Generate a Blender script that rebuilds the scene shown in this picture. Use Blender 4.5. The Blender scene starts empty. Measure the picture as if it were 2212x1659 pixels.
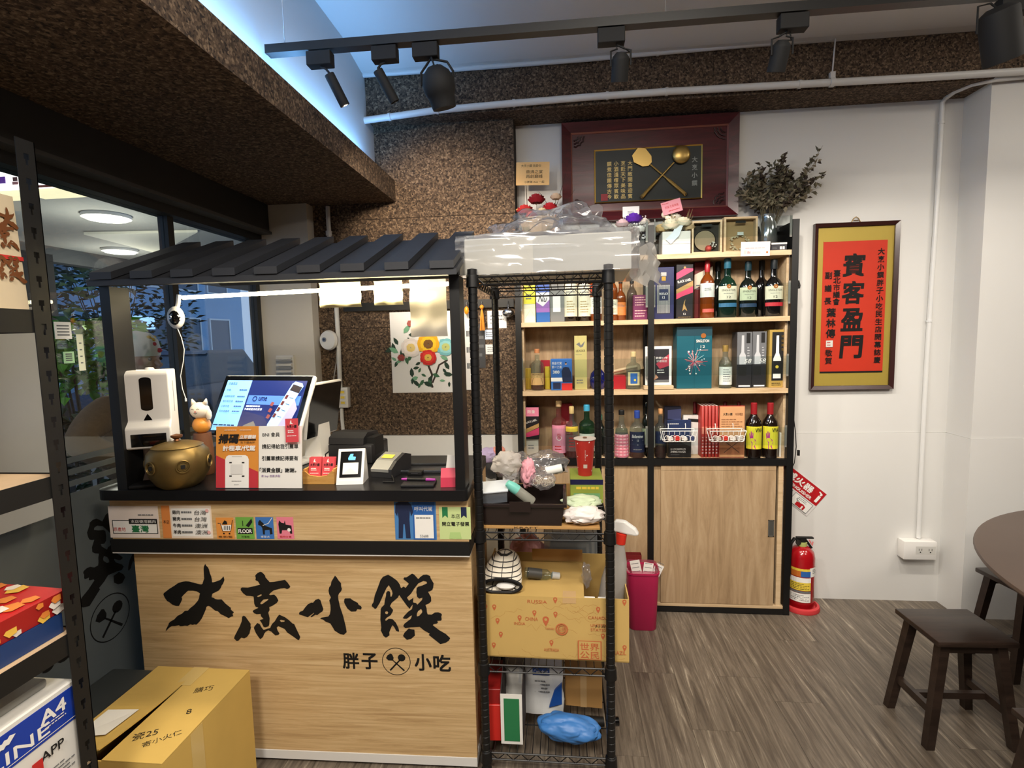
import bpy, bmesh, math, random
from mathutils import Vector, Matrix, Euler

SC = bpy.context.scene
COL = SC.collection
R_ = math.radians
random.seed(7)

# ------------------------------------------------------------------ camera
FPX, CAM_H = 1130.0, 1.5
YAW, PITCH, ROLL = R_(-5.63688), R_(5.26769), R_(1.31555)
_f = Vector((math.sin(YAW) * math.cos(PITCH), math.cos(YAW) * math.cos(PITCH), -math.sin(PITCH)))
_r = Vector((math.cos(YAW), -math.sin(YAW), 0))
_d = _f.cross(_r)
CR, CD, CF = _r * math.cos(ROLL) + _d * math.sin(ROLL), _d * math.cos(ROLL) - _r * math.sin(ROLL), _f
cam_data = bpy.data.cameras.new('camera')
cam = bpy.data.objects.new('camera', cam_data)
COL.objects.link(cam)
cam_data.sensor_fit = 'HORIZONTAL'
cam_data.sensor_width = 36.0
cam_data.lens = FPX / 2212 * 36
cam_data.clip_start = 0.02
cam.matrix_world = Matrix(((CR.x, -CD.x, -CF.x, 0), (CR.y, -CD.y, -CF.y, 0), (CR.z, -CD.z, -CF.z, CAM_H), (0, 0, 0, 1)))
SC.camera = cam

# ------------------------------------------------------------------ exposure, world, room lamps
SC.view_settings.view_transform = 'Standard'
SC.view_settings.look = 'None'
SC.view_settings.exposure = 0.22
SC.view_settings.gamma = 1.0
SC.view_settings.use_curve_mapping = False
SC.cycles.adaptive_threshold = 0.02
SC.cycles.max_bounces = 6
SC.cycles.diffuse_bounces = 3
SC.cycles.glossy_bounces = 2
SC.cycles.transmission_bounces = 3
SC.cycles.transparent_max_bounces = 14
SC.cycles.caustics_reflective = False
SC.cycles.caustics_refractive = False
world = bpy.data.worlds.new('dusk')
SC.world = world
world.use_nodes = True
world.node_tree.nodes['Background'].inputs[0].default_value = (0.52, 0.68, 1.0, 1)
world.node_tree.nodes['Background'].inputs[1].default_value = 0.9


def area(name, loc, rot, sx, sy, power, color):
    l = bpy.data.lights.new(name, 'AREA')
    l.shape = 'RECTANGLE'
    l.size, l.size_y, l.energy, l.color = sx, sy, power, color
    o = bpy.data.objects.new(name, l)
    COL.objects.link(o)
    o.location = loc
    o.rotation_euler = rot
    return o


WARM, NEUT, COOL = (1.0, 0.82, 0.62), (1.0, 0.91, 0.79), (0.20, 0.50, 1.0)
# ceiling panel lamps of the dining room, above and behind the photographer
area('ceiling_panel_light', (0.45, 0.15, 2.86), (0, 0, 0), 0.6, 0.6, 52, NEUT)
area('ceiling_panel_light', (2.3, -0.2, 2.86), (0, 0, 0), 0.6, 0.6, 28, NEUT)
area('ceiling_panel_light', (2.6, 1.5, 2.86), (0, 0, 0), 0.6, 0.6, 16, NEUT)
area('ceiling_panel_light', (-0.55, -0.75, 2.86), (0, 0, 0), 0.6, 0.6, 64, NEUT)
# cool cove light lying on top of the cork soffit, washing the upper wall and ceiling
area('cove_light', (-0.95, 1.2, 2.36), (R_(180), R_(-25), 0), 0.05, 2.9, 12, COOL)


def spot(name, loc, target, power, size, blend, color, rad=0.03):
    l = bpy.data.lights.new(name, 'SPOT')
    l.energy, l.spot_size, l.spot_blend, l.color, l.shadow_soft_size = power, R_(size), blend, color, rad
    o = bpy.data.objects.new(name, l)
    COL.objects.link(o)
    o.location = loc
    o.rotation_euler = (Vector(target) - Vector(loc)).to_track_quat('-Z', 'Y').to_euler()
    return o


# ------------------------------------------------------------------ measuring: a pixel of the photograph to a point on a known plane
def at(x, y, X=None, Y=None, Z=None):
    v = CR * ((x - 1106) / FPX) + CD * ((y - 829.5) / FPX) + CF
    if X is not None:
        t = X / v.x
    elif Y is not None:
        t = Y / v.y
    else:
        t = (Z - CAM_H) / v.z
    return Vector((0, 0, CAM_H)) + v * t


def span(r, Y):
    x0, y0, x1, y1 = r
    xm, ym = (x0 + x1) / 2, (y0 + y1) / 2
    return at(x0, ym, Y=Y).x, at(x1, ym, Y=Y).x, at(xm, y1, Y=Y).z, at(xm, y0, Y=Y).z


# ------------------------------------------------------------------ materials
def lin(c):
    return tuple(((v / 255) / 12.92 if v / 255 <= 0.04045 else ((v / 255 + 0.055) / 1.055) ** 2.4) for v in c)


MATS = {}


def base(name):
    m = bpy.data.materials.new(name)
    m.use_nodes = True
    nt = m.node_tree
    return m, nt, nt.nodes['Principled BSDF'], nt.nodes, nt.links


def mat(c, rough=0.5, metal=0.0, var=0.05, emit=0.0, coat=0.0, scale=9.0, bump=0.0, name='paint', alpha=1.0, trans=0.0):
    key = (name, tuple(c), rough, metal, var, emit, coat, scale, bump, alpha, trans)
    if key in MATS:
        return MATS[key]
    m, nt, b, N, L = base(name)
    col = lin(c)
    b.inputs['Roughness'].default_value = rough
    b.inputs['Metallic'].default_value = metal
    b.inputs['Coat Weight'].default_value = coat
    b.inputs['Coat Roughness'].default_value = 0.08
    b.inputs['Alpha'].default_value = alpha
    b.inputs['Transmission Weight'].default_value = trans
    b.inputs['Base Color'].default_value = (*col, 1)
    if var or bump:
        tc = N.new('ShaderNodeTexCoord')
        ns = N.new('ShaderNodeTexNoise')
        ns.inputs['Scale'].default_value = scale
        ns.inputs['Detail'].default_value = 4
        L.new(tc.outputs['Object'], ns.inputs['Vector'])
        mx = N.new('ShaderNodeMix')
        mx.data_type = 'RGBA'
        mx.inputs[6].default_value = (*[min(1, v * (1 + var)) for v in col], 1)
        mx.inputs[7].default_value = (*[v * (1 - var) for v in col], 1)
        L.new(ns.outputs['Fac'], mx.inputs[0])
        L.new(mx.outputs[2], b.inputs['Base Color'])
        if bump:
            bp = N.new('ShaderNodeBump')
            bp.inputs['Strength'].default_value = bump
            bp.inputs['Distance'].default_value = 0.004
            L.new(ns.outputs['Fac'], bp.inputs['Height'])
            L.new(bp.outputs[0], b.inputs['Normal'])
    if emit:
        b.inputs['Emission Color'].default_value = (*col, 1)
        b.inputs['Emission Strength'].default_value = emit
        m.cycles.emission_sampling = 'NONE'
    MATS[key] = m
    return m


def ramp_set(rp, stops):
    e = rp.color_ramp.elements
    while len(e) < len(stops):
        e.new(0.5)
    for el, (p, c) in zip(e, stops):
        el.position = p
        el.color = (*lin(c), 1)


def wood(name, stops, axis, along=2.0, across=26.0, rough=0.5, bump=0.15, rnd=False):
    m, nt, b, N, L = base(name)
    tc = N.new('ShaderNodeTexCoord')
    mp = N.new('ShaderNodeMapping')
    s = [across] * 3
    s['xyz'.index(axis)] = along
    mp.inputs['Scale'].default_value = s
    vec = tc.outputs['Object']
    if rnd:
        oi = N.new('ShaderNodeObjectInfo')
        va = N.new('ShaderNodeVectorMath')
        va.operation = 'MULTIPLY_ADD'
        L.new(oi.outputs['Random'], va.inputs[0])
        va.inputs[1].default_value = (7, 13, 5)
        L.new(vec, va.inputs[2])
        vec = va.outputs[0]
    L.new(vec, mp.inputs['Vector'])
    n1 = N.new('ShaderNodeTexNoise')
    n1.inputs['Scale'].default_value = 1.6
    n1.inputs['Detail'].default_value = 9
    n1.inputs['Roughness'].default_value = 0.72
    n1.inputs['Distortion'].default_value = 0.7
    L.new(mp.outputs[0], n1.inputs['Vector'])
    rp = N.new('ShaderNodeValToRGB')
    ramp_set(rp, stops)
    L.new(n1.outputs['Fac'], rp.inputs[0])
    L.new(rp.outputs[0], b.inputs['Base Color'])
    b.inputs['Roughness'].default_value = rough
    bp = N.new('ShaderNodeBump')
    bp.inputs['Strength'].default_value = bump
    bp.inputs['Distance'].default_value = 0.002
    L.new(n1.outputs['Fac'], bp.inputs['Height'])
    L.new(bp.outputs[0], b.inputs['Normal'])
    return m


def cork_mat():
    m, nt, b, N, L = base('cork')
    tc = N.new('ShaderNodeTexCoord')
    vo = N.new('ShaderNodeTexVoronoi')
    vo.inputs['Scale'].default_value = 140
    ns = N.new('ShaderNodeTexNoise')
    ns.inputs['Scale'].default_value = 60
    ns.inputs['Detail'].default_value = 5
    L.new(tc.outputs['Object'], ns.inputs['Vector'])
    va = N.new('ShaderNodeVectorMath')
    va.operation = 'MULTIPLY_ADD'
    L.new(ns.outputs['Color'], va.inputs[0])
    va.inputs[1].default_value = (0.012, 0.012, 0.012)
    L.new(tc.outputs['Object'], va.inputs[2])
    L.new(va.outputs[0], vo.inputs['Vector'])
    sp = N.new('ShaderNodeSeparateColor')
    L.new(vo.outputs['Color'], sp.inputs[0])
    rp = N.new('ShaderNodeValToRGB')
    ramp_set(rp, [(0.0, (44, 35, 28)), (0.2, (82, 67, 54)), (0.65, (108, 90, 73)), (1.0, (148, 127, 105))])
    L.new(sp.outputs[0], rp.inputs[0])
    mx = N.new('ShaderNodeMix')
    mx.data_type = 'RGBA'
    mx.blend_type = 'MULTIPLY'
    mx.inputs[0].default_value = 0.7
    L.new(rp.outputs[0], mx.inputs[6])
    rp2 = N.new('ShaderNodeValToRGB')
    ramp_set(rp2, [(0.36, (120, 100, 84)), (0.6, (255, 250, 240))])
    L.new(ns.outputs['Fac'], rp2.inputs[0])
    L.new(rp2.outputs[0], mx.inputs[7])
    L.new(mx.outputs[2], b.inputs['Base Color'])
    b.inputs['Roughness'].default_value = 0.9
    bp = N.new('ShaderNodeBump')
    bp.inputs['Strength'].default_value = 0.5
    bp.inputs['Distance'].default_value = 0.004
    L.new(sp.outputs[0], bp.inputs['Height'])
    L.new(bp.outputs[0], b.inputs['Normal'])
    return m


def clear_mat(name, tint=(255, 255, 255), ior=1.45, refl=1.0, haze=0.0, hazecol=(235, 240, 240), gloss=0.02):
    """Thin clear sheet or bottle wall: tinted see-through with a mirror-like sheen, plus a milky share for film and frost."""
    m, nt, b, N, L = base(name)
    N.remove(b)
    out = N['Material Output']
    tr = N.new('ShaderNodeBsdfTransparent')
    tr.inputs[0].default_value = (*lin(tint), 1)
    gl = N.new('ShaderNodeBsdfGlossy')
    gl.inputs['Roughness'].default_value = gloss
    fr = N.new('ShaderNodeLayerWeight')
    fr.inputs['Blend'].default_value = 0.5
    pw = N.new('ShaderNodeMath')
    pw.operation = 'POWER'
    pw.inputs[1].default_value = 4.0
    L.new(fr.outputs['Facing'], pw.inputs[0])
    mu = N.new('ShaderNodeMath')
    mu.operation = 'MULTIPLY_ADD'
    mu.use_clamp = True
    r0 = ((ior - 1) / (ior + 1)) ** 2
    mu.inputs[1].default_value = (1 - r0) * refl * 0.8
    mu.inputs[2].default_value = r0 * refl
    L.new(pw.outputs[0], mu.inputs[0])
    src = tr.outputs[0]
    if haze:
        df = N.new('ShaderNodeBsdfDiffuse')
        df.inputs[0].default_value = (*lin(hazecol), 1)
        tl = N.new('ShaderNodeBsdfTranslucent')
        tl.inputs[0].default_value = (*lin(hazecol), 1)
        md = N.new('ShaderNodeMixShader')
        md.inputs[0].default_value = 0.5
        L.new(df.outputs[0], md.inputs[1])
        L.new(tl.outputs[0], md.inputs[2])
        mh = N.new('ShaderNodeMixShader')
        mh.inputs[0].default_value = haze
        L.new(src, mh.inputs[1])
        L.new(md.outputs[0], mh.inputs[2])
        src = mh.outputs[0]
    ms = N.new('ShaderNodeMixShader')
    L.new(mu.outputs[0], ms.inputs[0])
    L.new(src, ms.inputs[1])
    L.new(gl.outputs[0], ms.inputs[2])
    L.new(ms.outputs[0], out.inputs[0])
    return m


CORK = cork_mat()
OAK_X = wood('light_oak', [(0.28, (172, 138, 94)), (0.5, (206, 174, 126)), (0.72, (226, 198, 152))], 'x', 1.8, 52)
OAK_Z = wood('cabinet_oak', [(0.25, (138, 112, 82)), (0.5, (176, 148, 114)), (0.75, (198, 173, 140))], 'z', 1.4, 13)
OAK_S = wood('shelf_oak', [(0.25, (184, 152, 112)), (0.5, (212, 184, 146)), (0.75, (228, 204, 168))], 'x', 1.6, 20)
PLANK = wood('grey_vinyl_plank', [(0.25, (58, 50, 43)), (0.45, (98, 88, 77)), (0.58, (124, 113, 99)), (0.75, (196, 184, 164))], 'y', 1.7, 30, rough=0.42, bump=0.2, rnd=True)
DARKWOOD = wood('dark_stained_wood', [(0.25, (28, 20, 16)), (0.5, (46, 34, 28)), (0.8, (70, 54, 44))], 'x', 1.5, 14, rough=0.38)
REDWOOD = wood('rosewood', [(0.25, (44, 8, 14)), (0.5, (74, 18, 26)), (0.8, (108, 36, 44))], 'x', 1.6, 14, rough=0.3)
WHITE = mat((224, 223, 220), 0.75, var=0.03, scale=3, name='white_plaster')
CEIL = mat((214, 214, 212), 0.85, var=0.03, scale=2, name='ceiling_paint')
BLACK = mat((9, 9, 10), 0.45, var=0.1, name='black_metal')
BLACKM = mat((5, 5, 6), 0.6, var=0.1, name='matte_black')
BLACKG = mat((8, 8, 9), 0.12, var=0, name='gloss_black', coat=0.4)
ROOFM = mat((46, 48, 53), 0.55, var=0.12, scale=30, bump=0.1, name='charcoal_roof')
WPLAST = mat((238, 236, 232), 0.3, var=0.02, name='white_plastic')
PIPE = mat((228, 228, 226), 0.35, var=0.03, name='white_conduit')
PAPER = mat((240, 238, 232), 0.8, var=0.03, name='white_paper')
CARD = mat((206, 172, 92), 0.8, var=0.07, scale=14, bump=0.06, name='yellow_cardboard')
KRAFT = mat((186, 142, 84), 0.8, var=0.07, scale=14, bump=0.05, name='kraft_cardboard')
GLASS = clear_mat('window_glass', (238, 243, 243), 1.5, 1.6)
ACRYL = clear_mat('acrylic_guard', (244, 248, 248), 1.45, 0.9)
CLEARB = clear_mat('clear_bottle', (226, 234, 230), 1.5, 1.1, haze=0.06)
PLASTIC = clear_mat('plastic_bag', (244, 244, 246), 1.5, 1.5, haze=0.16, hazecol=(235, 236, 242), gloss=0.12)
FROST = clear_mat('frosted_film', (225, 228, 226), 1.4, 0.5, haze=0.80, hazecol=(128, 132, 128), gloss=0.3)
CHROME = mat((200, 200, 204), 0.2, 1.0, var=0, name='chrome')
BRASS = mat((128, 106, 62), 0.45, 0.75, var=0.25, scale=16, name='old_brass')
GOLD = mat((206, 168, 84), 0.3, 0.9, var=0.05, name='gold_metal')
RED = mat((190, 22, 30), 0.5, name='red')


# ------------------------------------------------------------------ mesh building
_TXT = {}


def glyphs(body, bold=0.0):
    k = (body, bold)
    if k not in _TXT:
        c = bpy.data.curves.new('tmp_text', 'FONT')
        c.body = body
        c.resolution_u = 3
        c.offset = bold
        o = bpy.data.objects.new('tmp_text', c)
        m = bpy.data.meshes.new_from_object(o)
        vs = [(v.co.x, v.co.y) for v in m.vertices]
        fs = [tuple(p.vertices) for p in m.polygons]
        bpy.data.objects.remove(o)
        bpy.data.curves.remove(c)
        bpy.data.meshes.remove(m)
        xs, ys = [v[0] for v in vs] or [0], [v[1] for v in vs] or [0]
        _TXT[k] = (vs, fs, min(xs), min(ys), max(xs), max(ys))
    return _TXT[k]


def fill(polys):
    """Fill outlines, inner outlines becoming holes."""
    c = bpy.data.curves.new('tmp_fill', 'CURVE')
    c.dimensions = '2D'
    c.fill_mode = 'BOTH'
    for pts in polys:
        s = c.splines.new('POLY')
        s.points.add(len(pts) - 1)
        s.use_cyclic_u = True
        for p, q in zip(s.points, pts):
            p.co = (q[0], q[1], 0, 1)
    o = bpy.data.objects.new('tmp_fill', c)
    m = bpy.data.meshes.new_from_object(o)
    vs = [(v.co.x, v.co.y) for v in m.vertices]
    fs = [tuple(p.vertices) for p in m.polygons]
    bpy.data.objects.remove(o)
    bpy.data.curves.remove(c)
    bpy.data.meshes.remove(m)
    return vs, fs


class MB:
    def __init__(s, mt=None):
        s.v, s.f, s.fm, s.fs, s.mats, s.d = [], [], [], [], [], mt

    def mi(s, m):
        m = m or s.d
        if m not in s.mats:
            s.mats.append(m)
        return s.mats.index(m)

    def add(s, vs, fs, m=None, sm=False, T=None):
        o, k = len(s.v), s.mi(m)
        s.v += [tuple(T @ Vector(p)) if T else tuple(p) for p in vs]
        for f in fs:
            s.f.append(tuple(i + o for i in f))
            s.fm.append(k)
            s.fs.append(sm)
        return s

    def box(s, x0, y0, z0, x1, y1, z1, m=None, T=None):
        vs = [(x, y, z) for z in (z0, z1) for y in (y0, y1) for x in (x0, x1)]
        return s.add(vs, [(0, 2, 3, 1), (4, 5, 7, 6), (0, 1, 5, 4), (2, 6, 7, 3), (0, 4, 6, 2), (1, 3, 7, 5)], m, False, T)

    def rbox(s, x0, y0, z0, x1, y1, z1, r, m=None, seg=2, T=None):
        bm = bmesh.new()
        bmesh.ops.create_cube(bm, size=1)
        for v in bm.verts:
            v.co = Vector(((x0 + x1) / 2 + v.co.x * (x1 - x0), (y0 + y1) / 2 + v.co.y * (y1 - y0), (z0 + z1) / 2 + v.co.z * (z1 - z0)))
        bmesh.ops.bevel(bm, geom=bm.edges[:], offset=r, segments=seg, affect='EDGES', profile=0.5)
        return s._bm(bm, m, True, T)

    def _bm(s, bm, m, sm, T=None):
        bm.verts.index_update()
        s.add([v.co[:] for v in bm.verts], [tuple(v.index for v in f.verts) for f in bm.faces], m, sm, T)
        bm.free()
        return s

    def cyl(s, p0, p1, r0, r1=None, m=None, n=14, caps=True, T=None):
        p0, p1 = Vector(p0), Vector(p1)
        r1 = r0 if r1 is None else r1
        ax = (p1 - p0).normalized()
        a = ax.orthogonal().normalized()
        b = ax.cross(a)
        vs = []
        for p, r in ((p0, r0), (p1, r1)):
            for i in range(n):
                t = 2 * math.pi * i / n
                vs.append(p + a * (math.cos(t) * r) + b * (math.sin(t) * r))
        s.add(vs, [(i, (i + 1) % n, n + (i + 1) % n, n + i) for i in range(n)], m, True, T)
        if caps:
            o, k = len(s.v) - 2 * n, s.mi(m)
            for f in (tuple(o + i for i in reversed(range(n))), tuple(o + n + i for i in range(n))):
                s.f.append(f)
                s.fm.append(k)
                s.fs.append(False)
        return s

    def lathe(s, prof, m=None, n=24, c=(0, 0, 0), T=None, sx=1.0, sy=1.0, arc=None):
        vs, fs = [], []
        a0, a1 = arc or (0, 2 * math.pi)
        full = arc is None
        cols = n if full else n + 1
        for r, z in prof:
            for i in range(cols):
                t = a0 + (a1 - a0) * i / n
                vs.append((c[0] + math.cos(t) * r * sx, c[1] + math.sin(t) * r * sy, c[2] + z))
        for j in range(len(prof) - 1):
            for i in range(n):
                k = (i + 1) % cols if full else i + 1
                fs.append((j * cols + i, j * cols + k, (j + 1) * cols + k, (j + 1) * cols + i))
        return s.add(vs, fs, m, True, T)

    def tube(s, pts, r, m=None, n=8, T=None, close=False):
        pts = [Vector(p) for p in pts]
        N = len(pts)
        vs, fs, a = [], [], None
        for i, p in enumerate(pts):
            if close:
                d = (pts[(i + 1) % N] - pts[i - 1]).normalized()
            else:
                d = (pts[min(i + 1, N - 1)] - pts[max(i - 1, 0)]).normalized()
            a = d.orthogonal().normalized() if a is None else (a - d * a.dot(d)).normalized()
            b = d.cross(a)
            rr = r[i] if isinstance(r, (list, tuple)) else r
            for k in range(n):
                t = 2 * math.pi * k / n
                vs.append(p + a * math.cos(t) * rr + b * math.sin(t) * rr)
        for i in range(N if close else N - 1):
            j = (i + 1) % N
            for k in range(n):
                fs.append((i * n + k, i * n + (k + 1) % n, j * n + (k + 1) % n, j * n + k))
        if not close:
            fs.append(tuple(reversed(range(n))))
            fs.append(tuple((N - 1) * n + k for k in range(n)))
        return s.add(vs, fs, m, True, T)

    def ball(s, c, r, m=None, n=12, sc=(1, 1, 1), T=None):
        k = max(4, n // 2)
        prof = [(max(1e-5, math.sin(math.pi * j / k)) * r, -math.cos(math.pi * j / k) * r) for j in range(k + 1)]
        vs0 = len(s.v)
        s.lathe([(a, b * sc[2]) for a, b in prof], m, n, (0, 0, 0), None, sc[0], sc[1])
        for i in range(vs0, len(s.v)):
            p = Vector(s.v[i]) + Vector(c)
            s.v[i] = tuple(T @ p) if T else tuple(p)
        return s

    def prism(s, poly, y0, y1, m=None, plane='xz', T=None):
        """Extrude a 2D outline between y0 and y1 along the axis the plane leaves free."""
        def P(a, b, t):
            return {'xz': (a, t, b), 'xy': (a, b, t), 'yz': (t, a, b)}[plane]
        n = len(poly)
        vs = [P(a, b, y0) for a, b in poly] + [P(a, b, y1) for a, b in poly]
        fs = [tuple(range(n)), tuple(n + i for i in reversed(range(n)))] + [(i, n + i, n + (i + 1) % n, (i + 1) % n) for i in range(n)]
        return s.add(vs, fs, m, False, T)

    def build(s, name, parent=None, loc=None, rot=None):
        me = bpy.data.meshes.new(name)
        me.from_pydata([tuple(v) for v in s.v], [], s.f)
        for m in s.mats:
            me.materials.append(m)
        me.polygons.foreach_set('material_index', s.fm)
        me.polygons.foreach_set('use_smooth', s.fs)
        bm = bmesh.new()
        bm.from_mesh(me)
        bmesh.ops.recalc_face_normals(bm, faces=bm.faces[:])
        for e in bm.edges:
            if len(e.link_faces) == 2 and e.calc_face_angle(0) > 0.6:
                e.smooth = False
        bm.to_mesh(me)
        bm.free()
        o = bpy.data.objects.new(name, me)
        COL.objects.link(o)
        if parent:
            o.parent = parent
        if loc is not None:
            o.location = loc
        if rot is not None:
            o.rotation_euler = rot
        return o


def tag(o, label=None, cat=None, group=None, kind=None):
    if label:
        o['label'] = label
    if cat:
        o['category'] = cat
    if group:
        o['group'] = group
    if kind:
        o['kind'] = kind
    return o


def thing(name, label, cat, loc=(0, 0, 0), rz=0.0, group=None, rot=None):
    o = bpy.data.objects.new(name, None)
    o.empty_display_size = 0.05
    COL.objects.link(o)
    o.location = loc
    o.rotation_euler = rot or (0, 0, rz)
    return tag(o, label, cat, group)


def struct(name, mb, parent=None):
    o = mb.build(name, parent)
    if not parent:
        o['kind'] = 'structure'
    return o


class Print:
    """Flat print on the front (-y) face of something w wide and h high, in fractions of w and h; or wrapped round a cylinder."""

    def __init__(s, w, h, y, cyl=None, x0=0.0, z0=0.0, step=0.00025):
        s.w, s.h, s.y, s.cyl, s.n, s.step = w, h, y, cyl, 1, step
        s.x0, s.z0 = x0, z0
        s.mb = MB()

    def P(s, u, v, k=None):
        x, z = (u - 0.5) * s.w + s.x0, v * s.h + s.z0
        o = s.step * (s.n if k is None else k)
        if s.cyl:
            r = s.cyl + o
            return (r * math.sin(x / s.cyl), -r * math.cos(x / s.cyl), z)
        return (x, s.y - o, z)

    def _put(s, pts, faces, m):
        s.mb.add([s.P(u, v) for u, v in pts], faces, m)
        s.n += 1
        return s

    def rect(s, u0, v0, u1, v1, m):
        k = 8 if s.cyl else 1
        pts = [(u0 + (u1 - u0) * i / k, v) for i in range(k + 1) for v in (v0, v1)]
        return s._put(pts, [(2 * i, 2 * i + 2, 2 * i + 3, 2 * i + 1) for i in range(k)], m)

    def poly(s, pts, m):
        return s._put(pts, [tuple(range(len(pts)))], m)

    def shape(s, polys, m):
        vs, fs = fill(polys)
        return s._put(vs, fs, m)

    def disc(s, u, v, r, m, r2=0, n=20, a0=0, a1=360):
        """r in metres"""
        def c(rr, i):
            t = R_(a0 + (a1 - a0) * i / n)
            return (u + rr * math.cos(t) / s.w, v + rr * math.sin(t) / s.h)
        if r2:
            pts = [c(q, i) for i in range(n + 1) for q in (r2, r)]
            return s._put(pts, [(2 * i, 2 * i + 2, 2 * i + 3, 2 * i + 1) for i in range(n)], m)
        return s._put([c(r, i) for i in range(n)], [tuple(range(n))], m)

    def line(s, pts, wd, m):
        """wd in metres"""
        P2 = [Vector((u * s.w, v * s.h)) for u, v in pts]
        out = []
        for i, p in enumerate(P2):
            d = (P2[min(i + 1, len(P2) - 1)] - P2[max(i - 1, 0)])
            d = d.normalized() if d.length > 0 else Vector((1, 0))
            n = Vector((-d.y, d.x)) * wd / 2
            out += [((p + n).x / s.w, (p + n).y / s.h), ((p - n).x / s.w, (p - n).y / s.h)]
        return s._put(out, [(2 * i, 2 * i + 2, 2 * i + 3, 2 * i + 1) for i in range(len(P2) - 1)], m)

    def text(s, body, u, v, h, m, w=None, bold=0.0, ang=0.0, shear=0.0, ref=None):
        """Centre (u, v); h = letter height as a fraction of the face height, w = width fraction."""
        vs, fs, a, b, c, d = glyphs(body, 0.0)
        if not vs:
            return s
        if ref:
            d, b = ref
        sc = h * s.h / (d - b)
        scx = (w * s.w / (c - a)) if w else sc
        ca, sa = math.cos(R_(ang)), math.sin(R_(ang))
        pts = []
        for x, y in vs:
            X, Y = (x - (a + c) / 2) * scx, (y - (b + d) / 2) * sc
            X += Y * shear
            pts.append((u + (X * ca - Y * sa) / s.w, v + (X * sa + Y * ca) / s.h))
        if bold > 0.006:
            q = bold * min(sc, scx) * 1.1
            for dx, dy in ((q, q), (-q, q), (q, -q)):
                s._put([(a + dx / s.w, b + dy / s.h) for a, b in pts], fs, m)
                s.n -= 0.7
            pts = [(a - q / s.w, b - q / s.h) for a, b in pts]
        return s._put(pts, fs, m)

    def vtext(s, body, u, v0, v1, h, m, bold=0.0, w=None):
        """Characters one below the other between v0 (top) and v1."""
        n, n0 = len(body), s.n
        for i, ch in enumerate(body):
            vv = v0 + (v1 - v0) * (i + 0.5) / n
            if ch.strip():
                s.n = n0
                s.text(ch, u, vv, h, m, w, bold)
        return s

    def rows(s, u0, u1, v0, v1, n, m, t=0.35, seed=1):
        """Small lines of print that cannot be read."""
        rg = random.Random(seed)
        for i in range(n):
            v = v0 + (v1 - v0) * (i + 0.5) / n
            hh = abs(v1 - v0) / n * t / 2
            e = u1 - (u1 - u0) * (rg.random() * 0.35 if i == n - 1 or rg.random() < .3 else 0)
            s.n -= 1 if i else 0
            x = u0
            while x < e - 1e-4:
                q = min(e, x + (u1 - u0) * (0.08 + 0.16 * rg.random()))
                s._put([(x, v - hh), (q, v - hh), (q, v + hh), (x, v + hh)], [(0, 1, 2, 3)], m)
                s.n -= 1
                x = q + (u1 - u0) * 0.03
            s.n += 1
        return s

    def build(s, name, parent, loc=None, rot=None):
        return s.mb.build(name, parent, loc, rot)


def card(name, label, cat, r, Y, d, m, zb=None, group=None, rz=0.0, bev=0.0015, h=None):
    """An upright box thing seen front-on in photo rectangle r, its front at depth Y. Returns body, w, h, d."""
    X0, X1, Z0, Z1 = span(r, Y)
    if zb is not None:
        Z0 = zb + 0.0006
    w, hh = X1 - X0, (h or Z1 - Z0)
    mb = MB(m)
    mb.rbox(-w / 2, -d / 2, 0, w / 2, d / 2, hh, bev, m, 1)
    o = mb.build(name, None, ((X0 + X1) / 2, Y + d / 2, Z0), (0, 0, rz))
    tag(o, label, cat, group)
    return o, w, hh, d

# ================================================================== THE ROOM
WY, KY, PY = 2.953, 2.85, 2.78          # white back wall, cork wall, right-hand wall face
BEAM_Z, CEIL_Z = 2.635, 2.90
GX = -1.677                             # shopfront glass

# floor: vinyl planks laid front to back on a screed
fl = MB(mat((96, 86, 74), 0.7, name='floor_joint')).box(-1.74, -1.6, -0.06, 4.2, 3.0, -0.003)
floor = struct('floor', fl)
PW = 0.184
_pm = {}
rg = random.Random(3)
x = -1.74
while x < 3.4:
    y = -1.0 - rg.random() * 0.9
    while y < 2.96:
        y1 = min(y + 1.22, 2.955)
        a = max(y, -0.9)
        if y1 - a > 0.03:
            L = round(y1 - a, 3)
            if L not in _pm:
                _pm[L] = MB(PLANK).box(0, 0, -0.003, PW - 0.0009, L - 0.0009, 0.0).build('plank', floor).data
                o = [q for q in floor.children if q.data == _pm[L]][0]
            else:
                o = bpy.data.objects.new('plank', _pm[L])
                COL.objects.link(o)
                o.parent = floor
            o.location = (x, a, 0)
        y += 1.22
    x += PW

DINE = mat((58, 48, 42), 0.8, name='bounce_damping_dark')  # unseen walls, coloured dark to keep bounced light low
struct('wall_front', MB(DINE).box(-1.74, -1.66, 0, 4.26, -1.6, CEIL_Z))
struct('wall_far_right', MB(DINE).box(4.2, -1.6, 0, 4.26, 2.78, CEIL_Z))
struct('ceiling', MB(CEIL).box(-1.05, -1.6, CEIL_Z, 4.2, 2.54, CEIL_Z + 0.06))
struct('trim_1', MB(WHITE).prism([(2.50, CEIL_Z), (2.56, CEIL_Z - 0.022), (2.70, CEIL_Z - 0.048), (2.78, CEIL_Z - 0.05), (2.96, CEIL_Z - 0.05), (2.96, CEIL_Z + 0.05), (2.50, CEIL_Z + 0.05)], -1.05, 4.2, plane='yz'))
wb = MB(WHITE)
wb.box(-0.24, WY, 0.936, 2.1, 3.06, BEAM_Z + 0.1)
wb.box(-0.24, WY - 0.004, 0.0, 2.1, 3.06, 0.935)
struct('wall_back', wb)
wr = MB(WHITE)
wr.box(2.02, PY, 0.936, 4.2, 3.06, BEAM_Z + 0.25)
wr.box(2.016, PY - 0.004, 0.0, 4.2, 3.06, 0.935)
struct('wall_right', wr)
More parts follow.
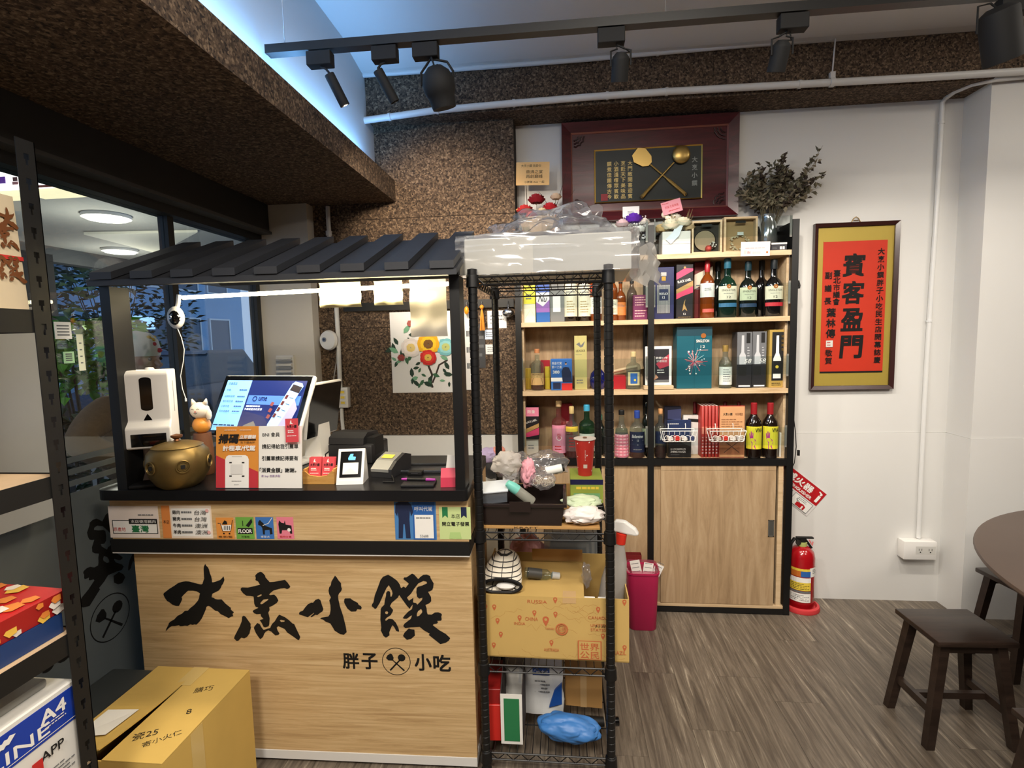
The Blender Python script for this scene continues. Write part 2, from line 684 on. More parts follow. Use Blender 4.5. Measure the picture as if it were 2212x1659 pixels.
wc = struct('wall_cork', MB(mat((40, 30, 22), 0.9, name='cork_joint')).box(-1.42, KY + 0.004, 0.955, -0.243, 3.06, BEAM_Z))
for i, (a, b) in enumerate(((-1.42, -0.97), (-0.97, -0.243))):
    for z0, z1 in ((0.956, 1.56), (1.563, 2.15), (2.153, BEAM_Z)):
        MB(CORK).box(a + 0.0008, KY, z0, b - 0.0008, KY + 0.006, z1).build('cork_panel', wc)
struct('wall_left', MB(WHITE).box(-1.09, -1.2, 2.352, -1.0, 2.86, CEIL_Z + 0.02))
struct('wall_lower', MB(WHITE).box(-1.42, KY - 0.012, 0.0, -0.243, 3.06, 0.953))
MB(WHITE)
struct('wall_column', MB(mat((226, 220, 208), 0.7, var=0.04, scale=4, name='cream_plaster')).box(-1.70, 2.776, 0.0, -1.366, 3.06, 2.236))
bm_ = struct('trim_2', MB(mat((34, 26, 20), 0.9, name='cork_joint')).box(-1.0, 2.756, BEAM_Z + 0.004, 4.2, 3.0, 2.845))
for a, b in ((-1.0, -0.165), (-0.165, 0.745), (0.745, 1.655), (1.655, 2.565), (2.565, 4.2)):
    MB(CORK).box(a + 0.001, 2.75, BEAM_Z, b - 0.001, 2.756, 2.85).box(a + 0.001, 2.756, BEAM_Z, b - 0.001, 2.953, BEAM_Z + 0.005).build('cork_panel', bm_)
sf = struct('ceiling_soffit', MB(mat((34, 26, 20), 0.9, name='cork_joint')).box(-1.70, -1.2, 2.243, -0.90, 2.85, 2.345))
for a, b in ((-1.2, -0.3), (-0.3, 0.61), (0.61, 1.52), (1.52, 2.43), (2.43, 2.85)):
    MB(CORK).box(-1.70, a + 0.001, 2.237, -0.893, b - 0.001, 2.244).box(-0.90, a + 0.001, 2.244, -0.893, b - 0.001, 2.351).build('cork_panel', sf)
sb = MB(mat((40, 40, 40), 0.5, var=0.1, name='dark_steel'))
sb.box(-1.70, -1.2, 2.092, -1.58, 2.77, 2.236)
sb.box(-1.70, -1.2, 2.078, -1.566, 2.77, 2.092, mat((70, 70, 68), 0.5, var=0.1, name='steel_flange'))
struct('trim_3', sb)

# shopfront: header, mullions, panes, frosted band with the shop's name seen from behind
win = struct('window_1', MB(mat((26, 27, 27), 0.5, name='dark_aluminium')).box(-1.72, -1.2, 2.04, -1.63, 2.776, 2.078).box(-1.72, -1.2, 0.0, -1.63, 2.776, 0.14))
FR = mat((30, 31, 31), 0.5, name='dark_aluminium')
for y0, y1 in ((-1.2, -1.15), (0.90, 0.95), (2.12, 2.155), (2.74, 2.776)):
    MB(FR).box(-1.705, y0, 0.14, -1.66, y1, 2.04).build('mullion', win)
for y0, y1 in ((-1.15, 0.90), (0.95, 2.12), (2.155, 2.74)):
    MB(GLASS).box(GX - 0.004, y0, 0.14, GX, y1, 2.04).build('glass_pane', win)
    fm = MB(FROST).box(GX + 0.001, y0, 0.14, GX + 0.0018, y1, 1.0)
    for k in range(3):
        fm.box(GX + 0.001, y0, 1.022 + 0.04 * k, GX + 0.0018, y1, 1.042 + 0.04 * k)
    tag(fm.build('frosted_film', win), 'frosted privacy film on the lower glass')

# ---- the brush lettering of the shop sign, outlines in px of the photograph
def zo(x0, y0, s, pts):
    return [(x0 + a / s, y0 + b / s) for a, b in pts]


CH1 = [zo(340, 1210, 10.367, [(1075, 80), (1100, 125), (1135, 155), (1160, 205), (1180, 290), (1210, 360), (1225, 440), (1228, 492), (1260, 492), (1330, 470), (1410, 440), (1450, 400), (1485, 360), (1492, 385), (1505, 440), (1480, 510), (1440, 570), (1425, 615), (1380, 675), (1330, 700), (1235, 748), (1218, 825), (1265, 840), (1300, 865), (1360, 878), (1440, 873), (1480, 915), (1530, 970), (1600, 1025), (1650, 1065), (1648, 1100), (1690, 1140), (1720, 1160), (1685, 1200), (1705, 1250), (1660, 1260), (1600, 1295), (1530, 1255), (1420, 1205), (1360, 1140), (1295, 1125), (1180, 1030), (1140, 1018), (1105, 1040), (1085, 1110), (1050, 1190), (1000, 1300), (950, 1370), (880, 1440), (830, 1432), (795, 1445), (745, 1430), (680, 1468), (620, 1460), (560, 1475), (510, 1475), (490, 1450), (400, 1470), (330, 1470), (280, 1500), (190, 1590), (205, 1530), (250, 1450), (260, 1410), (300, 1370), (380, 1325), (455, 1245), (560, 1190), (620, 1130), (690, 1125), (740, 1070), (830, 1000), (910, 905), (935, 850), (945, 790), (958, 740), (890, 695), (800, 680), (690, 680), (650, 715), (580, 785), (545, 830), (562, 865), (530, 945), (488, 1020), (420, 1020), (340, 990), (270, 935), (225, 910), (180, 850), (138, 765), (150, 735), (270, 640), (400, 560), (460, 515), (560, 480), (640, 468), (720, 475), (830, 505), (930, 530), (985, 540), (1015, 525), (1030, 470), (1052, 410), (1045, 300), (1040, 200), (1045, 140)])]
CH2 = [zo(500, 1230, 10.369, p) for p in (
    [(650, 50), (690, 62), (755, 130), (765, 175), (800, 215), (860, 280), (950, 275), (1200, 230), (1260, 290), (1322, 380), (1300, 415), (1250, 437), (1190, 415), (1100, 425), (950, 465), (890, 510), (845, 560), (870, 572), (960, 560), (1010, 605), (1055, 690), (1020, 745), (930, 805), (850, 840), (858, 905), (828, 965), (860, 1090), (850, 1230), (835, 1270), (760, 1292), (720, 1280), (690, 1210), (635, 1130), (720, 1105), (665, 1045), (655, 990), (570, 1000), (510, 975), (478, 935), (495, 910), (610, 855), (545, 830), (515, 770), (500, 605), (420, 590), (340, 585), (270, 535), (210, 460), (215, 415), (245, 400), (370, 405), (520, 370), (645, 340), (600, 265), (540, 235), (548, 190), (535, 130), (590, 75)],
    [(575, 600), (600, 580), (670, 550), (685, 570), (660, 595), (600, 615)],
    [(650, 745), (720, 670), (830, 655), (825, 680), (760, 725), (690, 775), (655, 775)],
    [(280, 1032), (320, 1055), (380, 1140), (435, 1215), (430, 1265), (442, 1305), (420, 1370), (410, 1430), (350, 1510), (290, 1540), (225, 1522), (160, 1590), (120, 1598), (60, 1540), (80, 1480), (190, 1270), (235, 1150), (243, 1055)],
    [(585, 1195), (640, 1225), (680, 1300), (725, 1352), (800, 1325), (870, 1310), (890, 1260), (910, 1220), (980, 1150), (1030, 1060), (1075, 1010), (1200, 1065), (1290, 1130), (1370, 1205), (1410, 1220), (1440, 1290), (1545, 1510), (1520, 1575), (1490, 1575), (1380, 1495), (1255, 1410), (1195, 1330), (1120, 1295), (1050, 1268), (1015, 1300), (1040, 1370), (1080, 1430), (1065, 1455), (990, 1475), (940, 1435), (900, 1390), (830, 1360), (770, 1390), (735, 1440), (710, 1510), (650, 1558), (610, 1510), (550, 1420), (505, 1310), (520, 1270)],
    [(1085, 1140), (1110, 1122), (1195, 1140), (1190, 1165), (1120, 1175)])]
CH3 = [zo(640, 1230, 10.369, p) for p in (
    [(870, 135), (905, 170), (950, 240), (1005, 305), (1008, 380), (1025, 430), (1010, 480), (960, 535), (940, 590), (945, 660), (980, 820), (1050, 1030), (1110, 1270), (1132, 1400), (1070, 1458), (985, 1445), (860, 1365), (815, 1285), (765, 1205), (650, 1160), (605, 1120), (535, 1100), (570, 1075), (720, 1050), (755, 1000), (772, 900), (768, 800), (742, 690), (780, 625), (740, 550), (725, 470), (740, 400), (775, 350), (790, 270), (830, 200)],
    [(500, 653), (545, 685), (580, 800), (610, 885), (590, 935), (540, 965), (470, 1020), (435, 1010), (340, 1068), (322, 1055), (405, 975), (390, 970), (260, 1068), (180, 1040), (70, 1005), (65, 975), (85, 945), (150, 920), (200, 850), (260, 780), (340, 738), (380, 742), (430, 680)],
    [(1100, 645), (1215, 643), (1260, 680), (1380, 745), (1400, 790), (1450, 815), (1470, 855), (1450, 895), (1370, 885), (1340, 935), (1235, 940), (1150, 875), (1100, 790), (1072, 725), (1080, 660)])]
CH4 = [zo(795, 1230, 9.758, p) for p in (
    [(425, 108), (500, 150), (610, 230), (670, 310), (690, 375), (705, 390), (750, 358), (795, 385), (860, 300), (840, 275), (745, 200), (765, 165), (810, 165), (930, 85), (975, 105), (1060, 200), (1110, 150), (1170, 110), (1240, 105), (1310, 135), (1320, 180), (1385, 290), (1375, 380), (1355, 430), (1310, 455), (1265, 465), (1290, 510), (1330, 580), (1335, 665), (1290, 710), (1212, 745), (1235, 810), (1245, 900), (1260, 945), (1340, 950), (1410, 905), (1480, 900), (1545, 925), (1560, 955), (1545, 990), (1555, 1050), (1540, 1075), (1460, 1080), (1475, 1115), (1455, 1135), (1380, 1150), (1370, 1175), (1500, 1275), (1640, 1355), (1735, 1445), (1700, 1500), (1640, 1540), (1525, 1570), (1280, 1375), (1305, 1350), (1180, 1280), (1090, 1205), (900, 1215), (790, 1235), (742, 1190), (770, 1140), (840, 1085), (900, 1040), (930, 965), (900, 975), (820, 1035), (760, 1035), (735, 1020), (770, 970), (850, 885), (930, 830), (945, 735), (910, 775), (878, 828), (820, 760), (658, 535), (630, 590), (500, 700), (465, 770), (530, 850), (520, 890), (480, 960), (400, 1010), (365, 1050), (375, 1083), (440, 1035), (520, 1045), (590, 1120), (640, 1225), (658, 1290), (645, 1312), (590, 1285), (560, 1220), (520, 1170), (495, 1210), (450, 1320), (455, 1385), (380, 1435), (330, 1400), (270, 1280), (282, 1220), (262, 1050), (270, 830), (290, 795), (345, 740), (355, 650), (380, 560), (385, 490), (410, 455), (450, 452), (470, 480), (475, 570), (500, 570), (518, 500), (505, 440), (440, 328), (390, 390), (330, 520), (250, 700), (180, 815), (150, 830), (80, 770), (85, 735), (115, 690), (145, 540), (200, 400), (265, 220), (320, 150)],
    [(360, 905), (375, 880), (410, 880), (430, 905), (410, 938), (375, 935)],
    [(1030, 930), (1060, 870), (1120, 828), (1145, 870), (1140, 910), (1080, 975), (1030, 985)],
    [(1170, 238), (1235, 255), (1245, 290), (1150, 335), (1060, 360), (1025, 390), (1020, 480), (1035, 570), (1080, 612), (1150, 590), (1140, 640), (1040, 740), (1015, 705), (950, 690), (958, 595), (865, 655), (820, 590), (905, 510), (980, 395), (1060, 290)],
    [(860, 1240), (905, 1255), (980, 1265), (990, 1390), (910, 1460), (820, 1480), (738, 1400), (770, 1330)])]

BA = R_(1.07)
BO = Vector((-0.715, 1.658, 0))


def bl(x, y, v=None, z=None):
    """Pixel to booth coordinates (u along the front, v in depth, z up) on a plane of the booth."""
    d = CR * ((x - 1106) / FPX) + CD * ((y - 829.5) / FPX) + CF
    rot = Matrix.Rotation(-BA, 3, 'Z')
    d, c = rot @ d, rot @ (Vector((0, 0, CAM_H)) - BO)
    t = (v - c.y) / d.y if v is not None else (z - c.z) / d.z
    return c + d * t


SIGN = []
for ch in (CH1, CH2, CH3, CH4):
    SIGN.append([[(bl(px, py, v=0).x, bl(px, py, v=0).z) for px, py in poly] for poly in ch])


def emblem(mb, cx, cz, R, P, m):
    """Ring with crossed spatula and ladle; P maps (a, b) to a 3D point."""
    n = 40
    pts, fs = [], []
    for i in range(n):
        t = 2 * math.pi * i / n
        for q in (R, R * 0.955):
            pts.append(P(cx + q * math.cos(t), cz + q * math.sin(t)))
    mb.add(pts, [(2 * i, 2 * ((i + 1) % n), 2 * ((i + 1) % n) + 1, 2 * i + 1) for i in range(n)], m)
    def sh(ps):
        mb.add([P(cx + a * R, cz + b * R) for a, b in ps], [tuple(range(len(ps)))], m)
    sh([(-0.72, 0.22), (-0.62, 0.42), (-0.40, 0.57), (-0.28, 0.52), (-0.18, 0.28), (-0.2, 0.14), (-0.3, 0.06), (-0.55, 0.06)])
    c0 = (0.38, 0.28)
    sh([(c0[0] + 0.27 * math.cos(i * 0.524), c0[1] + 0.26 * math.sin(i * 0.524)) for i in range(12)])
    sh([(-0.27, 0.16), (-0.2, 0.09), (0.58, -0.62), (0.5, -0.7), (-0.3, 0.09)])
    sh([(0.24, 0.16), (0.3, 0.09), (-0.42, -0.70), (-0.5, -0.62), (-0.02, -0.1)])


# lettering on the frosted band, reversed because it is read from the street
fl_ = MB(BLACKM)
def gp(a, b):
    return (GX + 0.0026, a, b)
for k, (ch, y0) in enumerate(zip((SIGN[3], SIGN[2], SIGN[1]), (1.57, 1.84, 2.18))):
    xs = [p[0] for q in ch for p in q]
    zs = [p[1] for q in ch for p in q]
    vs, fs = fill(ch)
    s = 0.30 / (max(zs) - min(zs)) * (0.85 if k == 1 else 1)
    fl_.add([gp(y0 + (max(xs) - a) * s, 0.585 + (b - min(zs)) * s) for a, b in vs], fs)
emblem(fl_, 1.69, 0.50, 0.085, gp, BLACKM)
for body, y, z, h in (('SU', 1.43, 0.45, 0.07),):
    vs, fs, a, b, c, d = glyphs(body, 0.02)
    fl_.add([gp(y + (p - a) * h / (d - b), z + (q - b) * h / (d - b)) for p, q in vs], fs)
tag(fl_.build('lettering', win), 'black brush characters reversed on the frosted glass')

# papers taped on the glass
for i, (r, lab, c) in enumerate((((116, 695, 156, 732), 'small white notice with a round stamp taped on the shop window', (236, 238, 236)),
                                 ((164, 722, 186, 800), 'tall narrow row of pale slips taped on the shop window', (220, 226, 206)),
                                 ((136, 760, 162, 784), 'little green slip taped on the shop window', (170, 214, 170)))):
    a, b = at(r[0], r[1], X=GX + 0.003), at(r[2], r[3], X=GX + 0.003)
    o = MB(mat(c, 0.8, name='paper')).box(GX + 0.0022, a.y, b.z, GX + 0.003, b.y, a.z).build('paper_notice')
    tag(o, lab, 'notice', 'papers taped on the shop window')
    pr = MB(mat((90, 96, 100), 0.8, name='print_grey'))
    for k in range(4):
        z = b.z + (a.z - b.z) * (0.2 + 0.18 * k)
        pr.box(GX + 0.0031, a.y + 0.008, z, GX + 0.0033, b.y - 0.008, z + 0.004)
    pr.build('printed_lines', o)

# dark bench ledge below the window
bn = thing('window_bench', 'dark grey padded bench along the foot of the shop window', 'bench', (-1.53, 1.32, 0))
MB(mat((30, 32, 32), 0.6, name='bench_base')).box(-0.06, -0.29, 0, 0.08, 0.25, 0.30).build('base', bn)
MB(mat((54, 58, 58), 0.5, var=0.1, name='bench_pad')).rbox(-0.064, -0.30, 0.30, 0.115, 0.28, 0.37, 0.015, seg=3).build('seat_pad', bn)

# white panel and a notice at the near end of the shopfront
pn = MB(mat((146, 148, 148), 0.35, var=0.04, name='steel_panel')).box(-1.62, 0.60, 0.97, -1.60, 1.47, 1.62)
tag(pn.build('steel_door_panel'), 'pale grey steel panel hung on the shop window behind the storage rack', 'panel')
nt_ = MB(mat((232, 226, 196), 0.8, name='cream_paper')).box(-1.599, 1.0, 1.16, -1.5985, 1.262, 1.46).build('paper_notice')
tag(nt_, 'cream sheet with ruled frame stuck on the grey steel panel', 'notice')
fr_ = MB(mat((96, 88, 60), 0.8, name='print_brown'))
for z0, z1 in ((1.175, 1.295), (1.31, 1.45)):
    for a in ((1.01, z0, 1.252, z0 + 0.003), (1.01, z1 - 0.003, 1.252, z1), (1.249, z0, 1.252, z1)):
        fr_.box(-1.5984, a[0], a[1], -1.5982, a[2], a[3])
fr_.build('ruled_frame', nt_)

# ================================================================== THE STREET BEYOND THE GLASS
struct('pavement_floor', MB(mat((96, 98, 100), 0.8, var=0.12, scale=5, name='street_paving')).box(-14, -3, -0.16, -1.74, 16, -0.06))
struct('ceiling_arcade', MB(mat((150, 152, 150), 0.8, var=0.04, name='arcade_ceiling')).box(-5.4, 1.2, 2.56, -1.74, 12.0, 2.66).box(-5.55, 1.2, 2.40, -5.4, 12, 2.66, mat((60, 62, 64), 0.7, name='arcade_edge')))
struct('trim_4', MB(mat((232, 230, 214), 0.7, name='white_soffit')).prism([(-4.45, 4.6), (-3.4, 4.72), (-4.63, 5.72)], 2.535, 2.558, plane='xy'))
for p, lab in (((-3.70, 4.05), 'round ceiling light of the arcade, the nearer and brighter one'), ((-4.90, 5.50), 'round ceiling light of the arcade, the farther one')):
    t = thing('arcade_light', lab, 'ceiling light', (p[0], p[1], 2.52), group='round lights in the arcade ceiling')
    MB(WPLAST).cyl((0, 0, 0.012), (0, 0, 0.039), 0.17, n=24).build('rim', t)
    MB(mat((255, 244, 220), 0.5, var=0, emit=14, name='lamp_glow')).cyl((0, 0, 0), (0, 0, 0.0115), 0.14, n=24).build('diffuser', t)
    l_ = bpy.data.lights.new('arcade_lamp', 'POINT')
    l_.energy, l_.color, l_.shadow_soft_size = 22, (1.0, 0.92, 0.78), 0.12
    lo_ = bpy.data.objects.new('arcade_lamp', l_)
    COL.objects.link(lo_)
    lo_.location = (p[0], p[1], 2.1)
# lit menu boxes added outside in place of reflections in the glass
LBW = mat((250, 240, 235), 0.5, var=0, emit=1.6, name='lightbox_white')
for (y0, y1, lab, food) in ((-2.78, -2.20, 'lit menu box with a red dish name standing in for a window reflection', False), (-3.42, -2.83, 'lit picture box with purple and brown food standing in for a window reflection', True)):
    t = thing('reflected_menu_box', lab, 'sign', ((y0 + y1) / 2, 2.62, at(130, 428, Y=2.6).z), R_(-90))
    w = (y1 - y0) / 2
    MB(LBW).box(0.002, -w, 0.05, 0.05, w, 0.32).build('lit_face', t)
    MB(mat((255, 238, 190), 0.6, var=0, emit=1.2, name='lightbox_glow')).box(-0.04, -w, 0.016, 0.045, w, 0.046).build('lit_rail', t)
    MB(BLACK).box(-0.06, -w, 0.046, 0.0, w, 0.336).build('housing', t)
    p = MB(mat((150, 40, 50), 0.5, var=0, emit=0.5, name='menu_red'))
    if food:
        for k in range(46):
            q = Vector((0.0505, random.uniform(-w + 0.02, w - 0.02), random.uniform(0.06, 0.31)))
            c = random.choice([(110, 60, 160), (160, 110, 110), (210, 190, 200), (90, 60, 60)])
            p.box(q.x, q.y, q.z, q.x + 0.0006 * (k % 5 + 1), q.y + random.uniform(0.02, 0.06), q.z + random.uniform(0.01, 0.04), mat(c, 0.5, var=0, emit=0.5, name='food_print'))
    else:
        p.box(0.0505, -w + 0.06, 0.075, 0.051, 0.0, 0.14)
        p.box(0.0505, -w, 0.05, 0.0508, w, 0.062, mat((120, 60, 50), 0.5, var=0, emit=0.4, name='menu_brown'))
        vs, fs, a, b, c, d = glyphs('蔥爆牛肉', 0.01)
        s = 0.045 / (d - b)
        p.add([(0.0516, -w + 0.075 + (q - a) * s, 0.084 + (e - b) * s) for q, e in vs], fs, mat((255, 240, 230), 0.5, var=0, emit=1.5, name='menu_white'))
    p.build('printed_picture', t)

# building across the street
bd = thing('street_building', 'pale blue dusk-lit building across the street behind the trees', 'building', (-11.5, 11.0, -0.06))
MB(mat((120, 160, 196), 0.8, var=0.08, scale=1.5, name='facade')).box(-0.3, -7, 0, 0, 7, 8).build('facade', bd)
GW = mat((60, 86, 110), 0.25, var=0.05, name='dark_window')
for k in range(9):
    for z in (1.0, 3.2, 5.4):
        y = -6.4 + 1.45 * k
        w_ = MB(GW).box(0.001, y, z, 0.03, y + 0.95, z + 1.3).build('window', bd)
        fm = MB(mat((190, 204, 214), 0.6, name='window_frame'))
        for a in ((y - 0.05, z - 0.05, y, z + 1.35), (y + 0.95, z - 0.05, y + 1.0, z + 1.35), (y, z - 0.05, y + 0.95, z), (y, z + 1.3, y + 0.95, z + 1.35)):
            fm.box(0.001, a[0], a[1], 0.05, a[2], a[3])
        fm.build('frame', w_)
sg = MB(mat((150, 190, 240), 0.5, var=0, emit=1.4, name='shop_glow')).box(-11.15, 11.8, 1.9, -11.1, 13.4, 2.25)
tag(sg.build('shop_sign'), 'bluish lit shop sign across the street', 'sign')

# parked car
cr = thing('parked_car', 'dark blue car parked by the kerb across the arcade', 'car', (-6.9, 9.3, -0.06), R_(4))
CB = mat((52, 66, 92), 0.25, var=0.02, coat=0.6, name='car_paint')
body = [(-2.1, 0.28), (2.1, 0.28), (2.15, 0.62), (1.95, 0.78), (1.1, 0.86), (-1.7, 0.86), (-2.1, 0.75)]
MB(CB).prism([(a, b) for a, b in body], -0.86, 0.86, plane='yz').build('body', cr)
MB(GW).prism([(-1.35, 0.86), (0.95, 0.86), (0.35, 1.36), (-0.85, 1.38)], -0.74, 0.74, plane='yz').build('windows', cr)
MB(CB).prism([(-0.9, 1.37), (0.4, 1.355), (0.3, 1.42), (-0.8, 1.43)], -0.72, 0.72, plane='yz').build('roof', cr)
for yy in (-1.35, 1.35):
    for xx in (-0.88, 0.72):
        MB(BLACKM).cyl((xx, yy, 0.32), (xx + 0.16, yy, 0.32), 0.32, n=20).cyl((xx - 0.005, yy, 0.32), (xx + 0.165, yy, 0.32), 0.18, m=CHROME, n=16).build('wheel', cr)


# planting outside
def leaf(mb, p, d, L, W, m):
    d = d.normalized()
    s = d.cross(Vector((0, 0, 1)))
    s = s.normalized() if s.length > 0.05 else Vector((1, 0, 0))
    up = s.cross(d) * W * 0.35
    e = p + d * L
    q = p + d * L * 0.5
    mb.add([p, q + s * W / 2 + up, e, q - s * W / 2 + up, q - up * 0.3], [(0, 1, 4), (1, 2, 4), (2, 3, 4), (3, 0, 4)], m)


def shrub(name, label, c, rad, h, n, cols, L, seed, trunk=0.25):
    rg = random.Random(seed)
    t = thing(name, label, 'plant', c)
    st = MB(mat((70, 56, 40), 0.8, name='bark'))
    lf = MB()
    ms = [mat(q, 0.5, name='leaf') for q in cols]
    for k in range(7):
        a, b = rg.uniform(0, 6.28), rg.uniform(0.2, 0.7) * rad
        st.tube([(0.02 * math.cos(a), 0.02 * math.sin(a), 0), (b * 0.5 * math.cos(a), b * 0.5 * math.sin(a), h * 0.5), (b * math.cos(a), b * math.sin(a), h * 0.85)], [0.018, 0.012, 0.005], n=6)
    for k in range(n):
        a, z = rg.uniform(0, 6.28), rg.uniform(trunk, 1.0)
        r = rad * math.sqrt(rg.random()) * (1.15 - 0.5 * abs(z - 0.6))
        p = Vector((r * math.cos(a), r * math.sin(a), z * h))
        d = Vector((math.cos(a + rg.uniform(-1, 1)), math.sin(a + rg.uniform(-1, 1)), rg.uniform(-0.6, 0.5)))
        leaf(lf, p, d, L * rg.uniform(0.6, 1.2), L * 0.5, ms[int(rg.random() * len(ms))])
    st.build('stems', t)
    o = lf.build('foliage', t)
    o['kind'] = 'stuff'
    return t


shrub('leafy_shrub', 'bright green broad-leaved shrub just outside the shop window', (-3.30, 3.30, -0.06), 0.36, 1.72, 800, [(96, 160, 40), (128, 190, 60), (70, 120, 34)], 0.12, 2, 0.72)
shrub('dense_shrub', 'dark green shrub filling the planter below the bright leaves', (-2.80, 2.42, -0.06), 0.36, 1.22, 900, [(34, 56, 30), (52, 76, 40), (24, 40, 26)], 0.09, 5, 0.2)
shrub('street_tree', 'thin street tree with sparse leaves against the blue building', (-6.9, 5.4, -0.06), 1.1, 4.0, 1100, [(50, 74, 60), (70, 96, 70), (36, 54, 46)], 0.2, 9, 0.5)
shrub('street_tree', 'darker street tree standing farther right by the parked car', (-9.6, 10.4, -0.06), 1.4, 3.8, 1100, [(40, 62, 52), (60, 84, 64), (30, 46, 40)], 0.2, 12, 0.35)
pl = MB(mat((44, 40, 38), 0.8, name='dark_render')).box(-5.4, 4.4, -0.06, -5.0, 4.8, 2.40)
tag(pl.build('arcade_pillar'), 'dark square pillar holding up the arcade outside', 'pillar')

# ================================================================== THE ORDER BOOTH
booth = thing('order_booth', 'roofed wooden order booth with black counter top and brush lettering', 'booth', BO, BA)
B = lambda mb, n, lab=None: tag(mb.build(n, booth), lab)
BW0, BW1, CT = -0.80, 0.400, 1.012
B(MB(OAK_X).box(BW0 + 0.004, 0.021, 0.05, BW1 - 0.004, 0.42, 0.95), 'carcass')
B(MB(OAK_X).box(BW0, 0.0, 0.046, BW1, 0.02, 0.781), 'sign_panel')
B(MB(WHITE).box(BW0, -0.003, 0.014, BW1, 0.42, 0.0455), 'plinth')
B(MB(BLACKM).box(BW0 + 0.01, 0.012, 0.0, BW1 - 0.01, 0.41, 0.0138), 'toe_kick')
B(MB(BLACKM).box(-0.85, -0.036, 0.787, 0.402, 0.42, 0.8315), 'black_band')
B(MB(WHITE).box(-0.848, -0.034, 0.7815, 0.401, 0.42, 0.7868), 'white_edge')
B(MB(OAK_X).box(-0.846, -0.03, 0.832, 0.400, 0.42, 0.9765), 'apron')
pts = []
for cx, cy, a0 in ((0.388, 0.42, 0), (-0.84, 0.42, 90), (-0.835, -0.025, 180), (0.388, -0.045, 270)):
    r = 0.035 if a0 == 180 else 0.015
    pts += [(cx + r * math.cos(R_(a0 + 15 * i)), cy + r * math.sin(R_(a0 + 15 * i))) for i in range(7)]
B(MB(mat((20, 20, 22), 0.28, var=0.1, name='black_laminate')).prism(pts, 0.977, CT, plane='xy'), 'countertop')
lt = MB(BLACKM)
for ch in SIGN:
    vs, fs = fill(ch)
    lt.add([(a, -0.0012, b) for a, b in vs], fs)
B(lt, 'brush_lettering', 'four large black brush characters')
sm = MB(BLACKM)
Ls = Print(1, 1, -0.0006, step=0.0001)
for body, px, py, hh, ww in (('胖', 758, 1427, 33, 34), ('子', 798.5, 1428, 33, 33), ('小', 914, 1430.5, 34, 35), ('吃', 955, 1432, 34, 36)):
    c = bl(px, py, v=0)
    s = abs(bl(px, py + hh, v=0).z - c.z)
    Ls.text(body, c.x + 0.5, c.z, s, BLACKM, w=abs(bl(px + ww, py, v=0).x - c.x), bold=0.022)
Ls.build('small_lettering', booth)
em = MB(BLACKM)
c = bl(856.3, 1428.5, v=0)
emblem(em, c.x, c.z, 0.050, lambda a, b: (a, -0.0010, b), BLACKM)
B(em, 'round_emblem', 'ring with crossed spatula and ladle')
# posts, fascia, roof
for u0, u1 in ((-0.792, -0.757), (0.366, 0.397)):
    B(MB(BLACK).box(u0, -0.05, CT, u1, 0.03, 1.690), 'post')
B(MB(BLACK).box(-0.792, -0.075, 1.690, 0.40, -0.045, 1.716), 'fascia')
ev, rv, ez, rz_ = -0.125, 0.30, 1.702, 1.866
dk = MB(ROOFM)
dk.prism([(ev, ez), (rv, rz_), (rv + 0.25, ez + 0.06), (rv + 0.25, ez + 0.045), (rv, rz_ - 0.016), (ev, ez - 0.018)], bl(186, 605, v=ev).x, 0.404, plane='yz')
B(dk, 'roof_deck')
sl = (rz_ - ez) / (rv - ev)
for px in (196, 283, 370, 460, 550, 642, 736, 831, 928):
    yy = 594 - (px - 196) * 39 / 732
    u = bl(px, yy, v=ev).x
    B(MB(ROOFM).prism([(ev - 0.006, ez + 0.001), (rv + 0.004, rz_ + 0.003), (rv + 0.004, rz_ + 0.025), (ev - 0.006, ez + 0.023)], u, min(u + 0.072, 0.403), plane='yz'), 'roof_panel')
# lamp strip under the roof
pL, pR = bl(395, 643, v=0.20), bl(968, 613, v=0.06)
LEDM = mat((255, 236, 190), 0.5, var=0, emit=22, name='led_glow')
ld = MB(LEDM).tube([pL, pR], 0.007, n=8)
B(ld, 'led_strip', 'glowing warm light strip under the booth roof')
a = BO + Matrix.Rotation(BA, 3, 'Z') @ ((pL + pR) / 2)
area('booth_strip_light', (a.x, a.y, a.z - 0.012), (R_(8), 0, BA), 0.86, 0.03, 7.5, (1.0, 0.84, 0.58))

# stickers on the apron
def sticker(r, lab, c, art):
    v = -0.0302
    p0, p1 = bl(r[0], r[1], v=v), bl(r[2], r[3], v=v)
    w, h = p1.x - p0.x, p0.z - p1.z
    o = MB(mat(c, 0.6, var=0.02, name='sticker')).box(-w / 2, -0.0006, 0, w / 2, 0, h).build('sticker', booth, ((p0.x + p1.x) / 2, v - 0.0002, p1.z))
    tag(o, lab)
    P = Print(w, h, -0.0006, step=0.0002)
    art(P)
    P.build('sticker_print', o)


K = mat((12, 11, 11), 0.7, var=0, name='ink_black')
KW = mat((245, 243, 238), 0.7, var=0, name='ink_white')
KR = mat((200, 40, 36), 0.7, var=0, name='ink_red')
KG = mat((30, 120, 70), 0.7, var=0, name='ink_green')
KO = mat((226, 140, 70), 0.7, var=0, name='ink_orange')
KP = mat((232, 176, 172), 0.7, var=0, name='ink_pink')
KB = mat((40, 96, 170), 0.7, var=0, name='ink_blue')
KN = mat((20, 34, 70), 0.7, var=0, name='ink_navy')
KY_ = mat((236, 206, 70), 0.7, var=0, name='ink_yellow')
KGR = mat((110, 112, 114), 0.7, var=0, name='ink_grey')


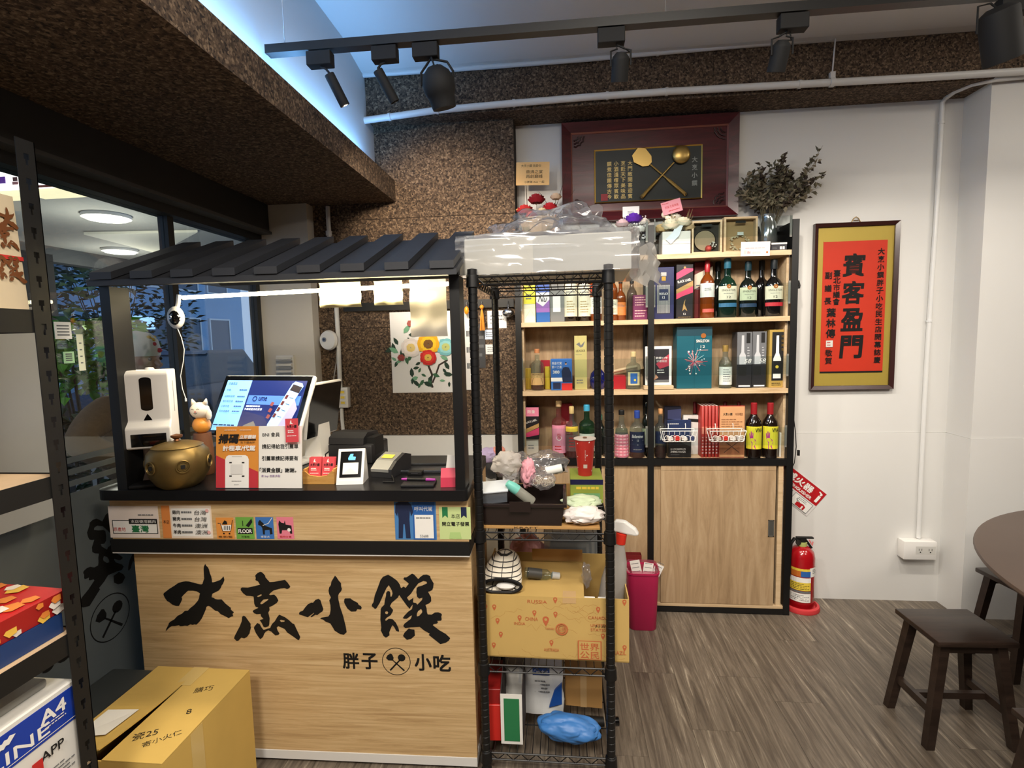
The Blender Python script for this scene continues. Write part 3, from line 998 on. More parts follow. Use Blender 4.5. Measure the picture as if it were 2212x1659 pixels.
def art_tw(P):
    P.rect(.06, .13, .97, .56, K).rect(.075, .155, .955, .535, KW).rect(.40, .44, .97, .60, K)
    P.text('本店使用豬肉', .69, .52, .10, KW, w=.5)
    P.text('原產地', .20, .27, .13, KR, w=.25).text('臺灣', .62, .29, .22, KG, w=.34, bold=.015)
    P.rows(.6, .92, .78, .68, 1, KGR)


def art_meat(P):
    P.rect(0, 0, .17, 1, KO).rect(.2, .06, .97, .92, KW).text('本店', .085, .5, .12, K, w=.12)
    for i, t in enumerate(('雞肉', '豬肉', '牛肉', '羊肉')):
        v = .80 - .2 * i
        P.text(t, .30, v, .12, K, w=.15, bold=.012).rows(.40, .62, v + .05, v - .05, 1, KGR, t=.6)
    for i, t in enumerate(('台灣', '台灣', '澳洲', '澳洲')):
        P.text(t, .79, .80 - .2 * i, .14, K, w=.24, shear=.2)
    P.disc(.93, .86, .006, KP).disc(.94, .2, .006, KP)


def art_cart(P):
    P.shape([[(.2, .72), (.28, .72), (.36, .38), (.78, .38), (.86, .66), (.34, .64)]], KW).line([(.1, .74), (.25, .73), (.36, .34), (.8, .34), (.95, .9)], .0022, K)
    for u in (.44, .54, .64, .74):
        P.line([(u, .42), (u + .02, .62)], .0022, K)
    P.disc(.42, .26, .003, K).disc(.74, .26, .003, K).shape([[(.35, .7), (.5, .88), (.62, .84), (.66, .7)]], K).text('推車/籠', .5, .11, .10, K, w=.8)


def art_floor(P):
    P.rect(.08, .22, .92, .50, K).text('FLOOR', .5, .36, .17, KW, w=.74, bold=.02)
    P.shape([[(.56, .62), (.9, .95), (.94, .78), (.72, .54)]], K).line([(.4, .84), (.4, .6)], .0022, K).text('可落地', .5, .10, .1, K, w=.45)


def art_dog(P):
    P.shape([[(.15, .78), (.25, .88), (.33, .80), (.42, .74), (.55, .6), (.9, .5), (.92, .22), (.78, .2), (.76, .42), (.5, .4), (.48, .2), (.38, .2), (.36, .5), (.28, .6), (.14, .64)]], K)
    P.line([(.4, .62), (.72, .72), (.95, .98)], .002, KW).text('導盲犬', .5, .10, .1, KW, w=.5)


def art_pets(P):
    P.shape([[(.1, .68), (.16, .86), (.3, .74), (.44, .72), (.5, .86), (.54, .66), (.88, .62), (.9, .24), (.78, .24), (.72, .4), (.3, .4), (.26, .24), (.14, .24)]], K)
    P.disc(.72, .42, .006, KW).text('寵物友善', .5, .10, .1, KR, w=.7)


def art_man(P):
    P.rect(.44, 0, .97, 1, KB).rect(.48, .04, .93, .66, KW).text('呼叫代駕', .70, .82, .12, KW, w=.42).rows(.52, .88, .62, .54, 1, KGR)
    P.shape([[(.04, .96), (.12, 1.0), (.34, 1.0), (.42, .92), (.46, .74), (.40, .62), (.38, .78), (.36, .55), (.37, .04), (.26, .04), (.24, .42), (.21, .42), (.18, .04), (.08, .04), (.10, .55), (.08, .74), (.07, .62), (.02, .72)]], KN)
    P.text('55688', .7, .10, .07, KGR, w=.2)


def art_inv(P):
    LG = mat((176, 206, 130), 0.7, var=0, name='ink_lime')
    P.poly([(.1, 1), (.28, 1), (.28, .66), (.19, .74), (.1, .66)], KG).poly([(.7, 1), (.88, 1), (.88, .66), (.79, .74), (.7, .66)], KN)
    P.text('本店', .52, .72, .14, K, w=.28).text('開立電子發票', .52, .48, .13, K, w=.86, bold=.012)
    P.poly([(.30, .02), (.70, .02), (.66, .22), (.34, .22)], LG)


sticker((233, 1093, 346.5, 1162), 'white sticker naming Taiwan as place of origin', (240, 226, 216), art_tw)
sticker((347.5, 1092, 461, 1163), 'orange and cream sticker listing meat origins', (244, 226, 206), art_meat)
sticker((466, 1118, 507.5, 1164), 'orange square sticker with shopping cart', (228, 150, 70), art_cart)
sticker((508.5, 1117, 550.5, 1164), 'green square sticker reading FLOOR', (112, 170, 72), art_floor)
sticker((551.5, 1117, 593, 1164), 'blue square sticker with guide dog', (60, 116, 190), art_dog)
sticker((597, 1117, 636, 1164), 'pink square sticker with two pets', (232, 130, 150), art_pets)
sticker((851, 1084, 944, 1166), 'blue sticker with a man in navy jacket', (72, 130, 190), art_man)
sticker((948, 1095, 1018, 1165), 'pale green sticker about electronic receipts', (200, 218, 150), art_inv)

# ================================================================== THINGS ON THE COUNTER
CZ = CT + 0.0006


def cpos(x, y, z=CZ):
    p = at(x, y, Z=z)
    return Vector((p.x, p.y, z))


def lean(label_name, label, r, yfront, c, tilt, cat='sign'):
    """Counter sign standing on the counter top, tilted back."""
    X0, X1, Z0, Z1 = span(r, yfront)
    w, h = X1 - X0, (Z1 - CZ) / math.cos(R_(tilt))
    t = thing(label_name, label, cat, ((X0 + X1) / 2, yfront + 0.01, CZ), BA)
    pn = MB(mat(c, 0.45, var=0.02, name='printed_board')).box(-w / 2, 0, 0, w / 2, 0.004, h).build('board', t, (0, 0, 0.0015), (R_(-tilt), 0, 0))
    MB(ACRYL).prism([(0.008, 0), (0.075, 0), (h * math.sin(R_(tilt)) + 0.006, h * 0.8), (h * math.sin(R_(tilt)) * .8 + 0.005, h * 0.8)], -w / 4, w / 4, plane='yz').build('easel_back', t)
    return t, pn, w, h


t, pn, w, h = lean('counter_sign', 'orange counter sign for calling a taxi beside the brass pot', (458, 926, 549, 1056), 1.606, (222, 146, 60), 7)
P = Print(w, h, 0)
RD = mat((196, 52, 62), 0.6, var=0.02, name='print_crimson')
P.poly([(0, 0), (.27, 0), (.27, .44), (0, .53)], RD).poly([(.74, 0), (1, 0), (1, .26), (.74, .34)], RD)
P.poly([(.22, .0), (.78, .0), (.78, .46), (.75, .51), (.70, .53), (.30, .53), (.25, .51), (.22, .46)], KW)
P.rect(.38, .50, .62, .515, mat((205, 203, 198), 0.6, var=0, name='phone_notch'))
for u0, u1 in ((.32, .35), (.65, .68)):
    for v0, v1 in ((.18, .2), (.4, .42)):
        P.rect(u0 if u0 < .5 else u1 - .06, v0, u0 + .06 if u0 < .5 else u1, v1, K)
P.rect(.36, .22, .64, .38, mat((226, 224, 220), 0.6, var=0, name='blank_panel'))
P.rows(.38, .62, .12, .1, 1, KGR).rows(.44, .56, .06, .045, 1, KGR)
P.text('掃碼', .31, .80, .145, K, w=.46, bold=.03, shear=.18).text('立即體驗', .77, .83, .06, KW, w=.38, bold=.02, shear=.18)
P.rect(.56, .775, .96, .792, K).text('免下載APP', .76, .74, .035, K, w=.34, shear=.18)
P.text('計程車/代駕', .56, .645, .082, KW, w=.76, bold=.03, shear=.1).rows(.22, .52, .955, .93, 1, KW).rows(.58, .86, .955, .93, 1, KW)
P.build('printed_face', pn)
t, pn, w, h = lean('counter_sign', 'white counter sign with four lines of black Chinese text', (551, 925, 644, 1055), 1.604, (238, 236, 230), 7)
P = Print(w, h, 0)
P.text('BNI 會員', .29, .86, .07, K, w=.40, bold=.01).text('請記得給我引薦單', .50, .67, .075, K, w=.84, bold=.012)
P.text('引薦單請記得要有', .50, .48, .075, K, w=.84, bold=.012).text('「消費金額」', .29, .29, .075, K, w=.52, bold=.012).text('謝謝。', .75, .29, .07, K, w=.26, bold=.012)
P.text('有 buy 也推多點', .29, .195, .045, mat((110, 50, 140), 0.6, var=0, name='ink_purple'), w=.44, shear=.15)
P.build('printed_face', pn)
# red card clipped in front of the white sign
p = at(624, 932, Y=1.603)
PKC = mat((214, 74, 82), 0.5, var=0.02, name='coral_card')
o = tag(MB(PKC).box(-0.022, 0, 0, 0.022, 0.0008, 0.078).build('business_card', None, (p.x, 1.6195, p.z - 0.039), (R_(-7), R_(-2), BA)), 'coral red card stuck on the corner of the white counter sign', 'card')


def art_card(P):
    P.text('大烹小饌', .5, .66, .13, K, w=.76, bold=.03).shape([[(.36, .78), (.42, .9), (.48, .95), (.5, .82), (.62, .77)]], KW)
    P.rows(.2, .8, .52, .38, 2, KW, t=.5).rows(.12, .88, .30, .24, 1, KW, t=.5)


P = Print(0.044, 0.078, 0)
art_card(P)
P.build('printed_face', o)

# automatic soap dispenser
X0, X1, Z0, Z1 = span((263, 800, 344, 968), 1.65)
w, hh = X1 - X0, Z1 - Z0
t = thing('soap_dispenser', 'white automatic soap dispenser with thermometer on a black stand', 'dispenser', ((X0 + X1) / 2 + 0.012, 1.69, CZ), R_(22))
zb = Z0 - CZ
prof = [(0.03, zb + hh), (-0.04, zb + hh), (-0.05, zb + hh * .95), (-0.05, zb + hh * .36), (-0.066, zb + hh * .27), (-0.066, zb + hh * .02), (-0.058, zb), (0.03, zb)]
bd_ = MB(WPLAST).prism(prof, -w / 2, w / 2, plane='yz')
bo = bd_.build('body', t)
bv = bo.modifiers.new('bevel', 'BEVEL')
bv.width, bv.segments, bv.limit_method, bv.angle_limit = 0.012, 3, 'ANGLE', R_(25)
Pp = Print(w, hh, -0.0502, z0=zb)
st = [(.37 + .13 * (1 - math.cos(R_(a))), .88 + .033 * math.sin(R_(a))) for a in range(0, 181, 20)]
st2 = [(.63 - .13 * (1 - math.cos(R_(a))), .52 - .033 * math.sin(R_(a))) for a in range(0, 181, 20)]
Pp.poly(st + st2, BLACKG)
Pp.poly([(.5, .45), (.43, .39), (.40, .355), (.45, .325), (.5, .32), (.56, .325), (.60, .355), (.57, .39)], BLACKG)
Pp.build('sight_window', t)
MB(BLACKG).rbox(-w * .36, -0.0685, zb + hh * .04, w * .40, -0.0655, zb + hh * .2, 0.001).build('display', t)
MB(WPLAST).lathe([(0.0001, 0.009), (0.012, 0.008), (0.016, 0)], c=(0, 0, zb + hh - 0.001), n=14).build('knob', t)
MB(mat((160, 158, 156), 0.5, name='slot_grey')).box(w / 2 - 0.0005, -0.012, zb + hh * .45, w / 2 + 0.001, -0.008, zb + hh * .85).build('side_slot', t)
MB(WPLAST).prism([(0.03, 0.012), (-0.012, 0.012), (0.006, 0.05), (0.012, zb + 0.002), (0.03, zb + 0.002)], -w * .40, w * .40, plane='yz').build('stand_back', t)
MB(BLACKM).rbox(-w * .46, -0.085, 0, w * .5, 0.04, 0.012, 0.004).build('base_tray', t)

# brass pot with lid and coin reliefs
c = cpos(392, 1048)
t = thing('brass_pot', 'round old brass pot with lid and coin reliefs', 'pot', (c.x, c.y - 0.004, CZ), R_(10))
rr = 0.098
MB(BRASS).lathe([(0.0001, 0), (0.055, 0), (0.07, 0.012), (0.09, 0.045), (rr, 0.085), (0.092, 0.12), (0.075, 0.138), (0.0001, 0.139)], n=40).build('body', t)
MB(BRASS).lathe([(0.078, 0.1395), (0.07, 0.144), (0.045, 0.152), (0.016, 0.156), (0.0001, 0.1565)], n=32).build('lid', t)
MB(mat((130, 84, 50), 0.4, 0.7, name='copper_knob')).lathe([(0.0001, 0.157), (0.01, 0.1575), (0.008, 0.163), (0.018, 0.170), (0.018, 0.176), (0.0001, 0.181)], n=16).build('lid_knob', t)
for k in range(6):
    T = Matrix.Rotation(R_(60 * k - 25), 4, 'Z') @ Matrix.Translation((0, -rr - 0.0005, 0.083))
    cn = MB(BRASS)
    ring = [(0.020 * math.cos(i * .314), 0, 0.020 * math.sin(i * .314)) for i in range(20)]
    cn.tube(ring, 0.0022, close=True, n=6, T=T)
    cn.tube([(0.015 * math.cos(i * .314), 0, 0.015 * math.sin(i * .314)) for i in range(20)], 0.0012, close=True, n=6, T=T)
    cn.box(-0.006, -0.001, -0.006, 0.006, 0.004, 0.006, BLACKM, T)
    cn.build('coin_relief', t)

# screen till facing the customers
t = thing('till_display', 'white touch-screen till showing a bluish order screen', 'till', (at(564, 876, Y=1.86).x, 1.86, CZ), R_(-13))
sw, sh, tz = 0.43, 0.255, at(562, 876, Y=1.86).z - CZ
H = MB(WPLAST).rbox(-sw / 2, 0.0, -sh / 2, sw / 2, 0.022, sh / 2, 0.0105, seg=4).build('screen_shell', t, (0, -0.01, tz), (R_(-28), 0, 0))
MB(BLACKG).rbox(-sw / 2 + 0.006, -0.0022, -sh / 2 + 0.006, sw / 2 - 0.006, 0.001, sh / 2 - 0.006, 0.0012, seg=1).build('bezel', H)
gw, gh = sw - 0.05, sh - 0.05
P = Print(gw, gh, -0.0022, z0=-gh / 2)
E_ = lambda c, s=0.9: mat(c, 0.3, var=0, emit=s, name='screen_pixels')
P.rect(0, 0, 1, 1, E_((22, 36, 96), .6)).rect(0, 0, .32, 1, E_((120, 178, 238)))
P.rect(.34, .52, .98, .70, E_((70, 110, 200))).poly([(.32, 0), (.78, 0), (.60, .30), (.32, .40)], E_((40, 44, 90), .5)).poly([(.32, 0), (.60, 0), (.5, .2), (.4, .12)], E_((110, 110, 110), .4))
DK = E_((26, 44, 90), .3)
P.text('已選菜品', .085, .93, .05, DK, w=.11).text('ume', .53, .63, .075, DK, w=.10, bold=.02).disc(.43, .63, .011, DK, .007)
for i, tt in enumerate(('炒飯', '招牌煎豆腐', '乾炒長豆腐', '沙茶牛肉', '煎炒高麗菜')):
    v = .80 - .1 * i - (.03 if i else 0)
    P.text(tt, .035 + .013 * len(tt), v, .045, DK, w=.026 * len(tt)).rows(.20, .30, v + .02, v - .02, 1, E_((60, 90, 150), .3), t=.6)
P.rows(.02, .30, .12, .08, 1, DK, t=.6).rows(.36, .54, .50, .46, 1, E_((200, 220, 250)), t=.7).text('手機就是你的菜單', .46, .42, .045, E_((220, 230, 250)), w=.22)
ph = [(.70, .06), (.80, .03), (.985, .88), (.96, .94), (.875, .97), (.845, .93), (.69, .14)]
P.poly([(a + .0, b) for a, b in [(.74, .0), (.92, .0), (.985, .45), (.93, .62), (.80, .4)]], E_((150, 150, 200), .6))
P.poly(ph, E_((150, 196, 246)))
P.poly([(.835, .80), (.955, .74), (.975, .86), (.86, .92)], E_((40, 34, 40), .3))
for i in range(4):
    P.poly([(.80 - .025 * i, .64 - .12 * i), (.83 - .025 * i, .625 - .12 * i), (.845 - .025 * i, .70 - .12 * i), (.815 - .025 * i, .715 - .12 * i)], E_((90, 40, 36), .4))
    P.line([(.86 - .025 * i, .66 - .12 * i), (.91 - .025 * i, .64 - .12 * i)], .002, DK)
for v in (.62, .5, .38):
    P.poly([(.655, v - .12), (.69, v - .14), (.705, v - .07), (.67, v - .05)], E_((130, 70, 70), .4))
P.build('screen_image', H)
MB(WPLAST).prism([(0.03, tz + 0.05), (0.085, tz + 0.06), (0.12, 0.02), (0.12, 0), (0.03, 0), (0.035, tz - 0.06)], -0.06, 0.06, plane='yz').build('neck', t)
MB(BLACKM).box(-0.045, 0.026, 0.012, 0.045, 0.0295, tz - 0.1).build('neck_cover', t)
MB(WPLAST).rbox(-0.10, -0.02, 0, 0.10, 0.15, 0.014, 0.005).build('foot', t)
# second till screen turned to the cashier
t = thing('cashier_till', 'second white till screen seen from its edge behind the first', 'till', (at(712, 900, Y=2.05).x, 2.05, CZ), R_(84))
S2 = MB(WPLAST).rbox(-0.12, 0.0, -0.115, 0.12, 0.018, 0.115, 0.0088, seg=3).build('screen_shell', t, (0, 0.02, 0.205), (R_(9), 0, 0))
MB(BLACKG).rbox(-0.112, -0.002, -0.107, 0.112, 0.0012, 0.107, 0.001, seg=1).build('screen', S2)
MB(WPLAST).prism([(0.03, 0.20), (0.07, 0.20), (0.10, 0), (0.02, 0)], -0.04, 0.04, plane='yz').build('neck', t)
MB(WPLAST).rbox(-0.08, -0.03, 0, 0.08, 0.11, 0.014, 0.005).build('foot', t)

# lucky cat figurine
c = at(437, 935, Y=1.80)
t = thing('cat_figurine', 'small orange and cream beckoning cat figurine behind the till', 'figurine', (c.x, 1.80, CZ), R_(8))
CRM, ORG = mat((236, 224, 206), 0.35, name='glazed_cream'), mat((226, 150, 60), 0.35, name='glazed_orange')
zc = c.z - CZ
MB(mat((110, 70, 46), .5, name='brown_stand')).lathe([(0.0001, 0), (0.032, 0), (0.034, 0.012), (0.034, zc * .6), (0.03, zc), (0.0001, zc + 0.002)], n=18).build('pedestal', t)
MB(ORG).ball((0, 0, zc + 0.03), 0.032, sc=(1, .9, 1), n=16).build('body', t)
MB(CRM).ball((0, -0.005, zc + 0.085), 0.034, sc=(1, .9, .9), n=16).build('head', t)
er = MB(CRM)
for s_ in (-1, 1):
    er.cyl((s_ * 0.02, -0.004, zc + 0.108), (s_ * 0.026, -0.004, zc + 0.128), 0.011, 0.002, n=8)
er.build('ears', t)
MB(CRM).ball((0.034, -0.01, zc + 0.07), 0.013, sc=(.8, .8, 1.7), n=10).build('paw', t)
Pf = Print(0.05, 0.05, -0.0358, z0=zc + 0.06)
Pf.line([(.2, .62), (.3, .70), (.4, .62)], .002, K).line([(.6, .62), (.7, .70), (.8, .62)], .002, K).line([(.38, .40), (.5, .32), (.62, .40)], .002, K).disc(.5, .47, .0025, KR)
Pf.build('face', t)

# wooden holder with two stacks of cards
c = cpos(688, 1046)
WH = wood('holder_wood', [(0.25, (176, 124, 60)), (0.5, (206, 154, 82)), (0.8, (220, 174, 102))], 'x', 3, 40)
t = thing('card_holder', 'light wooden card holder on the counter between sign and card reader', 'card holder', (c.x, c.y + 0.03, CZ), BA)
MB(WH).box(-0.055, -0.03, 0, 0.055, 0.03, 0.012).prism([(-0.055, 0.012), (0.055, 0.012), (0.055, 0.044), (0.048, 0.046), (0.03, 0.030), (0, 0.026), (-0.03, 0.030), (-0.048, 0.046), (-0.055, 0.044)], -0.03, -0.024, plane='xz').box(-0.055, -0.024, 0.012, -0.048, 0.03, 0.05).box(0.048, -0.024, 0.012, 0.055, 0.03, 0.05).box(-0.048, 0.024, 0.012, 0.048, 0.03, 0.05).build('box', t)
for i, x_ in enumerate((-0.024, 0.024)):
    for k in range(3):
        o = MB(PKC).box(-0.0215, 0, 0, 0.0215, 0.0006, 0.074).build('business_card', None, (c.x + x_, c.y + 0.018 + 0.006 * k, CZ + 0.0126), (R_(-16), 0, BA))
        tag(o, ('coral red card in the left pile of the wooden holder', 'coral red card in the right pile of the wooden holder')[i], 'card', ('cards in the left pile', 'cards in the right pile')[i])
        if k == 0:
            P = Print(0.043, 0.074, 0)
            art_card(P)
            P.build('printed_face', o)

# white wedge card reader
c = cpos(752, 1047)
t = thing('card_reader', 'white wedge-shaped contactless reader with a black screen', 'card reader', (c.x, c.y + 0.035, CZ), R_(8))
MB(WPLAST).prism([(-0.035, 0), (0.045, 0), (0.028, 0.108), (0.018, 0.112), (-0.03, 0.012)], -0.045, 0.045, plane='yz').build('body', t)
ang = math.atan2(0.048, 0.100)
Fc = MB(BLACKG).box(-0.036, -0.001, 0.012, 0.036, 0, 0.102).build('screen', t, (0, -0.0308, 0.0112), (-ang, 0, 0))
P = Print(0.072, 0.09, -0.001, z0=0.012)
P.rect(.14, .12, .86, .56, KW).poly([(.14, .12), (.86, .12), (.5, .36)], mat((226, 224, 222), 0.5, var=0, name='envelope_fold')).poly([(.38, .66), (.7, .66), (.72, .78), (.58, .80), (.6, .9), (.46, .9), (.36, .74)], E_((80, 170, 230), .6))
P.build('screen_image', Fc)

# grey payment terminal
c = cpos(832, 1032)
t = thing('payment_terminal', 'grey payment terminal with a yellow label and paper roll cover', 'card terminal', (c.x, c.y + 0.07, CZ), R_(-12))
TG = mat((150, 150, 146), 0.3, 0.3, name='terminal_grey')
MB(mat((40, 40, 42), 0.5, name='terminal_black')).prism([(-0.07, 0), (0.07, 0), (0.075, 0.055), (0.03, 0.068), (-0.03, 0.052), (-0.07, 0.03)], -0.042, 0.042, plane='yz').build('body', t)
MB(TG).prism([(-0.072, 0.030), (-0.032, 0.0535), (0.03, 0.0695), (0.04, 0.066), (0.04, 0.05), (-0.072, 0.02)], -0.040, 0.030, plane='yz').build('cover', t)
MB(KY_).box(-0.028, 0, 0, 0.016, 0.026, 0.0008).build('yellow_label', t, (0, -0.020, 0.0585), (R_(15), 0, 0))
MB(TG).tube([(0.034, -0.06, 0.012), (0.06, -0.09, 0.006), (0.08, -0.12, 0.003), (0.04, -0.125, 0.003)], 0.0025, BLACKM).build('cable', t)

# black receipt printer behind
c = cpos(752, 1003)
t = thing('receipt_printer', 'black receipt printer at the back of the counter', 'printer', (c.x + 0.01, c.y + 0.09, CZ), R_(-6))
PB = mat((34, 34, 36), 0.45, name='printer_black')
MB(PB).rbox(-0.095, -0.075, 0, 0.095, 0.075, 0.075, 0.008).build('body', t)
MB(PB).prism([(-0.075, 0.0755), (0.07, 0.0755), (0.05, 0.112), (-0.035, 0.118), (-0.07, 0.10)], -0.09, 0.06, plane='yz').build('lid', t)
MB(BLACKM).box(0.0605, -0.05, 0.03, 0.0955, 0.03, 0.10).build('side_cover', t)
MB(PB).tube([(-0.092, -0.05, 0.05), (-0.115, -0.06, 0.03), (-0.105, -0.078, 0.006), (-0.06, -0.085, 0.003)], 0.003, BLACKM).build('cable', t)

# notebook, pen, box, tray
c = cpos(900, 1053)
t = tag(MB(mat((28, 28, 30), 0.5, name='notebook_cover')).rbox(-0.055, -0.02, 0, 0.055, 0.045, 0.008, 0.002).build('notebook', None, (c.x, c.y + 0.02, CZ), (0, 0, R_(4))), 'black notebook lying flat near the counter edge', 'notebook')
t = thing('marker_pen', 'purple and black marker pen lying across the black notebook', 'pen', (c.x - 0.015, c.y + 0.046, CZ + 0.0140), R_(-3))
MB(BLACKM).cyl((-0.03, 0, 0), (0.035, 0, 0), 0.0052, n=12).build('barrel', t)
MB(mat((160, 50, 150), 0.4, name='pen_purple')).cyl((0.0355, 0, 0), (0.068, 0, 0), 0.0055, 0.0045, n=12).cyl((-0.05, 0, 0), (-0.0305, 0, 0), 0.0035, 0.0052, n=12).build('cap', t)
c = cpos(895, 1028)
o = tag(MB(BLACKM).rbox(-0.026, -0.012, 0, 0.026, 0.02, 0.014, 0.002).build('black_case', None, (c.x, c.y + 0.015, CZ)), 'small black case on the counter behind the notebook', 'case')
MB(CHROME).box(-0.012, -0.0125, 0.006, 0.012, -0.012, 0.009).build('clasp', o)
c = cpos(922, 1020)
t = thing('serving_tray', 'flat dark tray at the back right of the counter', 'tray', (c.x, c.y + 0.03, CZ), BA)
MB(mat((36, 37, 40), 0.3, name='tray_dark')).rbox(-0.10, -0.05, 0, 0.09, 0.06, 0.004, 0.0015).build('plate', t)
rm = MB(mat((70, 72, 76), 0.25, 0.4, name='tray_rim'))
rm.tube([(-0.098, -0.048, 0.008), (0.088, -0.048, 0.008), (0.088, 0.058, 0.008), (-0.098, 0.058, 0.008)], 0.004, close=True, n=6)
rm.build('rim', t)
# red card stand at the right end
c = cpos(967, 1053)
t = thing('leaflet_stand', 'crimson folded card stand holding leaflets by the right booth post', 'card holder', (c.x, c.y + 0.028, CZ), R_(6))
CR_ = mat((196, 34, 70), 0.45, name='crimson_card')
MB(CR_).prism([(-0.026, 0), (0.03, 0), (0.022, 0.035), (0.0, 0.058), (-0.018, 0.03)], -0.026, 0.022, plane='yz').build('stand', t)
for k in range(3):
    MB(PAPER).box(-0.018 + 0.008 * k, 0.003 + 0.005 * k, 0.03, 0.020 + 0.002 * k, 0.0036 + 0.005 * k, 0.100 - 0.008 * k).build('leaflet', t, None, (0, R_(8 + 5 * k), 0))

# webcam hung under the roof with its cable
c = at(380, 686, Y=1.84)
t = thing('webcam', 'small round white webcam with a dark crescent face under the booth roof', 'camera', c, R_(-18))
MB(WPLAST).ball((0, 0, 0), 0.042, sc=(.85, .6, 1), n=18).build('shell', t)
MB(BLACKG).ball((0.010, -0.006, -0.001), 0.032, sc=(.75, .75, .95), n=16).build('lens_face', t)
MB(CHROME).cyl((0.012, -0.0285, 0), (0.012, -0.0315, 0), 0.0065, n=14).cyl((0.012, -0.0316, 0), (0.012, -0.0322, 0), 0.004, m=BLACKG, n=14).build('lens', t)
MB(WPLAST).tube([(0, 0.006, 0.03), (0.005, 0.01, 0.055), (0.01, 0.012, 0.085)], 0.008).build('bracket', t)
pts = [at(a, b, Y=1.84) for a, b in ((382, 706), (392, 730), (398, 755), (396, 780), (390, 812), (394, 840), (401, 860))]
o = MB(WPLAST).tube(pts, 0.0016, n=6).cyl(pts[-1], pts[-1] + Vector((0, 0, -0.012)), 0.0035).build('usb_cable')
tag(o, 'thin white cable dangling below the webcam', 'cable')

# sheets hanging from the roof
for r, lab, c in (((690, 618, 780, 664), 'pale yellow sheet hanging under the booth roof, leftmost of three', (250, 240, 190)),
                  ((808, 616, 870, 659), 'pale yellow sheet hanging under the booth roof, middle of three', (248, 240, 196)),
                  ((886, 612, 965, 727), 'long crumpled white sheet hanging under the booth roof on the right', (226, 220, 206))):
    X0, X1, Z0, Z1 = span(r, 1.79)
    Z1 = 1.70
    mb = MB(mat(c, 0.8, name='hung_paper'))
    n, k = 6, 10
    vs = [(X0 + (X1 - X0) * i / n, 1.79 + 0.003 * math.sin(i * 1.7 + j) + 0.004 * math.sin(j * 1.3), Z1 + (Z0 - Z1) * j / k) for j in range(k + 1) for i in range(n + 1)]
    mb.add(vs + [(a, b + 0.0005, d) for a, b, d in vs], [(j * (n + 1) + i, j * (n + 1) + i + 1, (j + 1) * (n + 1) + i + 1, (j + 1) * (n + 1) + i) for j in range(k) for i in range(n)], None, True)
    tag(mb.build('hanging_sheet'), lab, 'paper', 'sheets hanging under the booth roof')

# ================================================================== WALL FITTINGS BEHIND THE BOOTH
# flower poster on the cork wall
X0, X1, Z0, Z1 = span((845, 673, 977, 848), KY - 0.003)
w, hh = X1 - X0, Z1 - Z0
po = tag(MB(mat((236, 236, 234), 0.6, var=0.03, name='poster_paper')).box(-w / 2, 0, 0, w / 2, 0.001, hh).build('flower_poster', None, ((X0 + X1) / 2, KY - 0.003, Z0)), 'painted poster of yellow and red peonies on the cork wall', 'poster')
P = Print(w, hh, 0)
def flower(P, u, v, R, cols, petals=9, seed=0):
    rg = random.Random(seed)
    for ring in range(3):
        m = cols[ring % len(cols)]
        rr = R * (1 - ring * 0.28)
        for k in range(petals):
            a = 6.283 * k / petals + ring * .35 + rg.uniform(-.1, .1)
            P.n += -.85 if k else 0
            cx, cy = u + rr * .6 * math.cos(a) / P.w, v + rr * .55 * math.sin(a) / P.h
            q = [(cx + rr * .45 * math.cos(t * .785) * (1 + .15 * (t % 2)) / P.w, cy + rr * .42 * math.sin(t * .785) * (1 + .15 * (t % 2)) / P.h) for t in range(8)]
            P.poly(q, m)
def leafp(P, u, v, L, ang, m):
    ca, sa = math.cos(R_(ang)), math.sin(R_(ang))
    q = [(0, 0), (.3, .22), (.65, .2), (1, 0), (.65, -.2), (.3, -.22)]
    P.poly([(u + (a * ca - b * sa) * L / P.w, v + (a * sa + b * ca) * L / P.h) for a, b in q], m)
GD, GM, GL = mat((28, 58, 44), .7, var=0, name='leaf_dark'), mat((56, 104, 72), .7, var=0, name='leaf_mid'), mat((120, 176, 140), .7, var=0, name='leaf_pale')
BRK = mat((52, 38, 32), .7, var=0, name='bark_ink')
P.line([(.66, .06), (.63, .14), (.66, .22), (.60, .34), (.50, .42)], .012, BRK).line([(.66, .12), (.72, .22), (.78, .34), (.92, .40)], .010, BRK)
rg = random.Random(4)
for k in range(34):
    P.n -= .85 if k else 0
    leafp(P, rg.uniform(.32, 1.0) if k > 8 else rg.uniform(.04, .3), rg.uniform(.10, .42) if k > 8 else rg.uniform(.36, .74), rg.uniform(.03, .055), rg.uniform(-170, 170), (GD, GD, GM, GL)[k % 4])
for k, (u, v) in enumerate(((.06, .56), (.12, .50), (.2, .42), (.22, .74), (.3, .72))):
    leafp(P, u, v, .06, 200 - 50 * k, (GD, GL)[k % 2])
flower(P, .33, .56, .055, [mat((226, 218, 212), .7, var=0, name='petal_white'), mat((240, 230, 222), .7, var=0, name='petal_pale'), mat((226, 200, 120), .7, var=0, name='petal_core')], 9, 1)
flower(P, .90, .56, .05, [mat((120, 190, 196), .7, var=0, name='petal_teal'), mat((150, 212, 214), .7, var=0, name='petal_aqua'), mat((190, 200, 120), .7, var=0, name='petal_core2')], 9, 2)
flower(P, .62, .60, .06, [mat((236, 176, 24), .7, var=0, name='petal_gold'), mat((246, 202, 40), .7, var=0, name='petal_yellow'), mat((120, 80, 30), .7, var=0, name='petal_brown')], 10, 3)
flower(P, .61, .435, .045, [mat((204, 34, 30), .7, var=0, name='petal_red'), mat((226, 56, 44), .7, var=0, name='petal_scarlet'), mat((226, 190, 80), .7, var=0, name='petal_core3')], 9, 4)
flower(P, .34, .86, .018, [mat((176, 90, 80), .7, var=0, name='bud_red')], 6, 5)
flower(P, .17, .44, .02, [mat((150, 60, 56), .7, var=0, name='bud_dark')], 6, 6)
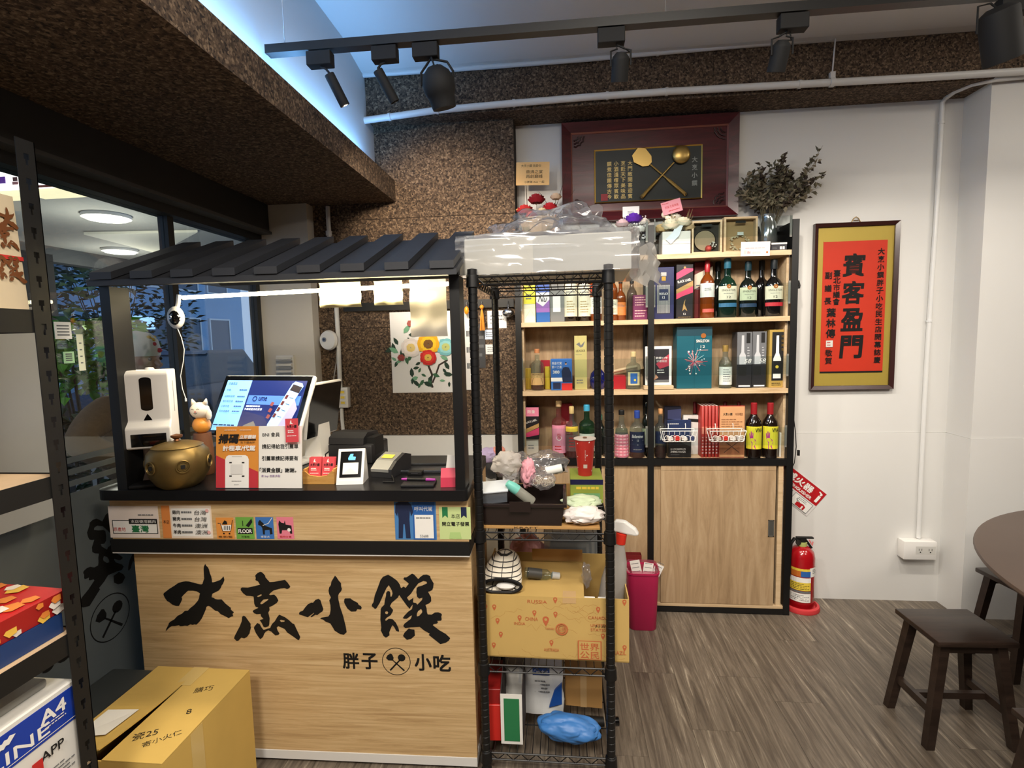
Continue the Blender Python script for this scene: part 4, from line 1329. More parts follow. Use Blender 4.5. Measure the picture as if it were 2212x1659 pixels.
P.build('painting', po)

# black rail along the cork wall with hanging utensils
X0, X1 = at(742, 655, Y=2.835).x, -0.26
o = MB(BLACK).box(X0, 2.83, 1.655, X1, KY - 0.001, 1.70).build('wall_rail')
tag(o, 'black rail fixed across the cork wall behind the booth', 'rail')
for px, lab, c, kind in ((1008, 'small orange charm hanging from the black rail', (230, 150, 30), 0), (1041, 'orange tassel hanging from the black rail', (236, 150, 40), 1), (1098, 'steel ladle hanging from the black rail near the shelves', (180, 180, 182), 2)):
    p = at(px, 665, Y=2.82)
    t = thing('hanging_ladle' if kind == 2 else 'hanging_charm', lab, 'ladle' if kind == 2 else 'ornament', (p.x, 2.818, 1.672))
    MB(CHROME).tube([(0, 0.010, 0.012), (0, -0.004, 0.014), (0, -0.006, 0.0), (0, -0.002, -0.006)], 0.0018, n=6).build('hook', t)
    if kind == 2:
        MB(CHROME).tube([(0, -0.003, -0.004), (0, -0.006, -0.03)], 0.004).build('handle', t)
        MB(CHROME).ball((0, -0.01, -0.05), 0.033, sc=(1, .5, .7), n=16).build('bowl', t)
    elif kind == 1:
        m_ = MB(mat(c, .6, name='tassel_thread'))
        for k in range(9):
            a = k * .7
            m_.tube([(0, -0.003, -0.02), (0.006 * math.cos(a), -0.003 + 0.006 * math.sin(a), -0.05), (0.012 * math.cos(a), -0.003 + 0.01 * math.sin(a), -0.14)], 0.0022, n=5)
        m_.build('threads', t)
        MB(mat(c, .6, name='tassel_thread')).ball((0, -0.003, -0.014), 0.012, n=10).build('knot', t)
    else:
        MB(mat(c, .4, name='charm_orange')).ball((0, -0.003, -0.03), 0.017, sc=(.8, .7, 1.3), n=12).build('bead', t)
# notes pinned on the cork between booth and shelves
for r, lab, c in (((1053, 671, 1094, 709), 'white note with a grey logo pinned on the cork wall', (238, 238, 236)), ((1046, 712, 1072, 733), 'pale blue slip pinned on the cork wall', (206, 218, 236)), ((1049, 744, 1076, 765), 'small white slip pinned lowest on the cork wall', (236, 236, 232)), ((1004, 668, 1030, 842), 'long white sheet pinned behind the right booth post', (232, 230, 226)), ((1030, 700, 1048, 795), 'dark grey folder leaning beside the pinned notes', (70, 70, 72))):
    X0, X1, Z0, Z1 = span(r, KY - 0.002)
    w, hh = X1 - X0, Z1 - Z0
    o = tag(MB(mat(c, .8, name='paper')).box(-w / 2, 0, 0, w / 2, 0.0008, hh).build('pinned_note', None, ((X0 + X1) / 2, KY - 0.002, Z0)), lab, 'note', 'notes pinned on the cork wall')
    P = Print(w, hh, 0)
    P.rows(.15, .85, .8, .2, 3, KGR, seed=int(r[0]))
    P.build('printed_lines', o)

# round wifi camera, its cable, conduit and switch box
c = at(712, 735, Y=2.80)
t = thing('wall_camera', 'white disc-shaped camera fixed beside the column', 'camera', (c.x, 2.80, c.z), R_(-14))
MB(WPLAST).lathe([(0.0001, -0.022), (0.03, -0.020), (0.052, -0.008), (0.056, 0.006), (0.05, 0.02), (0.0001, 0.022)], n=32, T=Matrix.Rotation(R_(90), 4, 'X') @ Matrix.Scale(1.0, 4)).build('shell', t, (0, 0, 0), None)
MB(mat((130, 132, 136), .3, .4, name='lens_ring')).cyl((-0.016, -0.0245, 0.004), (-0.016, -0.028, 0.004), 0.013, n=16).cyl((-0.016, -0.0282, 0.004), (-0.016, -0.029, 0.004), 0.007, m=BLACKG, n=12).build('lens', t)
MB(WPLAST).cyl((0, 0.022, 0), (0.02, 0.05, 0.0), 0.012, n=10).build('bracket', t)
pts = [at(a, b, Y=2.815) for a, b in ((728, 752), (727, 780), (722, 810), (719, 835), (716, 852))]
tag(MB(mat((170, 168, 164), .5, name='cable_grey')).tube(pts, 0.003, n=6).build('power_cable'), 'grey cable running from the disc camera down to the switch box', 'cable')
pts = [at(a, b, Y=2.825) for a, b in ((726, 655), (730, 720), (733, 790), (735, 838))]
o = MB(PIPE).tube(pts, 0.0125, n=10).build('conduit_pipe')
tag(o, 'white conduit pipe coming down to the switch box behind the booth', 'pipe')
pts = [at(a, b, Y=2.825) for a, b in ((738, 882), (739, 905), (742, 938))]
tag(MB(PIPE).tube(pts, 0.010, n=10).build('conduit_pipe'), 'short white conduit pipe below the switch box', 'pipe')
pts = [at(a, b, Y=2.83) for a, b in ((708, 446), (709, 475), (711, 505), (712, 540))]
o = MB(PIPE).tube(pts, 0.012, n=10).cyl(pts[1] + Vector((0, 0, -0.06)), pts[1] + Vector((0, 0, -0.085)), 0.017, n=12).build('conduit_pipe')
tag(o, 'short white conduit pipe under the soffit beside the column', 'pipe')
X0, X1, Z0, Z1 = span((716, 837, 752, 881), 2.81)
t = thing('switch_box', 'white switch box with small yellow labels on the cork wall', 'switch', ((X0 + X1) / 2, 2.83, Z0))
w, hh = X1 - X0, Z1 - Z0
MB(WPLAST).rbox(-w / 2, -0.025, 0, w / 2, 0.018, hh, 0.004).build('box', t)
P = Print(w, hh, -0.0252)
for i in range(2):
    for j in range(3):
        u, v = .12 + .42 * i, .16 + .26 * j
        P.rect(u, v, u + .34, v + .2, mat((220, 218, 210), .4, var=0, name='switch_key')).rect(u + .04, v + .04, u + .28, v + .15, KY_)
P.build('switch_keys', t)
# leaflets rack on the column
X0, X1, Z0, Z1 = span((593, 768, 630, 812), 2.745)
t = thing('leaflet_rack', 'small clear rack of white leaflets fixed on the cream column', 'rack', ((X0 + X1) / 2, 2.76, Z0))
w, hh = X1 - X0, Z1 - Z0
MB(WPLAST).box(-w / 2, 0.006, 0, w / 2, 0.0145, hh).build('back', t)
for k in range(6):
    MB(PAPER if k % 2 else mat((150, 154, 158), .6, name='leaflet_grey')).box(-w * .44, -0.014 + 0.001 * k, hh * k / 6.2, w * .44, 0.005, hh * (k + .62) / 6.2).build('leaflet_pile', t)

# ================================================================== STORAGE RACK AT THE LEFT EDGE
RK = mat((26, 26, 26), 0.5, 0.2, var=0.12, name='rack_steel')
rack = thing('storage_rack', 'dark slotted-steel storage rack with chipboard shelves at the left', 'rack', (-1.30, 0.745, 0))
BOARD = mat((206, 176, 140), .7, var=.1, scale=30, name='chipboard')
RX0, RX1, RY0, RY1 = -0.20, 0.19, -0.60, 0.305
def slotted(x, y, sx, sy):
    """Angle post whose face to the room is punched with real keyholes."""
    mb = MB(RK)
    wd, H_ = 0.040, 1.93
    holes = []
    z = 0.06
    # room-facing flange in the yz plane: strips beside the holes and bridges between them
    y0, y1 = (y, y + sy * wd) if sy > 0 else (y + sy * wd, y)
    ym = (y0 + y1) / 2
    t_ = 0.002 * sx
    hw = 0.0058
    mb.box(x, y0, 0, x + t_, ym - hw, H_).box(x, ym + hw, 0, x + t_, y1, H_)
    prev = 0.0
    while z < H_ - 0.04:
        mb.box(x, ym - hw, prev, x + t_, ym + hw, z)
        # keyhole: round head above, slot below (narrower)
        mb.box(x, ym - hw, z, x + t_, ym - hw * .45, z + 0.012).box(x, ym + hw * .45, z, x + t_, ym + hw, z + 0.012)
        prev = z + 0.024
        z += 0.0505
    mb.box(x, ym - hw, prev, x + t_, ym + hw, H_)
    # second flange
    a, b = (x, x + sx * wd)
    mb.box(min(a, b), y if sy > 0 else y - 0.002, 0, max(a, b), y + 0.002 if sy > 0 else y, H_)
    return mb
for (x_, y_, sx, sy) in ((RX1, RY1, -1, -1), (RX1, RY0, -1, 1), (RX0, RY1, 1, -1), (RX0, RY0, 1, 1)):
    slotted(x_, y_, sx, sy).build('post', rack)
SHZ = (0.13, 0.525, 0.855, 1.215, 1.575)
for z in SHZ:
    MB(RK).box(RX1 - 0.0045, RY0 + 0.003, z - 0.045, RX1 - 0.0025, RY1 - 0.003, z + 0.003).box(RX1 - 0.02, RY0 + 0.003, z - 0.045, RX1 - 0.0047, RY1 - 0.003, z - 0.043).box(RX0 + 0.0025, RY0 + 0.003, z - 0.045, RX0 + 0.0045, RY1 - 0.003, z + 0.003).box(RX0 + 0.005, RY1 - 0.006, z - 0.045, RX1 - 0.005, RY1 - 0.004, z + 0.003).build('beam', rack)
    MB(BOARD).box(RX0 + 0.005, RY0 + 0.004, z - 0.012, RX1 - 0.005, RY1 - 0.007, z).build('shelf_board', rack)

# things on it
def rk(y, z, x=0.0):
    return (-1.30 + x, 0.745 + y, z + 0.0006)
# paper tote standing on the top board
t = thing('paper_tote', 'cream paper tote with shop name and red stripe on the top rack shelf', 'bag', rk(0.178, 1.575, 0.068))
TOT = mat((214, 196, 164), .8, var=.05, bump=.05, name='tote_paper')
tb = MB(TOT)
sec = [(0.11, 0.09), (0.06, 0.115), (-0.09, 0.115), (-0.11, 0.09), (-0.11, -0.2), (0.11, -0.2)]
vs = [(a, b, 0) for a, b in sec] + [(a * .92, b * .98, 0.235) for a, b in sec]
n = len(sec)
tb.add(vs, [tuple(reversed(range(n))), tuple(n + i for i in range(n))] + [(i, (i + 1) % n, n + (i + 1) % n, n + i) for i in range(n)])
tb.build('bag_body', t)
P = Print(0.29, 0.235, 0)
INK = mat((110, 60, 20), .7, var=0, name='brown_ink')
P.rect(0, .44, 1, .475, KR)
for i, ch in enumerate((SIGN[0], SIGN[1], SIGN[3])):
    xs = [p[0] for q in ch for p in q]
    zs = [p[1] for q in ch for p in q]
    s = .055 / (max(zs) - min(zs))
    u0, v0 = .80, (.66, .52, .24)[i]
    P.shape([[(u0 + (a - min(xs)) * s / P.w, v0 + (b - min(zs)) * s / P.h) for a, b in q] for q in ch], INK)
P.build('printed_face', t, (0.1125, -0.055, 0), (R_(-2), 0, R_(90)))
# gift box on the middle shelf
t = thing('gift_box', 'red floral gift box with dark blue base on the rack', 'box', rk(0.115, 0.855, 0.05))
MB(mat((28, 58, 112), .5, name='gift_navy')).box(-0.12, -0.17, 0, 0.115, 0.165, 0.045).build('base', t)
GR = mat((196, 34, 34), .45, name='gift_red')
MB(GR).prism([(-0.118, 0.046), (0.112, 0.046), (0.125, 0.098), (-0.118, 0.11)], -0.165, 0.172, plane='xz').build('lid', t)
fp = MB()
rg = random.Random(8)
for k in range(26):
    a, b = rg.uniform(-0.16, 0.165), rg.uniform(0.05, 0.094)
    m_ = (mat((244, 196, 80), .5, var=0, name='blossom_yellow'), mat((246, 236, 224), .5, var=0, name='blossom_white'), mat((236, 140, 60), .5, var=0, name='blossom_orange'))[k % 3]
    r_ = rg.uniform(.006, .014)
    x_ = 0.1126 + (b - 0.046) * 0.25 + .00004 * k
    fp.add([(x_ + 0.0004, a + r_ * math.cos(q) * (1 + .25 * (i % 2)), b + r_ * .8 * math.sin(q) * (1 + .25 * (i % 2))) for i, q in enumerate([j * .628 for j in range(10)])], [tuple(range(10))], m_)
for k in range(40):
    a, b = rg.uniform(-0.115, 0.11), rg.uniform(-0.16, 0.165)
    m_ = (mat((244, 196, 80), .5, var=0, name='blossom_yellow'), mat((246, 236, 224), .5, var=0, name='blossom_white'), mat((236, 140, 60), .5, var=0, name='blossom_orange'))[k % 3]
    r_ = rg.uniform(.008, .02)
    z_ = 0.11 - (a + .118) / .243 * .012 + .0006 + .00004 * k
    fp.add([(a + r_ * math.cos(q) * (1 + .25 * (i % 2)), b + r_ * math.sin(q) * (1 + .25 * (i % 2)), z_) for i, q in enumerate([j * .628 for j in range(10)])], [tuple(range(10))], m_)
fp.build('blossom_print', t)
# paper carton A4
t = thing('paper_carton', 'blue and white A4 copy-paper carton on the low rack shelf', 'box', rk(0.0, 0.525, 0.045))
AX, AY, AH = 0.13, 0.285, 0.215
MB(mat((232, 230, 224), .6, var=.03, name='carton_white')).rbox(-AX, -AY, 0, AX, AY, AH, 0.003, seg=1).build('carton', t)
BLU = mat((26, 62, 170), .45, name='carton_blue')
MB(BLU).box(AX + 0.0002, -AY - 0.001, 0.125, AX + 0.001, AY + 0.001, AH - 0.012).box(-AX * .2, AY + 0.0002, 0.125, AX + 0.001, AY + 0.001, AH - 0.012).build('blue_band', t)
P = Print(AY * 2, AH, 0)
P.text('PAPERLINE', .62, .70, .12, KW, w=.52, bold=.01).text('A4', .90, .83, .13, KW, w=.10, bold=.02)
for k in range(3):
    P.poly([(.68 + .018 * k, .82 + .012 * k), (.70 + .018 * k, .80 + .012 * k), (.725 + .018 * k, .86 + .012 * k), (.705 + .018 * k, .88 + .012 * k)], KW)
P.rect(.3, .615, .99, .622, KW).rows(.86, .97, .76, .70, 2, KW).text('APP', .88, .45, .09, K, w=.09, bold=.01).rect(.80, .30, .84, .46, KR).rows(.82, .96, .28, .12, 4, KGR)
P.build('printed_face', t, (AX + 0.0012, 0, 0), (0, 0, R_(90)))
MB(mat((150, 148, 142), .5, name='wrap_grey')).rbox(-AX * .95, -AY * .98, AH + 0.0005, AX * .72, AY * .9, AH + 0.02, 0.006).build('wrapped_pile', t)
# wide board and cloth peeking on the upper-middle shelf
o = tag(MB(mat((190, 150, 104), .7, name='kraft')).rbox(-0.16, -0.25, 0, 0.10, 0.22, 0.05, 0.004, seg=1).build('flat_carton', None, rk(-0.08, 1.215, -0.02)), 'flat brown carton on the second rack shelf from the top', 'box')
MB(mat((212, 190, 150), .5, name='packing_tape')).box(-0.155, -0.02, 0.0502, 0.098, 0.03, 0.0508).build('packing_tape', o)

# ================================================================== BIG CARDBOARD BOX ON THE FLOOR
bx0, bx1, by0, by1, bz = -1.400, -1.068, 1.185, 1.575, 0.392
t = thing('cardboard_box', 'large yellow cardboard box with loose top flaps before the booth', 'box', ((bx0 + bx1) / 2, (by0 + by1) / 2, 0.0005))
w, d = bx1 - bx0, by1 - by0
sd = MB(CARD)
for a in ((-w / 2, -d / 2, 0, w / 2, -d / 2 + 0.004, bz), (-w / 2, d / 2 - 0.004, 0, w / 2, d / 2, bz), (-w / 2, -d / 2 + 0.004, 0, -w / 2 + 0.004, d / 2 - 0.004, bz), (w / 2 - 0.004, -d / 2 + 0.004, 0, w / 2, d / 2 - 0.004, bz), (-w / 2, -d / 2, 0, w / 2, d / 2, 0.004)):
    sd.box(*a)
sd.build('walls', t)
def flap(x0, x1, dz0, dz1, nm):
    mb = MB(CARD)
    n = 8
    vs = []
    for j in range(n + 1):
        yy = -d / 2 + d * j / n
        lift = (1 - j / n) ** 2
        for xx, dz in ((x0, dz0), (x1, dz1)):
            vs.append((xx, yy, bz + 0.0045 + dz * lift))
    k = len(vs)
    vs += [(a, b, c - 0.0035) for a, b, c in vs]
    fs = []
    for j in range(n):
        a = 2 * j
        fs += [(a, a + 1, a + 3, a + 2), (k + a, k + a + 2, k + a + 3, k + a + 1), (a, a + 2, k + a + 2, k + a), (a + 1, k + a + 1, k + a + 3, a + 3)]
    fs += [(0, k, k + 1, 1), (2 * n, 2 * n + 1, k + 2 * n + 1, k + 2 * n)]
    mb.add(vs, fs)
    return mb.build(nm, t)
f1 = flap(-w / 2, -0.012, 0.004, 0.03, 'top_flap')
f2 = flap(-0.008, w / 2, -0.02 + 0.02, 0.0, 'top_flap')
TAPE = mat((212, 184, 116), .22, var=.04, coat=.3, name='glossy_tape')
MB(TAPE).box(-0.035, d / 2 - 0.09, bz + 0.0052, 0.02, d / 2 + 0.0015, bz + 0.0056).box(-0.035, d / 2 + 0.0006, bz - 0.03, 0.02, d / 2 + 0.0012, bz + 0.0055).build('tape', t)
MB(TAPE).box(w / 2 + 0.0003, -0.09, 0.06, w / 2 + 0.0007, -0.04, bz).build('tape', t)
lb = MB(PAPER).box(-w / 2 + 0.02, -d / 2 + 0.07, bz + 0.0262, -0.045, -d / 2 + 0.165, bz + 0.0268)
lb = MB(PAPER)
lb.add([(-w / 2 + 0.015, -d / 2 + 0.06, bz + 0.0115), (-0.05, -d / 2 + 0.06, bz + 0.0265), (-0.05, -d / 2 + 0.175, bz + 0.0145), (-w / 2 + 0.015, -d / 2 + 0.175, bz + 0.0085)], [(0, 1, 2, 3)])
lbo = lb.build('address_label', t)
hw_ = MB(K)
def scrawl(body, x_, y_, h_, ang):
    vs, fs, a, b, c_, d_ = glyphs(body, -0.004)
    s = h_ / (d_ - b)
    ca, sa = math.cos(R_(ang)), math.sin(R_(ang))
    hw_.add([(x_ + ((p - a) * ca - (q - b) * sa) * s, y_ + ((p - a) * sa + (q - b) * ca) * s, bz + 0.0056) for p, q in vs], fs)
scrawl('膳巧', 0.055, 0.07, 0.026, 20)
scrawl('8', 0.10, -0.02, 0.022, 30)
scrawl('瓷25', 0.02, -0.13, 0.030, 28)
scrawl('寄小火仁', 0.07, -0.15, 0.022, 38)
hw_.build('handwriting', t)

# ================================================================== BLACK WIRE RACK
from mathutils import noise as mnoise
WX0, WX1, WY0, WY1 = -0.283, 0.143, 1.665, 2.215
wire = thing('wire_rack', 'black wire shelving rack beside the booth', 'rack', ((WX0 + WX1) / 2, (WY0 + WY1) / 2, 0))
hx, hy = (WX1 - WX0) / 2, (WY1 - WY0) / 2
prof = [(0.0001, 0.012), (0.0148, 0.012)]
z = 0.03
while z < 1.69:
    prof += [(0.0148, z), (0.0134, z + 0.001), (0.0134, z + 0.0035), (0.0148, z + 0.0045)]
    z += 0.0254
prof += [(0.0148, 1.692), (0.0165, 1.694), (0.0165, 1.712), (0.0001, 1.716)]
pm_ = None
for sx in (-1, 1):
    for sy in (-1, 1):
        o = MB(BLACK).lathe(prof, n=12).build('post', wire, (sx * hx, sy * hy, 0)) if pm_ is None else bpy.data.objects.new('post', pm_)
        if pm_ is None:
            pm_ = o.data
        else:
            COL.objects.link(o)
            o.parent = wire
            o.location = (sx * hx, sy * hy, 0)
        MB(BLACKM).lathe([(0.013, 0), (0.018, 0.002), (0.018, 0.01), (0.013, 0.0115)], n=12).build('levelling_foot', wire, (sx * hx, sy * hy, 0))
WZ = (0.072, 0.392, 0.856, 1.690)
for z in WZ:
    s = MB(BLACK)
    for a, b, ax in (((-hx, -hy), (hx, -hy), 0), ((-hx, hy), (hx, hy), 0), ((-hx, -hy), (-hx, hy), 1), ((hx, -hy), (hx, hy), 1)):
        for dz in (0, -0.024):
            s.tube([(a[0], a[1], z + dz - 0.003), (b[0], b[1], z + dz - 0.003)], 0.003, n=6)
        n = 16 if ax == 0 else 20
        zz = [(a[0] + (b[0] - a[0]) * (i + .5) / n, a[1] + (b[1] - a[1]) * (i + .5) / n, z - 0.003 - (0.024 if i % 2 else 0)) for i in range(n)]
        s.tube(zz, 0.002, n=5)
    for sx in (-1, 1):
        for sy in (-1, 1):
            s.lathe([(0.0149, -0.036), (0.021, -0.034), (0.019, 0.004), (0.0149, 0.006)], n=12, c=(sx * hx, sy * hy, z))
    so = s.build('shelf', wire)
    g = MB(BLACK)
    n = 16
    for i in range(1, n):
        x_ = -hx + 2 * hx * i / n
        g.tube([(x_, -hy, z), (x_, hy, z)], 0.0016, n=5)
    for j in (-.5, 0, .5):
        g.tube([(-hx, hy * j, z - 0.004), (hx, hy * j, z - 0.004)], 0.0025, n=5)
    tag(g.build('wire_grid', so), kind='stuff')


def crumple(mb, c, r, m, amp=0.35, freq=3.0, seed=0, sub=4, flat=None, T=None):
    """A crumpled, creased lump: an icosphere pushed about by ridged noise."""
    bm = bmesh.new()
    bmesh.ops.create_icosphere(bm, subdivisions=sub, radius=1)
    off = Vector((seed * 3.1, seed * 1.7, seed * 2.3))
    for v in bm.verts:
        q = v.co * freq + off
        k = 1 + amp * (abs(mnoise.noise(q)) * 1.6 - 0.45 + 0.5 * abs(mnoise.noise(q * 2.3)))
        v.co = Vector((v.co.x * r[0] * k, v.co.y * r[1] * k, v.co.z * r[2] * k))
        if flat is not None and v.co.z < flat:
            v.co.z = flat
        v.co += Vector(c)
    mb._bm(bm, m, True, T)
    return mb


# ---- top shelf: wrapped white carton with a puffed plastic bag over it
z1 = 1.6925
X0, X1, Zb, Zt = span((1003, 517, 1372, 596), 1.64)
t = tag(MB(mat((226, 224, 210), .7, var=.04, scale=40, bump=.03, name='white_corrugated')).rbox(-0.262, -0.18, 0, 0.262, 0.18, 0.118, 0.004, seg=1).build('white_carton', None, ((X0 + X1) / 2, 1.85, z1), (0, 0, R_(-3))), 'long white carton lying on top of the wire rack in clear plastic', 'box')
MB(mat((206, 206, 196), .5, name='lid_seam')).box(-0.04, -0.1815, 0.004, 0.262, -0.1802, 0.113).build('overlap_flap', t)
bag = MB()
bm = bmesh.new()
bmesh.ops.create_cube(bm, size=1)
bmesh.ops.subdivide_edges(bm, edges=bm.edges[:], cuts=16, use_grid_fill=True)
for v in bm.verts:
    p = v.co.copy()
    q = Vector((p.x * 0.56, p.y * 0.40, (p.z + .5) * 0.122))
    nn = mnoise.noise(Vector((p.x * 9, p.y * 3, p.z * 3))) * .007 + abs(mnoise.noise(Vector((p.x * 3, p.y * 2, p.z * 7)))) * .014
    d = Vector((q.x, q.y * 1.2, (q.z - .06) * 3)).normalized()
    v.co = q + d * (abs(nn) + 0.003)
    if v.co.z < 0.0015:
        v.co.z = 0.0015
bag._bm(bm, PLASTIC, True)
t = thing('plastic_bag', 'crumpled clear plastic bag puffed up over the white carton', 'bag', ((X0 + X1) / 2, 1.85, z1), R_(-3))
o = bag.build('wrapped_film', t)
pf = crumple(MB(), (0.015, 0.0, 0.128), (0.205, 0.15, 0.105), PLASTIC, .38, 2.0, 3, 5, flat=-0.01)
pf.build('puffed_top', t)
ds = MB()
n, k = 10, 8
vs = [(0.262 + 0.09 * i / n + .006 * math.sin(j * 2 + i), -0.10 + 0.01 * math.sin(i * 1.3) - 0.008 * j, 0.06 + 0.03 * math.sin(i / n * 3.1) * (1 - j / k) - 0.10 * j / k + 0.01 * math.sin(i * 1.1)) for j in range(k + 1) for i in range(n + 1)]
ds.add(vs, [(j * (n + 1) + i, j * (n + 1) + i + 1, (j + 1) * (n + 1) + i + 1, (j + 1) * (n + 1) + i) for j in range(k) for i in range(n)], clear_mat('milky_film', (225, 225, 225), 1.45, 1.0, haze=.7, hazecol=(205, 203, 198), gloss=.25), True)
ds.build('hanging_end', t)

# ---- second shelf
z2 = WZ[2] + 0.0023
bz2 = z2 + 0.0100
o = tag(MB(KRAFT).rbox(-0.205, -0.26, 0, 0.185, 0.25, 0.009, 0.001, seg=1).build('card_sheet', None, (-0.072, 1.945, z2)), 'flat cardboard sheet lining the middle shelf of the wire rack', 'cardboard')
P = Print(0.39, 0.009, -0.2602)
P.text('KRAFT', .35, .5, .7, K, w=.2)
P.build('printed_edge', o)
BN = mat((36, 26, 24), .3, var=.08, coat=.3, name='dark_brown_plastic')
bxl, bxr, _, _ = span((1030, 1060, 1228, 1120), 1.68)
t = thing('plastic_bin', 'dark brown open plastic bin heaped with small things on the wire rack', 'bin', ((bxl + bxr) / 2 - 0.002, 1.80, bz2))
bw = (bxr - bxl) / 2 - 0.012
def openbin(w, d, h, wt, fl, m):
    mb = MB(m)
    ring = lambda ww, dd, zz: [(-ww, -dd, zz), (ww, -dd, zz), (ww, dd, zz), (-ww, dd, zz)]
    L_ = ring(w * fl, d * fl, 0) + ring(w, d, h) + ring(w - wt, d - wt, h) + ring((w - wt) * fl, (d - wt) * fl, wt)
    fs = [(3, 2, 1, 0)] + [(4 * k + i, 4 * k + (i + 1) % 4, 4 * k + 4 + (i + 1) % 4, 4 * k + 4 + i) for k in range(3) for i in range(4)] + [(12, 13, 14, 15)]
    return mb.add(L_, fs)
openbin(bw, 0.115, 0.072, 0.004, .93, BN).build('tub', t)
rmb = MB(BN)
for a in ((-bw - 0.009, -0.124, bw + 0.009, -0.112), (-bw - 0.009, 0.112, bw + 0.009, 0.124), (-bw - 0.009, -0.112, -bw + 0.003, 0.112), (bw - 0.003, -0.112, bw + 0.009, 0.112)):
    rmb.rbox(a[0], a[1], 0.066, a[2], a[3], 0.0765, 0.002)
rmb.build('rim', t)
MB(BN).box(-0.04, -0.1275, 0.052, 0.03, -0.1242, 0.086).build('grip', t)
bc = t.location.copy()
def inb(px, py, Y):
    return at(px, py, Y=Y)
# contents of the bin
c = inb(1068, 1058, 1.72)
o = thing('clear_container', 'clear plastic lunch container lying at the left of the brown bin', 'container', (c.x, 1.735, bz2 + 0.078), rot=(R_(14), R_(-6), 0))
openbin(0.050, 0.035, 0.042, 0.0015, .88, clear_mat('container_plastic', (235, 240, 245), 1.5, 1.2, haze=.25, hazecol=(220, 226, 235))).build('tub', o)
MB(mat((200, 206, 214), .35, name='container_lid')).rbox(-0.054, -0.039, 0.0425, 0.054, 0.039, 0.048, 0.002).build('lid', o)
c = inb(1128, 1048, 1.73)
o = thing('squeeze_bottle', 'small bottle with teal cap leaning out of the brown bin', 'bottle', (c.x + 0.028, 1.715, bz2 + 0.079), rot=(R_(8), R_(-50), 0))
MB(clear_mat('frosted_bottle', (236, 238, 232), 1.45, .8, haze=.55, hazecol=(226, 226, 214), gloss=.2)).lathe([(0.0001, -0.01), (0.015, -0.01), (0.017, -0.005), (0.017, 0.06), (0.012, 0.07), (0.0001, 0.071)], n=16).build('body', o)
MB(mat((120, 204, 190), .4, name='teal_plastic')).lathe([(0.0175, 0.0565), (0.0178, 0.075), (0.011, 0.10), (0.0001, 0.102)], n=16).build('cap', o)
for px, py, Y, rr_, sd_, lab, m_ in ((1112, 1005, 1.84, (0.085, 0.06, 0.048), 5, 'crumpled clear bag with a pinkish tint heaped in the brown bin', PLASTIC), (1180, 1000, 1.86, (0.075, 0.06, 0.045), 8, 'crumpled clear bag at the back right of the brown bin', PLASTIC), (1095, 1000, 1.76, (0.05, 0.035, 0.04), 12, 'white foam net bag bunched in the brown bin', clear_mat('foam_net', (238, 236, 232), 1.4, .6, haze=.8, hazecol=(232, 226, 220), gloss=.4)), (1140, 1022, 1.78, (0.026, 0.03, 0.05), 14, 'pink cloth tucked between bags in the brown bin', mat((226, 160, 172), .9, bump=.2, name='pink_cloth')), (1172, 1038, 1.735, (0.045, 0.03, 0.03), 17, 'clear bag of pale rubber bands in the brown bin', PLASTIC)):
    c = inb(px, py, Y)
    o = crumple(MB(), (0, 0, 0), rr_, m_, .28, 1.9, sd_, 4).build('plastic_bag' if 'bag' in lab else 'pink_cloth', None, (c.x, Y, c.z))
    tag(o, lab, 'bag' if 'bag' in lab else 'cloth')
    if 'rubber' in lab:
        rb = MB(mat((226, 214, 190), .5, name='rubber_band'))
        rgg = random.Random(2)
        for k in range(16):
            q = Vector((rgg.uniform(-.026, .03), rgg.uniform(-.012, .012), rgg.uniform(-.016, .012)))
            e = Euler((rgg.uniform(0, 3), rgg.uniform(0, 3), 0))
            rb.tube([q + e.to_matrix() @ Vector((.011 * math.cos(a * .63), .008 * math.sin(a * .63), 0)) for a in range(10)], 0.0011, close=True, n=4)
        rb.build('rubber_bands', o)
c = inb(1198, 1014, 1.80)
o = thing('paper_roll', 'white paper roll with a black end lying on the brown bin', 'roll', (c.x, 1.80, c.z), rot=(0, R_(80), R_(8)))
MB(PAPER).cyl((0, 0, -0.032), (0, 0, 0.026), 0.0145, n=18).build('roll', o)
MB(BLACKM).cyl((0, 0, 0.0262), (0, 0, 0.034), 0.013, n=18).build('core', o)
# boxes, cup and cloths to the right of the bin
z_ = bz2
o, w, hh, d = card('tea_carton', 'green and yellow carton with navy edge under the red cup', 'box', (1232, 1036, 1303, 1082), 1.93, 0.17, mat((150, 168, 70), .5, name='lime_print'), zb=z_)
P = Print(w, hh, -d / 2)
P.rect(0, .78, 1, 1, mat((24, 24, 70), .5, var=0, name='navy_edge')).rows(.18, .9, .7, .58, 1, KY_, t=.9).rect(.1, .08, .9, .42, mat((120, 176, 120), .5, var=0, name='green_patch'))
P.build('printed_front', o)
cupz = z_ + hh + 0.0012
cx_ = at(1264, 1000, Y=1.985).x
t = thing('paper_cup', 'tall red paper cup with pale flecks standing on the green carton', 'cup', (cx_, 2.0, cupz))
ct_ = at(1264, 945, Y=2.0).z - cupz
MB(mat((176, 44, 36), .45, name='cup_red')).lathe([(0.0001, 0), (0.027, 0), (0.027, 0.004), (0.039, ct_ - 0.006), (0.039, ct_ - 0.004)], n=28).build('cup', t)
MB(mat((226, 214, 206), .4, name='cup_film')).lathe([(0.0395, ct_ - 0.006), (0.0425, ct_ - 0.005), (0.0425, ct_ - 0.002), (0.0001, ct_ - 0.001)], n=28).build('film_lid', t)
P = Print(0.1, ct_, 0, cyl=0.0335)
for u, v in ((.2, .86), (.62, .9), (.9, .7), (.1, .2), (.82, .12), (.55, .55), (.15, .5)):
    P.line([(u, v), (u + .03, v + .03)], .003, KW)
